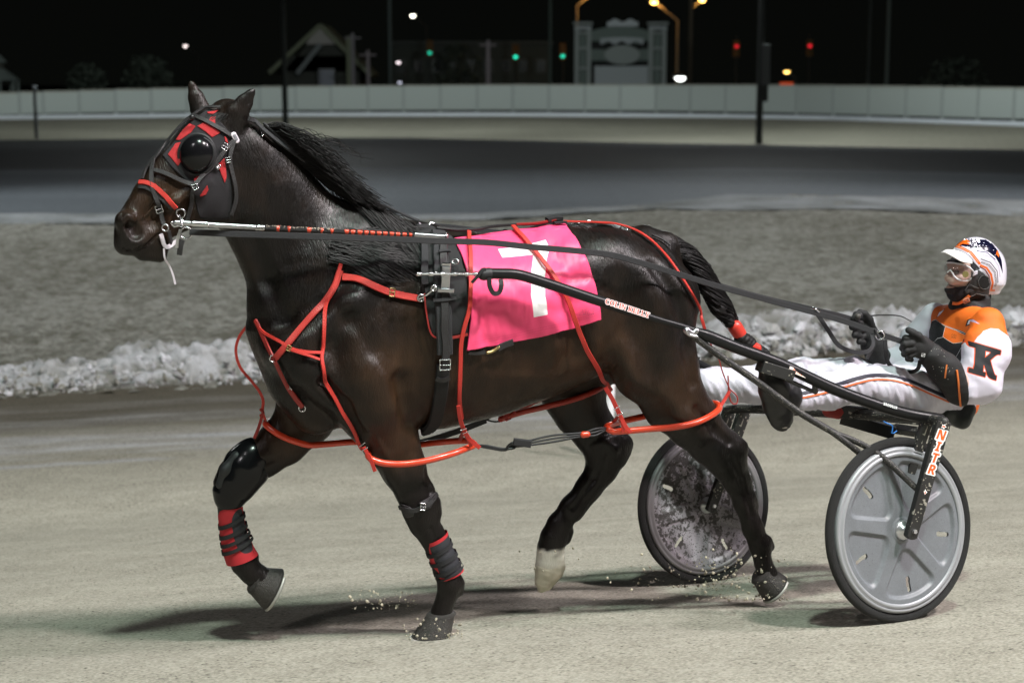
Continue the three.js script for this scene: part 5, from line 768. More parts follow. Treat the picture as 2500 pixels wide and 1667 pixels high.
  for (const d of [-5, 0, 5]) C([[1160, 1087, 0.16], [1186, 1090 + d * 0.5, 0.18], [1235, 1097 + d * 0.4, 0.2], [1250, 1090 + d * 0.4, 0.21], [1284, 1083 + d, 0.22], [1348, 1071 + d * 1.6, 0.23], [1428, 1060 + d * 0.9, 0.24], [1454, 1055 + d * 1.6, 0.24], [1486, 1044, 0.22]], 0.0042);
  mesh('connector_buckle', tubePx([[1238, 1092, 0.215], [1248, 1082, 0.22], [1262, 1080, 0.22], [1258, 1092, 0.22], [1240, 1096, 0.215]], 0.005), M.black, o); mesh('connector_clip', orient(rbox(0.07, 0.03, 0.014, 0.004), R(1275, 1081, 0.23), V(0.15, 1, 0), V(-0.2, 0, 1)), M.rubber, o); mesh('connector_tape', tubePx([[1424, 1061, 0.24], [1434, 1060, 0.24]], 0.013), M.redTube, o);
  mesh('connecting_strap', loose([[1020, 1082, -0.02], [1050, 1074, -0.04], [1130, 1048, -0.05], [1186, 1026, -0.05]], 0.024, 0.008), M.rubber, o); for (const d of [0, 8]) C([[1180, 1030 - d, -0.05], [1204, 1016 + d * 1.6, -0.05], [1224, 1014 + d * 1.8, -0.05]], 0.0035);
  rebase(o);
}
{ // leg boots
  const sleeve = (st, off, N = 40, T0 = 0, T1 = 1) => { // sleeve over a limb given as outline pairs
    const q = st.map(([x1, y1, x2, y2, z, kz = 0.9]) => { const a = R(x1, y1, z), b = R(x2, y2, z), c = a.clone().add(b).multiplyScalar(0.5); return { c, d: b.clone().sub(a).normalize(), r: a.distanceTo(b) / 2 + off, kz }; });
    const n = 36, pos = [], uv = [], idx = []; for (let i = 0; i <= N; i++) { const t = lerp(T0, T1, i / N) * (q.length - 1), k = Math.min(q.length - 2, Math.floor(t)), f = t - k, A = q[k], B = q[k + 1], c = A.c.clone().lerp(B.c, f), d = A.d.clone().lerp(B.d, f).normalize(), r = lerp(A.r, B.r, f), kz = lerp(A.kz, B.kz, f); for (let j = 0; j <= n; j++) { const a = j / n * 6.28318; const p = c.clone().addScaledVector(d, -Math.cos(a) * r).add(V(0, 0, Math.sin(a) * r * kz)); pos.push(p.x, p.y, p.z); uv.push(j / n, 1 - i / N); } }
    for (let i = 0; i < N; i++) for (let j = 0; j < n; j++) { const a = i * (n + 1) + j, b = a + 1, c = a + n + 1, d = c + 1; idx.push(a, b, c, b, d, c); } const g = new THREE.BufferGeometry(); g.setAttribute('position', new THREE.Float32BufferAttribute(pos, 3)); g.setAttribute('uv', new THREE.Float32BufferAttribute(uv, 2)); g.setIndex(idx); g.computeVertexNormals(); return g; };
  const ds = { side: THREE.DoubleSide };
  // far fore: tendon boot
  const farSt = [[534, 1216, 586, 1212, ZF], [535, 1262, 590, 1256, ZF], [540, 1310, 600, 1302, ZF], [547, 1352, 616, 1336, ZF], [556, 1378, 626, 1352, ZF]];
  const b1 = rigThing('tendon_boot', 'red tendon boot with black shell and four black straps on the lifted foreleg', 'leg boot', 'tendon boots on the forelegs');
  const redB = std([0.52, 0.03, 0.032], 0.8, 0, ds), shell = std([0.03, 0.031, 0.036], 0.6, 0, ds);
  const bootTex = (shellPath) => canvas(512, 1024, (c, w, h) => { c.fillStyle = '#b3242c'; c.fillRect(0, 0, w, h); c.fillStyle = '#2c2d32'; c.beginPath(); shellPath(c, w, h); c.fill(); c.strokeStyle = '#17171a'; c.lineWidth = 3; c.beginPath(); c.moveTo(w * 0.42, h * 0.6); c.lineTo(w * 0.40, h * 0.86); c.stroke(); });
  mesh('shell', sleeve(farSt, 0.006), new THREE.MeshPhysicalMaterial({ map: bootTex((c, w, h) => { c.moveTo(w * 0.235, h * 0.4); c.bezierCurveTo(w * 0.22, h * 0.12, w * 0.42, h * 0.06, w * 0.44, h * 0.25); c.lineTo(w * 0.45, h * 0.62); c.bezierCurveTo(w * 0.44, h * 0.84, w * 0.27, h * 0.84, w * 0.24, h * 0.62); }), roughness: 0.7, side: THREE.DoubleSide }), b1);
  for (const t of [0.30, 0.43, 0.545, 0.65]) mesh('boot_strap', sleeve(farSt.map(([a, b, c, d, z], i) => [a, b + 8, c, d - 14, z]), 0.009, 6, t, t + 0.055), std([0.012, 0.012, 0.013], 0.8, 0, ds), b1);
  rebase(b1);
  const nearSt = [[1036, 1325, 1088, 1296, ZN], [1046, 1352, 1098, 1330, ZN], [1056, 1378, 1112, 1358, ZN], [1066, 1405, 1122, 1382, ZN], [1072, 1416, 1128, 1390, ZN]];
  const b2 = rigThing('tendon_boot', 'dark tendon boot with red edges and black straps on the planted foreleg', 'leg boot', 'tendon boots on the forelegs');
  mesh('shell', sleeve(nearSt, 0.006), new THREE.MeshPhysicalMaterial({ map: bootTex((c, w, h) => { c.moveTo(w * 0.12, h * 0.08); c.lineTo(w * 0.5, h * 0.05); c.lineTo(w * 0.5, h * 0.9); c.lineTo(w * 0.3, h * 0.93); c.lineTo(w * 0.2, h * 0.9); c.lineTo(w * 0.12, h * 0.8); }), roughness: 0.7, side: THREE.DoubleSide }), b2);
  for (const t of [0.2, 0.42, 0.64, 0.82]) mesh('boot_strap', sleeve(nearSt.map(([a, b, c, d, z]) => [a, b + 3, c, d - 6, z]), 0.009, 6, t, t + 0.09), std([0.014, 0.014, 0.016], 0.8, 0, ds), b2);
  rebase(b2);
  // far fore: patent knee boot; near fore: knee boot suspender strap
  const k = rigThing('knee_boot', 'glossy black knee boot on the lifted foreleg', 'leg boot');
  mesh('cap', surface(field([...chain([[580, 1092, 655, 1146, ZF, 0.9], [556, 1120, 648, 1160, ZF, 0.95], [534, 1165, 622, 1185, ZF, 0.95], [526, 1200, 598, 1210, ZF, 0.9], [534, 1222, 582, 1222, ZF, 0.9]], 0.02)], (x, y, z) => -0.009), 0.006), M.patent, k);
  mesh('cap_flap', surface(field(chain([[566, 1112, 590, 1122, ZF + 0.035, 0.9], [542, 1145, 562, 1150, ZF + 0.04, 0.9], [530, 1182, 546, 1184, ZF + 0.035, 0.9]], 0.02), () => -0.006), 0.004), M.rubber, k);
  mesh('fleece_lining', surface(field(line([[632, 1148, 14, ZF + 0.03], [646, 1130, 13, ZF + 0.03]], 0.01), (x, y, z) => 0.004 * noise.noise(x * 90, y * 90, z * 90)), 0.005), std([0.16, 0.15, 0.13], 1), k);
  mesh('buckle', tubePx([[610, 1168, ZF + 0.04], [620, 1178, ZF + 0.03], [616, 1172, ZF + 0.03], [622, 1168, ZF + 0.03]], 0.0025), M.brass, k);
  rebase(k);
  const s = rigThing('knee_strap', 'black buckled strap round the knee of the planted foreleg', 'strap');
  mesh('strap', strapOn(horseF, [[979, 1236], [992, 1242], [1010, 1246], [1030, 1238], [1050, 1224], [1062, 1206]], 12, 0.008, 0.005), M.leather, s); mesh('flap', patch(horseF, [[980, 1228], [1000, 1236], [1012, 1246], [1010, 1258], [996, 1262], [986, 1256]], 0.007, { rings: 6, seg: 60 }), M.leather, s); mesh('flap', patch(horseF, [[1022, 1228], [1045, 1214], [1060, 1202], [1064, 1216], [1048, 1240], [1030, 1246]], 0.007, { rings: 6, seg: 60 }), M.leather, s); mesh('buckle', buckle(horseF, 1030, 1236, 12, 16, -0.2, 0.016), M.steel, s); rebase(s);
}
// ---------------------------------------------------------------- the sulky
const NW = toRig(V(1.484, 0.456, -6.08)), FW = toRig(V(0.874, 0.253, -7.228)), AX = FW.clone().sub(NW).normalize();   // wheel centres and axle
const M2 = { frame: std([0.014, 0.014, 0.015], 0.38, 0, { clearcoat: 0.4, clearcoatRoughness: 0.25 }), carbon: std([0.012, 0.012, 0.013], 0.33, 0, { specularIntensity: 0.55 }), tyre: std([0.018, 0.018, 0.018], 0.75, 0, { bumpMap: rep(T.fine, 6), bumpScale: 0.003 }), rim: std([0.34, 0.35, 0.37], 0.4, 0.2), hub: std([0.6, 0.6, 0.62], 0.3, 0.8) };
const dusty = new THREE.MeshPhysicalMaterial({ map: dataTex(512, (u, v) => { const d = tval(u, v, 120, 41) > 0.8 && tval(u, v, 24, 43) > 0.45 ? 1 : 0, e = tf(u, v, 8, 44, 4); const a = 0.13 + 0.1 * e * e; return d ? [0.62, 0.6, 0.56] : [a, a * 0.99, a * 0.98]; }), roughness: 0.55 });
function wheelDisc(hgt = 0.012) {
  const R0 = 0.288, NR = 80, NA = 420, sp = [170, 242, 314, 26, 98].map((a) => a * Math.PI / 180), pos = [], uv = [], idx = [], smn = (a, b, k) => smin(a, b, k);
  const h = (x, y) => { const r = Math.hypot(x, y); let d = smn(r - 0.058, 0.262 - r, 0.03); for (const a of sp) { const al = x * Math.cos(a) + y * Math.sin(a), pe = Math.abs(-x * Math.sin(a) + y * Math.cos(a)); if (al > -0.02) d = smn(d, pe - lerp(0.030, 0.024, al / 0.26), 0.04); } const c = clamp((d + 0.004) / 0.016, 0, 1); return hgt * (1 - c * c * (3 - 2 * c)) + 0.003 * (r < 0.05 ? 1 : 0); };
  const slot = (x, y) => { for (const a0 of [206, 278, 350, 50, 134]) { const a = a0 * Math.PI / 180, al = x * Math.cos(a) + y * Math.sin(a), pe = -x * Math.sin(a) + y * Math.cos(a), c = clamp(al, 0.192, 0.236); if (Math.hypot(al - c, pe) < 0.0095) return true; } return false; };
  for (const side of [1, -1]) { const o = pos.length / 3; for (let i = 0; i <= NR; i++) for (let j = 0; j < NA; j++) { const r = R0 * (i + 0.01) / NR, a = j / NA * 6.283185, x = r * Math.cos(a), y = r * Math.sin(a); pos.push(x, y, side * (0.004 + h(x, y) * (side > 0 ? 1 : 0.6))); uv.push(x / 0.6 + 0.5, y / 0.6 + 0.5); }
    for (let i = 0; i < NR; i++) for (let j = 0; j < NA; j++) { const a = (i + 0.5) / NR * R0, t = (j + 0.5) / NA * 6.283185; if (slot(a * Math.cos(t), a * Math.sin(t))) continue; const p = o + i * NA + j, q = o + i * NA + (j + 1) % NA, s = p + NA, u = q + NA; side > 0 ? idx.push(p, s, q, q, s, u) : idx.push(p, q, s, q, u, s); } }
  const g = new THREE.BufferGeometry(); g.setAttribute('position', new THREE.Float32BufferAttribute(pos, 3)); g.setAttribute('uv', new THREE.Float32BufferAttribute(uv, 2)); g.setIndex(idx); g.computeVertexNormals(); return g;
}
const discGeo = wheelDisc();
function wheel(parent, c, mat, rimMat, spin, label) {
  const n = AX.clone().negate(), x = V(1, 0, 0).addScaledVector(n, -n.x).normalize(), y = n.clone().cross(x), q = new THREE.Quaternion().setFromRotationMatrix(new THREE.Matrix4().makeBasis(x, y, n)).multiply(new THREE.Quaternion().setFromAxisAngle(V(0, 0, 1), spin));
  const w = mesh('wheel', discGeo, mat, parent, label); w.position.copy(c); w.quaternion.copy(q);
  const tp = []; for (let i = 0; i <= 14; i++) { const a = i / 14 * 6.283; tp.push(new THREE.Vector2(0.3365 + 0.0180 * Math.cos(a), 0.0175 * Math.sin(a))); } mesh('tyre', new THREE.LatheGeometry(tp, 120).rotateX(Math.PI / 2), M2.tyre, w);
  const rp = [[0.282, 0.019], [0.287, 0.024], [0.296, 0.024], [0.300, 0.016], [0.304, 0.022], [0.312, 0.020], [0.318, 0.012], [0.318, -0.012], [0.304, -0.02], [0.286, -0.018], [0.282, -0.012], [0.282, 0.019]].map(([a, b]) => new THREE.Vector2(a, b)); mesh('rim', new THREE.LatheGeometry(rp, 120).rotateX(Math.PI / 2), rimMat, w);
  const hp = [[0.001, 0.055], [0.012, 0.055], [0.016, 0.05], [0.018, 0.035], [0.034, 0.032], [0.038, 0.02], [0.04, 0.0], [0.038, -0.02], [0.02, -0.04], [0.001, -0.05]].map(([a, b]) => new THREE.Vector2(a, b)); mesh('hub', new THREE.LatheGeometry(hp, 32).rotateX(Math.PI / 2), M2.hub, w);
  return w;
}
const sulky = rigThing('sulky', 'black two-wheeled racing sulky with grey disc wheels', 'sulky');
{
  const greyTex = dataTex(512, (u, v) => { const a = 0.445 + 0.06 * (tf(u, v, 10, 61, 4) - 0.5) + 0.03 * (tval(u, v, 160, 64) - 0.5), sc = tval(u, v, 200, 65) > 0.93 && tval(u, v, 12, 66) > 0.6 ? -0.12 : 0; return [a + sc, (a + sc) * 1.03, (a + sc) * 1.07]; });
  const mudTex = dataTex(1024, (u, v) => { const x = u - 0.5, y = v - 0.5, r = Math.hypot(x, y), ang = Math.atan2(y, x), e = tf(u, v, 34, 71, 3), s = tval(u, v, 150, 72), f = tval(u, v, 80, 73), str = tval((ang / 6.2832 + 1) % 1, r, 40, 75); const m = sstep(0.7 * e + 0.3 * tf(u, v, 4, 79, 3) + 0.2 * (y > 0.0 ? y * 2 : 0) + 0.3 * (str - 0.5) * e + 0.22 * (f - 0.5), 0.5, 0.62), b = [0.56, 0.54, 0.565].map((c) => c * (0.85 + 0.3 * tval(u, v, 14, 78))), d = [0.25, 0.235, 0.235]; const fl = s > 0.80 ? 1 : 0; return b.map((c, i) => lerp(lerp(c, d[i], m), m > 0.5 ? 0.42 : 0.2, fl * 0.8)); });  // mud spatter, its blotches darker towards the upper half of the disc
  wheel(sulky, NW, new THREE.MeshPhysicalMaterial({ map: greyTex, roughness: 0.42, side: THREE.DoubleSide }), M2.rim, 0, 'clean light grey near wheel');
  wheel(sulky, FW, new THREE.MeshPhysicalMaterial({ map: mudTex, roughness: 0.6, side: THREE.DoubleSide }), std([0.2, 0.19, 0.2], 0.5, 0.2), 0.35, 'mud-spattered far wheel');
  const zN = NW.z + 0.05, zF = FW.z, B = (n, a, b, w, d, m = M2.frame, nz = V(-0.2, 0, 1)) => mesh(n, beam(a, b, w, d, nz), m, sulky), TT = (n, px, r, m = M2.frame) => mesh(n, tubePx(px, r), m, sulky);
  // forks: a flat outer blade and an inner blade at each wheel
  const hubN = NW.clone().addScaledVector(AX, -0.07), topN = R(2302, 1030, NW.z + 0.05);
  const blade = (a, b, wa, wb, th, n, m) => { const d = b.clone().sub(a).normalize(), nz = AX.clone().negate(), x = d.clone().cross(nz).normalize(), z = x.clone().cross(d), s = new THREE.Shape(), L = a.distanceTo(b); s.moveTo(-wa / 2, -0.02); s.quadraticCurveTo(0, -0.036, wa / 2, -0.02); s.lineTo(wb / 2, L); s.lineTo(-wb / 2, L); s.closePath(); const g = new THREE.ExtrudeGeometry(s, { depth: th, bevelEnabled: true, bevelSize: 0.003, bevelThickness: 0.003, bevelSegments: 2 }).translate(0, 0, -th / 2); g.applyMatrix4(new THREE.Matrix4().makeBasis(x, d, z).setPosition(a)); mesh(n, g, m, sulky); return { x, d, z, a, L, th }; };
  const fk = blade(hubN, topN, 0.044, 0.062, 0.02, 'outer_fork', dusty); blade(NW.clone().addScaledVector(AX, 0.05), R(2262, 1034, NW.z - 0.06), 0.03, 0.04, 0.018, 'inner_fork', dusty);
  blade(FW.clone().addScaledVector(AX, -0.06), R(1818, 1002, FW.z + 0.06), 0.04, 0.055, 0.02, 'inner_fork', dusty); blade(FW.clone().addScaledVector(AX, 0.06), R(1782, 1000, FW.z - 0.05), 0.04, 0.055, 0.02, 'outer_fork', dusty);
  mesh('axle_bolt', new THREE.CylinderGeometry(0.009, 0.009, 0.012, 6).rotateX(Math.PI / 2).applyQuaternion(new THREE.Quaternion().setFromUnitVectors(V(0, 0, 1), AX)).translate(...hubN.clone().addScaledVector(AX, -0.016).toArray()), M2.hub, sulky); mesh('axle_bolt', new THREE.CylinderGeometry(0.009, 0.009, 0.012, 6).rotateX(Math.PI / 2).applyQuaternion(new THREE.Quaternion().setFromUnitVectors(V(0, 0, 1), AX)).translate(...FW.clone().addScaledVector(AX, -0.078).toArray()), M2.hub, sulky);
  // printed stickers: lettering on thin film a little proud of the part
  const film = (n, w, h, draw, p, X, Y, Z) => { const t = canvas(Math.round(w * 4000), Math.round(h * 4000), draw); const g = new THREE.PlaneGeometry(w, h); g.applyMatrix4(new THREE.Matrix4().makeBasis(X, Y, Z).setPosition(p)); return mesh(n, g, new THREE.MeshPhysicalMaterial({ map: t, roughness: 0.4, alphaTest: 0.5, side: THREE.DoubleSide }), sulky); };
  const letters = (txt, font, o = {}) => (c, w, h) => { c.clearRect(0, 0, w, h); c.textAlign = 'center'; c.textBaseline = 'middle'; c.lineJoin = 'round'; const L = o.vertical ? txt.split('') : [txt]; L.forEach((ch, i) => { const y = o.vertical ? h * (i + 0.5) / L.length : h / 2; c.font = font(h, L.length); c.save(); c.translate(w / 2, y); if (o.slant) c.transform(1, 0, o.slant, 1, 0, 0); if (o.sx) c.scale(o.sx, 1); c.strokeStyle = o.edge; c.lineWidth = o.lw ?? h / L.length * 0.22; c.strokeText(ch, 0, 0); c.fillStyle = o.fill; c.fillText(ch, 0, 0); c.restore(); }); };
  { const p = fk.a.clone().addScaledVector(fk.d, fk.L * 0.73).addScaledVector(fk.z, 0.0145); const X = fk.x.clone(), Y = fk.d; film('lettering', 0.064, 0.18, letters('NITR', (h) => `900 ${h * 0.28}px sans-serif`, { vertical: true, fill: '#f0661c', edge: '#ffffff', lw: 46, sx: 1.2, slant: -0.12 }), p, X, Y, fk.z);
    const q = fk.a.clone().addScaledVector(fk.d, fk.L * 0.965).addScaledVector(fk.z, 0.0145); film('emblem', 0.03, 0.03, (c, w, h) => { c.clearRect(0, 0, w, h); c.fillStyle = '#fff'; c.beginPath(); for (let i = 0; i < 10; i++) { const a = i / 10 * 6.283, r = i % 2 ? w * 0.26 : w * 0.48; c.lineTo(w / 2 + r * Math.cos(a), h / 2 + r * Math.sin(a) * 0.8); } c.fill(); c.fillStyle = '#f0661c'; c.fillRect(w * 0.28, h * 0.4, w * 0.44, h * 0.2); }, q, X, Y, fk.z);
    const r = fk.a.clone().addScaledVector(fk.d, fk.L * 0.37).addScaledVector(fk.z, 0.0145); film('emblem', 0.024, 0.026, (c, w, h) => { c.clearRect(0, 0, w, h); c.fillStyle = '#fff'; c.beginPath(); c.moveTo(w * 0.3, h * 0.1); c.lineTo(w * 0.6, h * 0.4); c.lineTo(w * 0.9, h * 0.5); c.lineTo(w * 0.5, h * 0.95); c.lineTo(w * 0.2, h * 0.6); c.fill(); c.fillStyle = '#f0661c'; c.fillRect(w * 0.4, h * 0.5, w * 0.2, h * 0.3); }, r, X, Y, fk.z); }
  // arch over the axle, seat rails and seat
  mesh('arch', tube([R(1778, 1000, FW.z - 0.03), R(1815, 998, FW.z + 0.08), R(2020, 1008, 0), R(2255, 1022, NW.z - 0.08), R(2306, 1030, NW.z + 0.04)], 0.02), dusty, sulky);
  B('seat_rail', R(2030, 1002, 0.12), R(2300, 1026, 0.34), 0.05, 0.035, dusty, V(0, 0, 1)); B('seat_rail', R(1990, 1000, -0.12), R(2280, 1010, -0.1), 0.04, 0.03, dusty, V(0, 0, 1)); B('under_tray', R(2055, 1018, 0.05), R(2185, 1056, 0.16), 0.05, 0.16, M2.frame, V(0, 0, 1)); B('strut', R(2185, 1046, 0.1), R(2262, 1058, 0.4), 0.035, 0.03, dusty, V(0, 0, 1));
  mesh('rail_wrap', tube([R(2026, 1000, 0.12), R(2048, 1004, 0.13)], 0.033), M.redDull, sulky);
  mesh('seat', surface(field([limb(R(2305, 1010, -0.1), R(2310, 1010, 0.16), 0.05, 0.05, 1, 0.03), limb(R(2345, 1012, -0.12), R(2352, 1012, 0.18), 0.035, 0.035, 1, 0.04), limb(R(2362, 998, -0.1), R(2368, 998, 0.18), 0.025, 0.025, 1, 0.04), limb(R(2345, 1028, 0.02), R(2352, 1030, 0.2), 0.03, 0.03, 1, 0.03)]), 0.008), std([0.016, 0.02, 0.018], 0.5), sulky);
  mesh('cord', tubePx([[2186, 1010, 0.3], [2164, 1004, 0.3], [2151, 1014, 0.3], [2160, 1030, 0.3], [2180, 1040, 0.3], [2178, 1060, 0.3], [2190, 1052, 0.3]], 0.0028), std([0.03, 0.2, 0.6], 0.6), sulky);
  // near shaft with brace and foot rest
  const SH = [[1186, 668, 0.375], [1220, 668, 0.38], [1262, 670, 0.385], [1330, 690, 0.39], [1465, 735, 0.41], [1600, 778, 0.43], [1690, 805, 0.45], [1790, 845, 0.47], [1900, 886, 0.49], [2050, 955, 0.52], [2200, 1006, 0.56], [2296, 1024, 0.6]];
  mesh('shaft', tube(SH.map(([x, y, z]) => R(x, y, z)), (t) => (t < 0.30 ? 0.0195 : t < 0.34 ? lerp(0.0195, 0.0125, (t - 0.3) / 0.04) : t < 0.44 ? 0.0125 : t < 0.47 ? lerp(0.0125, 0.0225, (t - 0.44) / 0.03) : 0.0225), 120, false, 16), M2.carbon, sulky, 'near shaft with printed lettering');
  mesh('shaft_tip', tubePx([[1019, 669, 0.36], [1188, 669, 0.375]], 0.0042), M.steel, sulky); for (const x of [1020, 1050, 1078, 1108, 1138, 1160, 1172]) mesh('tip_collar', tubePx([[x, 669, 0.36], [x + 4, 669, 0.36]], 0.0085), M.steel, sulky);
  mesh('shaft_sleeve', tubePx([[1181, 670, 0.375], [1194, 668, 0.376]], 0.0225), M.rubber, sulky); mesh('safety_strap', loose([[1194, 678, 0.40], [1196, 700, 0.40], [1206, 716, 0.40], [1218, 714, 0.40], [1224, 696, 0.40], [1222, 682, 0.39]], 0.017, 0.003), M.rubber, sulky); mesh('tip_strap', loose([[1152, 690, 0.38], [1168, 672, 0.39], [1178, 658, 0.39], [1186, 657, 0.39]], 0.012, 0.003), M.rubber, sulky);
  mesh('brace_clamp', tubePx([[1676, 806, 0.455], [1690, 814, 0.456], [1700, 808, 0.455]], 0.014), M.alu, sulky); mesh('cable_tie', tubePx([[1676, 808, 0.47], [1682, 816, 0.47], [1702, 822, 0.47]], 0.006), M.alu, sulky);
  TT('brace', [[1684, 814, 0.45], [1760, 870, 0.47], [1850, 932, 0.5], [1950, 1005, 0.54], [2040, 1058, 0.58]], 0.0135, dusty); TT('brace', [[2040, 1058, 0.58], [2100, 1082, 0.6], [2150, 1112, 0.62], [2238, 1192, NW.z + 0.04]], 0.0125, dusty); TT('brace', [[2035, 1056, 0.58], [2080, 1090, 0.6], [2150, 1150, 0.58], [2200, 1200, NW.z - 0.07]], 0.0125, dusty);
  const q0 = R(1855, 892, 0.47), q1 = R(1932, 916, 0.49); B('foot_rest', q0, q1, 0.045, 0.09, dusty, V(0, 0, 1)); TT('foot_rest_rod', [[1920, 926, 0.5], [1992, 958, 0.5]], 0.008); B('foot_rest_tab', R(1990, 940, 0.5), R(1991, 958, 0.5), 0.02, 0.02);
  // far shaft, brace and foot rest, mostly hidden by the horse
  const far = (z) => -z; mesh('shaft', tube(SH.map(([x, y, z], i) => { const p = R(x, y, z); p.z = -z - 0.02; p.y += z * -0.26; return p; }), 0.021, 100, false, 12), M2.carbon, sulky);
  { const a = R(1855, 892, 0.47), b = R(1932, 916, 0.49); a.z = b.z = -0.46; a.y -= 0.1; b.y -= 0.1; B('foot_rest', a, b, 0.045, 0.09, dusty, V(0, 0, 1)); }
  // lettering along the shaft
  const along = (n, x0, y0, x1, y1, z, h, draw) => { const a = R(x0, y0, z), b = R(x1, y1, z), X = b.clone().sub(a).normalize(), Z = V(0, 0.35, 1).addScaledVector(X, -V(0, 0.35, 1).dot(X)).normalize(), Y = Z.clone().cross(X); film(n, a.distanceTo(b), h, draw, a.add(b).multiplyScalar(0.5), X, Y, Z); };
  along('lettering', 1476, 734, 1588, 771, 0.441, 0.030, letters('COLIN KELLY', (h) => `900 ${h * 0.9}px serif`, { fill: '#b4432c', edge: '#f7eef0', lw: 15, sx: 0.98 }));
  along('lettering', 1928, 900, 1976, 919, 0.520, 0.026, (c, w, h) => { c.fillStyle = '#f6e9e2'; c.fillRect(0, h * 0.1, w, h * 0.8); letters2(c, w, h); }); function letters2(c, w, h) { c.textAlign = 'center'; c.textBaseline = 'middle'; c.font = `italic 900 ${h * 0.8}px sans-serif`; c.fillStyle = '#ec5d1a'; c.save(); c.translate(w / 2, h / 2); c.scale(0.72, 1); c.fillText('NITROW', 0, 0); c.restore(); }
  along('lettering', 2146, 981, 2204, 1000, 0.574, 0.017, letters('BRODEUR', (h) => `bold ${h * 0.9}px sans-serif`, { fill: '#e8ecec', edge: 'rgba(0,0,0,0)', lw: 1, sx: 0.9 }));
  rebase(sulky);
}
// ---------------------------------------------------------------- the driver
const mk = (prims, fn) => { const b = field(prims), f = (x, y, z, l) => fn(b(x, y, z, l), x, y, z); f.prims = prims; return f; };
const driver = rigThing('person', 'person in white, orange and black racing suit leaning back on the sulky holding the reins', 'person');
// print a drawing on a garment, laid flat along the rig's side plane
function printed(f, g, size, bg, draw, ax = [1, 0], mat = {}) {
  g.computeBoundingBox(); const b = g.boundingBox, p = g.attributes.position, U = (x, z) => x * ax[0] + z * ax[1], H = b.max.y - b.min.y; let u0 = 9, u1 = -9; for (let i = 0; i < p.count; i++) { const u = U(p.getX(i), p.getZ(i)); u0 = Math.min(u0, u); u1 = Math.max(u1, u); } const W = u1 - u0, uv = g.attributes.uv; if (size * H / W > 2000) size = Math.floor(2000 * W / H); const s = Math.round(size * H / W);
  for (let i = 0; i < uv.count; i++) uv.setXY(i, (U(p.getX(i), p.getZ(i)) - u0) / W, (p.getY(i) - b.min.y) / H);
  const t = canvas(size, s, (c) => { c.fillStyle = bg; c.fillRect(0, 0, size, s); const at = (x, y) => { const h = march(f, x, y) ?? R(x, y, (b.min.z + b.max.z) / 2 + 0.1); return [(U(h.x, h.z) - u0) / W * size, (1 - (h.y - b.min.y) / H) * s]; }; const poly = (pts, fill, stroke, lw) => { c.beginPath(); pts.forEach(([x, y], i) => { const q = at(x, y); i ? c.lineTo(...q) : c.moveTo(...q); }); if (fill) { c.closePath(); c.fillStyle = fill; c.fill(); } if (stroke) { if (fill) c.closePath(); c.strokeStyle = stroke; c.lineWidth = lw; c.stroke(); } }; draw(c, at, poly, size / W / 590); });
  return new THREE.MeshPhysicalMaterial({ map: t, roughness: 0.6, bumpMap: rep(T.fine, 30), bumpScale: 0.0006, ...mat });
}
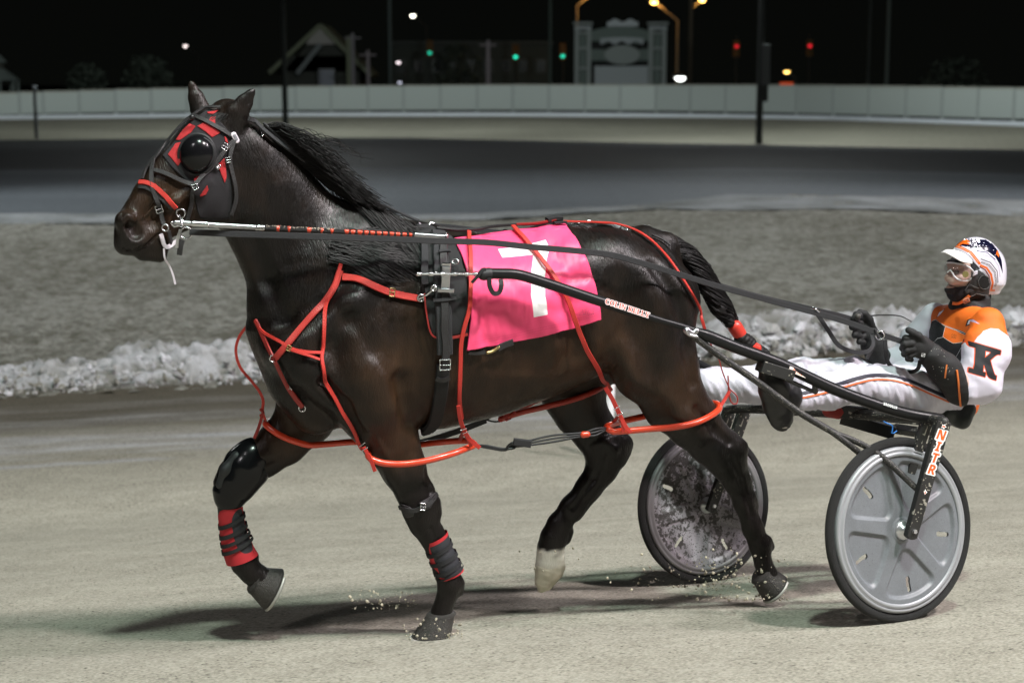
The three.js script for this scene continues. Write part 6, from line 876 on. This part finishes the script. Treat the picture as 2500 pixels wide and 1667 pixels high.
{
  const wrinkle = (a, sx, sy, sz, seedZ = 0) => (x, y, z) => a * (noise.noise(x * sx, y * sy, z * sz + seedZ) + 0.5 * noise.noise(x * sx * 2.1 + 3, y * sy * 2.1, z * sz * 2.1));
  // ---- head: skull, face, nose, jaw
  const headPrims = [
    limb(R(2382, 640, 0.01), R(2370, 662, 0.02), 0.088, 0.086, 0.82, 0.03), limb(R(2350, 662, 0.035), R(2350, 700, 0.035), 0.052, 0.046, 0.95, 0.04), limb(R(2334, 716, 0.035), R(2346, 722, 0.03), 0.026, 0.03, 1.2, 0.04), limb(R(2375, 700, 0.02), R(2380, 735, 0.0), 0.058, 0.058, 1, 0.04),
    limb(R(2326, 655, 0.05), R(2313, 678, 0.055), 0.007, 0.0095, 0.9, 0.015), limb(R(2316, 682, 0.055), R(2324, 684, 0.062), 0.0075, 0.007, 1, 0.008), limb(R(2322, 645, 0.045), R(2340, 645, 0.075), 0.014, 0.014, 1, 0.02), limb(R(2330, 684, 0.075), R(2345, 680, 0.085), 0.018, 0.02, 0.8, 0.025), limb(R(2316, 703, 0.05), R(2325, 704, 0.06), 0.0085, 0.008, 1, 0.01), limb(R(2316, 708, 0.05), R(2326, 709, 0.058), 0.0085, 0.008, 1, 0.006),
    { ...limb(R(2330, 664, 0.078), R(2345, 664, 0.092), 0.008, 0.009, 0.8, 0.015), sub: 1 },
  ];
  const torsoPrims = [...line([[2328, 975, 52, 0.0, 1.65], [2330, 905, 54, 0.0, 1.55], [2345, 838, 60, 0.01, 1.6], [2354, 797, 46, 0.01, 1.9]], 0.03), limb(R(2415, 792, 0.19), R(2290, 775, -0.15), 0.058, 0.055, 1, 0.06), limb(R(2374, 786, 0.02), R(2376, 776, 0.0), 0.072, 0.066, 1.1, 0.05)];
  const nearArm = line([[2412, 795, 44, 0.18], [2414, 860, 52, 0.235], [2396, 938, 47, 0.27], [2362, 950, 38, 0.285]], 0.03).concat([limb(R(2392, 838, 0.235), R(2378, 905, 0.28), 0.062, 0.058, 1, 0.04)]), nearFore = line([[2350, 946, 44, 0.285], [2306, 900, 36, 0.305], [2276, 868, 30, 0.315]], 0.02);
  const farArm = line([[2285, 778, 38, -0.15], [2238, 830, 36, -0.2], [2222, 870, 35, -0.22], [2180, 886, 32, -0.21], [2146, 876, 27, -0.2]], 0.03), farFore = line([[2146, 872, 30, -0.2], [2132, 845, 26, -0.2], [2120, 815, 26, -0.2]], 0.02);
  const nearLeg = line([[2310, 965, 56, 0.10, 1.1], [2240, 955, 58, 0.17], [2160, 942, 52, 0.225], [2085, 938, 46, 0.27], [2020, 955, 44, 0.31], [1950, 976, 32, 0.37]], 0.03), farLeg = line([[2300, 945, 54, -0.09, 1.1], [2200, 930, 50, -0.17], [2080, 918, 46, -0.25], [1960, 922, 46, -0.28], [1850, 938, 47, -0.33], [1740, 942, 42, -0.38], [1690, 940, 34, -0.40]], 0.03);
  const shrink = (l) => l.map((p) => ({ ...p, ra: p.ra * 0.72, rb: p.rb * 0.72 }));
  const skin = std([0.50, 0.335, 0.28], 0.55);
  mesh('body', surface(field([...headPrims, ...shrink(torsoPrims), ...shrink(nearArm), ...shrink(nearFore), ...shrink(farArm), ...shrink(farFore), ...shrink(nearLeg), ...shrink(farLeg)]), 0.0075), skin, driver);
  const headF = field(headPrims), face = mesh('face', surface(mk(headPrims, (d, x, y, z) => Math.max(d - 0.0015, R(2313, 716, 0.04).y - y, x - R(2385, 660, 0.08).x)), 0.003), skin, driver);
  // ---- clothes
  const torsoF = field(torsoPrims, wrinkle(0.007, 9, 13, 9)), jg = surface(torsoF, 0.0065);
  mesh('jacket', jg, printed(torsoF, jg, 1400, '#17171a', (c, at, poly, k) => {
    const OR = '#f0701c', W = '#f4eef2';
    poly([[2225, 740], [2330, 728], [2440, 735], [2480, 800], [2410, 830], [2388, 827], [2350, 808], [2308, 795], [2286, 779], [2272, 786], [2247, 778], [2235, 790]], OR);
    poly([[2309, 797], [2335, 806], [2360, 819], [2352, 835], [2328, 838], [2314, 830], [2303, 822]], OR, W, 5);
    poly([[2290, 985], [2345, 960], [2400, 960], [2400, 1030], [2310, 1030]], OR);
    poly([[2249, 779], [2272, 786], [2285, 780], [2308, 795], [2350, 810], [2388, 828]], null, W, 6);
    poly([[2303, 823], [2290, 826], [2276, 840]], null, W, 5); poly([[2262, 790], [2254, 812]], null, W, 4); poly([[2257, 792], [2272, 786], [2255, 812]], OR);
    poly([[2358, 828], [2350, 845], [2336, 870], [2316, 880]], null, W, 5);
    poly([[2358, 797], [2363, 781], [2386, 771], [2380, 789]], '#1b1420'); poly([[2362, 793], [2366, 783], [2381, 776], [2376, 787]], W); poly([[2365, 790], [2368, 784], [2377, 779], [2374, 786]], '#c9b4d4');
    poly([[2288, 775], [2294, 762], [2308, 754], [2298, 767]], '#f1e6f4', '#1b1420', 4);
    c.fillStyle = '#54220a'; const q = at(2330, 820); c.font = `italic ${5.2 * k}px serif`; c.textAlign = 'center'; c.fillText('Colin', q[0], q[1]); c.fillText('Kelly', q[0], q[1] + 5 * k);
  }, [0.8, 0.6]), driver);
  const sleeve = (prims, n) => { const f = field(prims, (x, y, z) => 0.006 * noise.noise(x * 8, y * 16, z * 9) + 0.003 * noise.noise(x * 20 + y * 9, y * 26, z * 14)), g = surface(f, 0.006); return [f, g]; };
  const [nsF, nsG] = sleeve(nearArm); mesh('sleeve', nsG, printed(nsF, nsG, 1024, '#d9d4e3', (c, at, poly, k) => {
    poly([[2340, 720], [2500, 720], [2490, 830], [2462, 812], [2440, 803], [2420, 801], [2402, 808], [2388, 822], [2380, 834], [2340, 834]], '#f0701c');
    poly([[2358, 797], [2363, 781], [2386, 771], [2380, 789]], '#1b1420'); poly([[2362, 793], [2366, 783], [2381, 776], [2376, 787]], '#f0ecf4'); poly([[2365, 790], [2368, 784], [2377, 779], [2374, 786]], '#c9b4d4');
    const q = at(2409, 884), r = at(2412, 884), ang = 0.30; c.save(); c.translate(...q); c.rotate(ang); c.scale(0.95, 1); c.textAlign = 'center'; c.textBaseline = 'middle'; c.font = `900 ${92 * k}px serif`; c.lineJoin = 'round'; c.strokeStyle = '#ee5a1d'; c.lineWidth = 7 * k; c.strokeText('K', 0, 0); c.fillStyle = '#15151a'; c.fillText('K', 0, 0); c.strokeStyle = '#15151a'; c.lineWidth = 3.4 * k; c.strokeText('K', 0, 0); c.restore();
    for (let i = 0; i < 60; i++) { const s = at(rr(2370, 2440), rr(835, 950)); c.fillStyle = 'rgba(170,160,150,0.5)'; c.fillRect(s[0], s[1], 2, 2); }
  }), driver);
  const [fsF, fsG] = sleeve(farArm); mesh('sleeve', fsG, std([0.66, 0.64, 0.73], 0.6), driver);
  // trousers with folds at hip, knee and shin
  const legPrims = [...nearLeg, ...farLeg, ...line([[2318, 968, 54, 0.0, 1.7], [2310, 940, 50, 0.0, 1.5]], 0.03)];
  const trF = field(legPrims, (x, y, z) => 0.008 * noise.noise(x * 16, y * 9, z * 12) + 0.004 * Math.pow(Math.abs(noise.noise(x * 26 + y * 10, y * 12, z * 8 + 2)), 0.6) + 0.005 * noise.noise(x * 42 + y * 20, y * 16, z * 20) + 0.005 * noise.noise(x * 11 + y * 14, y * 6, z * 5 + 4));
  const trF2 = mk(legPrims, (d, x, y, z) => 0); trF2.prims = legPrims;
  const trousers = mesh('trousers', surface(trF, 0.0065), std([0.66, 0.64, 0.73], 0.6, 0, { bumpMap: rep(T.fine, 30), bumpScale: 0.0006 }), driver);
  mesh('stripe', strapOn(trF, [[1938, 966], [2007, 949], [2050, 937], [2085, 926], [2123, 917], [2160, 916], [2193, 921], [2235, 935], [2273, 952], [2318, 972]], 9, 0.0015, 0.002), std([0.015, 0.016, 0.03], 0.6), trousers); mesh('stripe', strapOn(trF, [[1946, 974], [2010, 960], [2050, 948], [2088, 937], [2126, 928], [2160, 926], [2193, 931], [2235, 945], [2273, 962], [2318, 981]], 4.5, 0.0015, 0.002), std([0.75, 0.16, 0.05], 0.6), trousers);
  // boots
  const bootM = std([0.014, 0.014, 0.015], 0.4); const boot = (st, n) => mesh('boot', surface(field(line(st, 0.03), wrinkle(0.003, 20, 20, 20)), 0.007), bootM, driver);
  boot([[1880, 905, 28, 0.41, 0.8], [1890, 945, 36, 0.41, 0.8], [1903, 985, 38, 0.40, 0.8], [1908, 1022, 30, 0.40, 0.8]]); boot([[1925, 962, 34, 0.385, 0.9], [1915, 975, 38, 0.39, 0.9], [1900, 960, 36, 0.40, 0.9]]); boot([[1672, 890, 30, -0.42, 0.8], [1680, 950, 34, -0.42, 0.8], [1690, 985, 34, -0.42, 0.8]]);
  mesh('boot_sole', surface(field([limb(R(1900, 1000, 0.40), R(1910, 1030, 0.40), 0.045, 0.036, 1, 0.01)], (x, y, z) => 0.0018 * Math.sin(y * 420)), 0.006), dusty, driver);
  // gloves: gauntlet, palm, four fingers and a thumb
  const gm = std([0.013, 0.013, 0.014], 0.65, 0, { bumpMap: rep(T.fine, 20), bumpScale: 0.001 });
  const gaunt = (prims, n = 'gauntlet') => mesh(n, surface(field(prims, (x, y, z) => 0.003 * noise.noise(x * 22, y * 34, z * 22)), 0.006), gm, driver);
  { const p0 = R(2336, 892, 0.29), p1 = R(2351, 995, 0.29); mesh('gauntlet', surface(mk(nearFore.map((p) => ({ ...p, ra: p.ra * 1.06, rb: p.rb * 1.03 })), (d, x, y, z) => Math.max(d + 0.003 * noise.noise(x * 22, y * 34, z * 22), x - lerp(p0.x, p1.x, (y - p0.y) / (p1.y - p0.y)))), 0.005), gm, driver); } gaunt(farFore);
  const specks = (f, n, x0, x1, y0, y1, par) => { const L = []; for (let i = 0; i < n; i++) { const h = march(f, rr(x0, x1), rr(y0, y1)); if (!h) continue; const s = new THREE.IcosahedronGeometry(rr(0.0008, 0.0022), 0); s.translate(h.x, h.y, h.z); L.push(s); } if (L.length) { const m = mesh('dirt_specks', merge(L), std([0.55, 0.52, 0.46], 0.9), par); m.userData.kind = 'stuff'; } };
  specks(field(nearFore), 120, 2270, 2345, 850, 985, driver);
  mesh('cuff_piping', strapOn(field(nearFore), [[2334, 903], [2339, 930], [2343, 960], [2347, 988]], 5, 0.006, 0.004), std([0.8, 0.2, 0.04], 0.5), driver); mesh('cuff_print', strapOn(field(nearFore), [[2312, 890], [2310, 905], [2308, 922]], 4, 0.003, 0.001), std([0.7, 0.2, 0.05], 0.6), driver);
  mesh('collar', surface(field([...line([[2380, 724, 38, 0.0, 0.95], [2374, 740, 45, 0.005, 1.0], [2368, 753, 50, 0.01, 1.05]], 0.01)], wrinkle(0.004, 16, 30, 16)), 0.005), std([0.016, 0.016, 0.017], 0.75), driver);
  const finger = (pts, r) => line(pts.map(([x, y, z], i) => [x, y, r * (1 - 0.07 * i), z]), 0.005);
  const handN = [...line([[2268, 858, 26, 0.315, 0.75], [2248, 846, 27, 0.325, 0.6], [2230, 838, 22, 0.33, 0.55]], 0.012),
    ...finger([[2228, 826, 0.335], [2212, 826, 0.33], [2206, 836, 0.305], [2216, 842, 0.29]], 9), ...finger([[2226, 838, 0.34], [2210, 840, 0.335], [2205, 850, 0.31], [2215, 855, 0.29]], 9.5), ...finger([[2228, 852, 0.338], [2214, 855, 0.335], [2209, 864, 0.31], [2219, 867, 0.292]], 9), ...finger([[2234, 864, 0.332], [2222, 868, 0.33], [2218, 876, 0.308], [2226, 878, 0.295]], 8),
    ...finger([[2258, 838, 0.335], [2244, 820, 0.345], [2230, 812, 0.345], [2219, 806, 0.34]], 10)];
  mesh('glove', surface(field(handN), 0.0032), gm, driver);
  { const p = march(field(handN), 2255, 866) ?? R(2255, 866, 0.34), n = grad(field(handN), p, 0.01), t = canvas(64, 64, (c) => { c.clearRect(0, 0, 64, 64); c.strokeStyle = '#d8d8d8'; c.lineWidth = 6; c.strokeRect(8, 10, 46, 42); c.beginPath(); c.moveTo(8, 52); c.lineTo(54, 10); c.stroke(); }); mesh('glove_print', orient(new THREE.PlaneGeometry(0.02, 0.018), p.addScaledVector(n, 0.002), V(0.15, 1, 0), n), new THREE.MeshPhysicalMaterial({ map: t, alphaTest: 0.5, roughness: 0.6, side: THREE.DoubleSide }), driver); }
  const handF = [...line([[2122, 820, 24, -0.2, 0.8], [2108, 800, 25, -0.195, 0.65], [2098, 782, 21, -0.19, 0.6]], 0.012),
    ...finger([[2106, 776, -0.175], [2092, 768, -0.16], [2086, 778, -0.145], [2096, 786, -0.15]], 9), ...finger([[2100, 790, -0.17], [2086, 788, -0.155], [2082, 798, -0.145], [2094, 802, -0.15]], 9.5), ...finger([[2104, 806, -0.17], [2092, 808, -0.155], [2088, 818, -0.147], [2100, 820, -0.152]], 9), ...finger([[2112, 820, -0.175], [2101, 825, -0.16], [2099, 834, -0.15], [2110, 836, -0.155]], 8),
    ...finger([[2130, 800, -0.185], [2124, 780, -0.17], [2112, 766, -0.165], [2100, 762, -0.165]], 10)];
  mesh('glove', surface(field(handF), 0.0032), gm, driver);
  // balaclava over chin and neck, skull cap under the helmet
  const blk = std([0.012, 0.012, 0.015], 0.9, 0, { bumpMap: rep(T.fine, 40), bumpScale: 0.001 }), yMask = R(2315, 703, 0.05), yMask2 = R(2362, 698, 0.09);
  mesh('balaclava', surface(mk(headPrims, (d, x, y, z) => { const e = d - 0.006, line0 = lerp(yMask.y, yMask2.y, clamp((x - yMask.x) / (yMask2.x - yMask.x), 0, 1.5)); const lower = y - line0, back = R(2368, 660, 0.08).x - x; return Math.max(e, Math.min(lower, back)); }), 0.0035), blk, driver);
  mesh('skull_cap', surface(mk(headPrims, (d, x, y, z) => Math.max(d - 0.007, R(2330, 640, 0.06).y - y + 0.35 * Math.max(0, R(2345, 650, 0.06).x - x) * 0)), 0.0035), blk, driver);
  // helmet shell: egg-shaped, open at the face and ears
  const shellP = [limb(R(2385, 641, 0.0), R(2392, 650, 0.0), 0.1045, 0.104, 0.86, 0.03), limb(R(2378, 640, 0.01), R(2402, 656, -0.005), 0.098, 0.092, 0.9, 0.03), limb(R(2412, 690, 0.0), R(2410, 705, 0.0), 0.062, 0.05, 1.3, 0.05)];
  const openXY = [[2230, 626], [2326, 626], [2345, 632], [2372, 642], [2383, 656], [2398, 668], [2409, 684], [2413, 714], [2420, 722], [2470, 722], [2470, 800], [2230, 800]].map(([x, y]) => { const p = R(x, y, 0.095); return [p.x, p.y]; });
  const polySD = (P, x, y) => { let d = 1e9, s = 1; for (let i = 0, j = P.length - 1; i < P.length; j = i++) { const ex = P[j][0] - P[i][0], ey = P[j][1] - P[i][1], wx = x - P[i][0], wy = y - P[i][1], t = clamp((wx * ex + wy * ey) / (ex * ex + ey * ey), 0, 1); d = Math.min(d, (wx - ex * t) ** 2 + (wy - ey * t) ** 2); const c1 = y >= P[i][1], c2 = y < P[j][1], c3 = ex * wy > ey * wx; if ((c1 && c2 && c3) || (!c1 && !c2 && !c3)) s = -s; } return s * Math.sqrt(d); };
  const shellF = mk(shellP, (d, x, y, z) => { const o = polySD(openXY, x, y); return smax(Math.max(d, -(d + 0.016)), -o, 0.006); }); function smax(a, b, k) { return -smin(-a, -b, k); }
  const hg = surface(shellF, 0.004), outF = field(shellP);
  mesh('helmet', hg, printed(outF, hg, 1400, '#dcd8e4', (c, at, poly, k) => {
    const OR = '#ee6b20', NV = '#12122a';
    poly([[2336, 598], [2345, 588], [2366, 578], [2390, 577], [2374, 590], [2368, 596], [2350, 598]], OR); poly([[2380, 590], [2392, 584], [2408, 585], [2424, 595], [2438, 612], [2447, 636], [2450, 668], [2442, 646], [2432, 628], [2416, 616], [2400, 609], [2386, 605], [2370, 604], [2350, 600], [2338, 602], [2352, 595], [2372, 597]], NV);
    poly([[2366, 578], [2376, 576], [2386, 582], [2380, 592], [2390, 600], [2378, 600], [2372, 592]], '#d8d4e0'); for (let i = 0; i < 26; i++) { const q = at(rr(2364, 2392), rr(580, 606)); c.strokeStyle = i % 2 ? '#f6f2fa' : '#2a2438'; c.lineWidth = 1.6 * k; c.beginPath(); c.arc(q[0], q[1], rr(1.5, 4) * k, 0, rr(2, 6)); c.stroke(); }
    for (const [x, y] of [[2402, 592], [2408, 600], [2426, 610], [2400, 598], [2430, 622]]) { const q = at(x, y); c.fillStyle = '#ddd8e4'; c.fillRect(q[0], q[1], 3 * k, 1.2 * k); }
    poly([[2436, 610], [2441, 620], [2440, 628], [2433, 620]], OR);
    poly([[2328, 602], [2350, 605], [2372, 617], [2390, 640], [2394, 645]], null, OR, 6.5 * k); poly([[2328, 602], [2350, 605], [2372, 617], [2390, 640]], null, '#f5b796', 1.6 * k);
    for (const d of [0, 4]) poly([[2324, 611 + d * 0.6], [2345, 612 + d], [2366, 623 + d], [2378, 636 + d]], null, '#8d86a0', 1.4 * k);
    poly([[2394, 647], [2410, 654], [2421, 670], [2425, 690], [2421, 708]], null, OR, 5.5 * k); poly([[2393, 651], [2407, 659], [2416, 674], [2419, 690], [2416, 706]], null, '#7c1c22', 3 * k); poly([[2397, 640], [2416, 647], [2430, 664], [2434, 690], [2430, 700]], null, '#20202c', 4.5 * k); poly([[2397, 640], [2416, 647], [2430, 664], [2434, 690], [2430, 700]], null, '#efeaf4', 2.6 * k); c.setLineDash([1.2 * k, 1.4 * k]); poly([[2397, 640], [2416, 647], [2430, 664], [2434, 690], [2430, 700]], null, '#15151f', 3.2 * k); c.setLineDash([]);
    poly([[2396, 632], [2420, 641], [2436, 662], [2438, 690]], null, '#3a3648', 2 * k); poly([[2400, 622], [2424, 628], [2440, 650], [2443, 676]], null, '#bab3c6', 2.4 * k); poly([[2386, 612], [2410, 616], [2432, 634]], null, '#3a3060', 2 * k); poly([[2420, 706], [2431, 707], [2430, 711], [2419, 711]], '#ef8a5a');
  }, [0.95, 0.3], { roughness: 0.18, clearcoat: 1, clearcoatRoughness: 0.05, bumpMap: null }), driver);
  { // peak
    const rows = [], top = [[2326, 610, 0.035], [2338, 611, 0.07], [2352, 616, 0.09], [2366, 626, 0.098], [2378, 640, 0.098]], lip = [[2300, 616, 0.03], [2310, 617, 0.07], [2330, 627, 0.105], [2350, 638, 0.118], [2374, 642, 0.104]];
    const A = spline(top.map(([x, y, z]) => R(x, y, z)), 30).pts, Bq = spline(lip.map(([x, y, z]) => R(x, y, z)), 30).pts, pos = [], idx = []; const NRr = 8; for (let i = 0; i <= 30; i++) for (let j = 0; j <= NRr; j++) { const t = j / NRr, p = A[i].clone().lerp(Bq[i], t); p.y += 0.006 * Math.sin(t * 3.14); pos.push(p.x, p.y, p.z); } for (let i = 0; i < 30; i++) for (let j = 0; j < NRr; j++) { const a = i * (NRr + 1) + j, b = a + 1, c2 = a + NRr + 1, d = c2 + 1; idx.push(a, c2, b, b, c2, d); }
    // other half of the peak, towards the far side
    const o = pos.length / 3, mA = [[2326, 610, 0.035], [2327, 610, 0.0], [2332, 611, -0.04], [2342, 616, -0.07]].map(([x, y, z]) => R(x, y, z)), mB = [[2300, 616, 0.03], [2300, 615, 0.0], [2306, 616, -0.05], [2322, 620, -0.08]].map(([x, y, z]) => R(x, y, z)), A2 = spline(mA, 20).pts, B2 = spline(mB, 20).pts; for (let i = 0; i <= 20; i++) for (let j = 0; j <= NRr; j++) { const t = j / NRr, p = A2[i].clone().lerp(B2[i], t); p.y += 0.006 * Math.sin(t * 3.14); pos.push(p.x, p.y, p.z); } for (let i = 0; i < 20; i++) for (let j = 0; j < NRr; j++) { const a = o + i * (NRr + 1) + j, b = a + 1, c2 = a + NRr + 1, d = c2 + 1; idx.push(a, b, c2, b, d, c2); }
    const g = new THREE.BufferGeometry(); g.setAttribute('position', new THREE.Float32BufferAttribute(pos, 3)); g.setAttribute('uv', new THREE.Float32BufferAttribute(new Float32Array(pos.length / 3 * 2), 2)); g.setIndex(idx); g.computeVertexNormals(); mesh('helmet_peak', g, std([0.80, 0.76, 0.74], 0.35, 0, { side: THREE.DoubleSide }), driver); mesh('peak_edge', tube([...Bq], 0.0028), std([0.8, 0.76, 0.75], 0.35), driver); }
  // ear padding with a painted dark hole, chin strap and buckle
  const padF = field([...headPrims, limb(R(2392, 675, 0.06), R(2388, 700, 0.055), 0.05, 0.045, 0.8, 0.03)]), padM = std([0.022, 0.021, 0.021], 0.55, 0, { bumpMap: rep(T.fine, 20), bumpScale: 0.002 });
  mesh('ear_pad', patch(padF, [[2384, 655], [2398, 666], [2410, 682], [2414, 700], [2411, 719], [2396, 719], [2382, 716], [2368, 724], [2358, 722], [2353, 709], [2362, 694], [2372, 676], [2380, 660]], 0.008, { rings: 12, seg: 90, th: 0.01 }), padM, driver);
  mesh('ear_hole_shade', patch(padF, [[2388, 682], [2392, 673], [2402, 671], [2411, 678], [2413, 692], [2408, 702], [2396, 702], [2389, 694]], 0.0095, { rings: 6, seg: 60, th: 0.003 }), std([0.004, 0.004, 0.004], 0.9), driver);  // near-black patch painted for the shade inside the ear hole
  const seam = std([0.1, 0.1, 0.1], 0.7), SM = (px) => mesh('pad_seam', strapOn(padF, px, 1.4, 0.011, 0.002), seam, driver); SM([[2388, 684], [2391, 674], [2402, 670], [2412, 677], [2414, 692], [2408, 704], [2395, 704], [2388, 694], [2388, 684]]); SM([[2367, 692], [2378, 698], [2389, 702]]); SM([[2355, 708], [2366, 690], [2376, 670], [2383, 656]]); SM([[2382, 715], [2370, 722], [2360, 722]]); SM([[2382, 714], [2396, 717], [2410, 718]]);
  mesh('chin_strap', strapOn(padF, [[2326, 740], [2342, 736], [2356, 726], [2366, 718]], 9, 0.012, 0.004), std([0.78, 0.2, 0.05], 0.5), driver); mesh('chin_buckle', buckle(padF, 2357, 728, 14, 11, 0.5, 0.018, std([0.5, 0.16, 0.06], 0.4)), std([0.55, 0.3, 0.2], 0.4), driver); mesh('strap_guide', strapOn(padF, [[2358, 712], [2364, 706], [2374, 708]], 8, 0.013, 0.005), padM, driver);
  // goggles
  const gf = field([...headPrims, limb(R(2320, 660, 0.055), R(2362, 664, 0.10), 0.022, 0.022, 1, 0.02)]), fr = std([0.66, 0.64, 0.66], 0.4);
  const on = (px, off) => px.map(([x, y]) => { const h = march(gf, x, y) ?? R(x, y, 0.06); return h.addScaledVector(grad(gf, h, 0.01), off); });
  mesh('goggle_frame', tube(on([[2316, 644], [2326, 643], [2340, 645], [2356, 650], [2368, 656], [2375, 664], [2376, 670], [2371, 679], [2358, 684], [2342, 682], [2332, 675], [2326, 664], [2321, 659], [2316, 664]], 0.006), 0.0035), fr, driver);
  mesh('goggle_lens', patch(gf, [[2310, 650], [2316, 645], [2340, 647], [2358, 652], [2372, 663], [2374, 670], [2368, 679], [2357, 682], [2342, 680], [2333, 673], [2326, 662], [2321, 658], [2314, 665], [2309, 660]], 0.005, { rings: 8, seg: 80, th: 0.0012, c: [2345, 664] }), new THREE.MeshPhysicalMaterial({ color: 0xe8e8ea, roughness: 0.08, transmission: 1, thickness: 0, ior: 1.45, side: THREE.DoubleSide }), driver);
  mesh('lens_button', (() => { const [p] = on([[2359, 668]], 0.009), n = grad(gf, p, 0.01); return orient(new THREE.CylinderGeometry(0.0132, 0.0132, 0.005, 28).rotateX(Math.PI / 2), p, V(0, 1, 0), n); })(), std([0.36, 0.30, 0.12], 0.4, 0.5), driver); mesh('goggle_strap', strapOn(gf, [[2374, 668], [2384, 664], [2396, 660]], 10, 0.006, 0.003), std([0.5, 0.5, 0.55], 0.6), driver);
  mesh('eye', new THREE.SphereGeometry(0.011, 14, 10).translate(...R(2338, 665, 0.07).toArray()), std([0.25, 0.22, 0.2], 0.2), driver);
  rebase(driver);
}
{ // reins and whip
  const o = rigThing('reins', 'long black driving reins from the bit to the driver hands', 'reins');
  const NEAR = [[462, 566, zAt(462, 540) + 0.05], [560, 571, 0.2], [750, 577, 0.30], [905, 582, 0.33], [1065, 588, 0.345], [1191, 592, 0.345], [1287, 602, 0.34], [1415, 613, 0.325], [1500, 624, 0.31], [1559, 640, 0.30], [1655, 669, 0.28], [1751, 698, 0.25], [1846, 724, 0.22], [1900, 739, 0.2], [2000, 766, 0.22], [2080, 790, 0.24], [2140, 812, 0.27], [2210, 836, 0.30]];
  mesh('near_rein', loose(NEAR, 0.0225, 0.004, 220), M.nylon, o);
  mesh('far_rein', loose([[2000, 758, -0.12], [2060, 772, -0.15], [2098, 784, -0.155]], 0.02, 0.004), M.nylon, o); mesh('far_rein', loose(NEAR.slice(0, 15).map(([x, y, z]) => { const p = R(x, y, z); p.z = -z * 0.95; p.y -= 0.02; return p; }).reduce((a, p) => a, [[1985, 757, -0.1], [2000, 758, -0.12]]), 0.02), M.nylon, o);
  { const P = NEAR.slice(0, 15).map(([x, y, z]) => { const p = R(x, y, z); p.z = -z; return p; }); P.push(R(2000, 758, -0.12)); const c = spline(P, 160).pts; mesh('far_rein', strap(c, c.map(() => V(-0.2, 0.1, 1).normalize()), 0.0225, 0.004), M.nylon, o); }
  mesh('rein_loop', loose([[1988, 756, 0.2], [2000, 772, 0.2], [2022, 805, 0.2], [2048, 842, 0.2], [2082, 858, 0.18], [2118, 858, 0.1], [2132, 840, 0.0], [2128, 815, -0.1]], 0.018, 0.003, 80), M.nylon, o); mesh('rein_loop', loose([[2128, 815, -0.08], [2134, 840, -0.06], [2124, 862, -0.06], [2116, 876, -0.06]], 0.018, 0.003), M.nylon, o);
  mesh('rein_loop', loose([[2162, 830, 0.25], [2164, 856, 0.25], [2168, 882, 0.24], [2182, 898, 0.24], [2220, 908, 0.25], [2242, 900, 0.3], [2248, 880, 0.31]], 0.017, 0.003, 80), M.nylon, o);
  mesh('rein_keeper', tubePx([[1984, 752, 0.2], [1992, 754, 0.22], [2000, 760, 0.22]], 0.006), M.steel, o); mesh('rein_keeper', ring(2150, 818, R(2150, 818, 0.28), 0.016, 0.004), M.steel, o); mesh('hand_hold', tubePx([[2138, 806, 0.27], [2146, 824, 0.28]], 0.007), M.rubber, o);
  rebase(o);
  const w = rigThing('whip', 'thin black whip with knobbed handle in the far hand', 'whip'); mesh('handle', tube([R(2086, 780, -0.16), R(2097, 772, -0.15), R(2100, 770, -0.14)], 0.0135), M.rubber, w); mesh('knob', new THREE.SphereGeometry(0.0145, 14, 10).translate(...R(2095, 773, -0.125).toArray()), std([0.05, 0.045, 0.04], 0.5), w);
  mesh('lash', tubePx([[2120, 771, -0.17], [2160, 769, -0.22], [2200, 772, -0.28], [2228, 786, -0.34]], (t) => lerp(0.0035, 0.0022, t)), M.rubber, w); rebase(w);
}
{ // kicked-up dirt, marker post
  const N = 900, g = new THREE.IcosahedronGeometry(1, 0), im = new THREE.InstancedMesh(g, std([0.44, 0.40, 0.31], 0.95), N), m = new THREE.Matrix4(), q = new THREE.Quaternion();
  for (let i = 0; i < N; i++) { const k = rnd(); let p; if (k < 0.38) p = R(rr(1700, 1925), 1465 - Math.pow(rnd(), 1.7) * 110, rr(0.02, 0.3)); else if (k < 0.58) p = R(rr(1540, 1800), 1432 - Math.pow(rnd(), 2) * 60, rr(-0.5, 0.0)); else if (k < 0.76) p = R(rr(985, 1130), 1560 - Math.pow(rnd(), 2) * 50, rr(0.05, 0.25)); else if (k < 0.88) p = R(rr(850, 1020), rr(1440, 1490), rr(0, 0.1)); else p = R(rr(1250, 1950), rr(1330, 1470), rr(-0.4, 0.4)); p.y = Math.max(p.y, groundAt(p.x, p.z) + 0.002); const s = 0.0010 + 0.006 * Math.pow(rnd(), 3.5); q.setFromEuler(new THREE.Euler(rnd() * 6, rnd() * 6, rnd() * 6)); m.compose(toWorld(p), q, V(s * 1.3, s, s)); im.setMatrixAt(i, m); im.setColorAt(i, new THREE.Color().setScalar(rr(0.6, 1.2))); }
  im.name = 'kicked_up_dirt'; im.userData = { kind: 'stuff', label: 'small clods of dirt kicked up by the hooves and wheels', category: 'dirt' }; im.castShadow = im.receiveShadow = true; scene.add(im);
  const b = onLevel(1478, 902, 0); const base = atDepth(1482, 1010, 12.4), o = thing('marker_post', 'leaning white plastic marker post with orange top, seen between the horse hind legs', 'post'); o.position.copy(base); const A = V(0, 0, 0), Bt = atDepth(1490, 920, 12.4).sub(base); mesh('shaft', tube([V(0.0, -0.35, 0), Bt.clone().multiplyScalar(0.9)], 0.045), std([0.75, 0.75, 0.78], 0.5), o); mesh('top', tube([Bt.clone().multiplyScalar(0.93), Bt.clone().multiplyScalar(1.05)], 0.046), std([0.75, 0.2, 0.1], 0.5), o);
}
renderer.render(scene, camera);
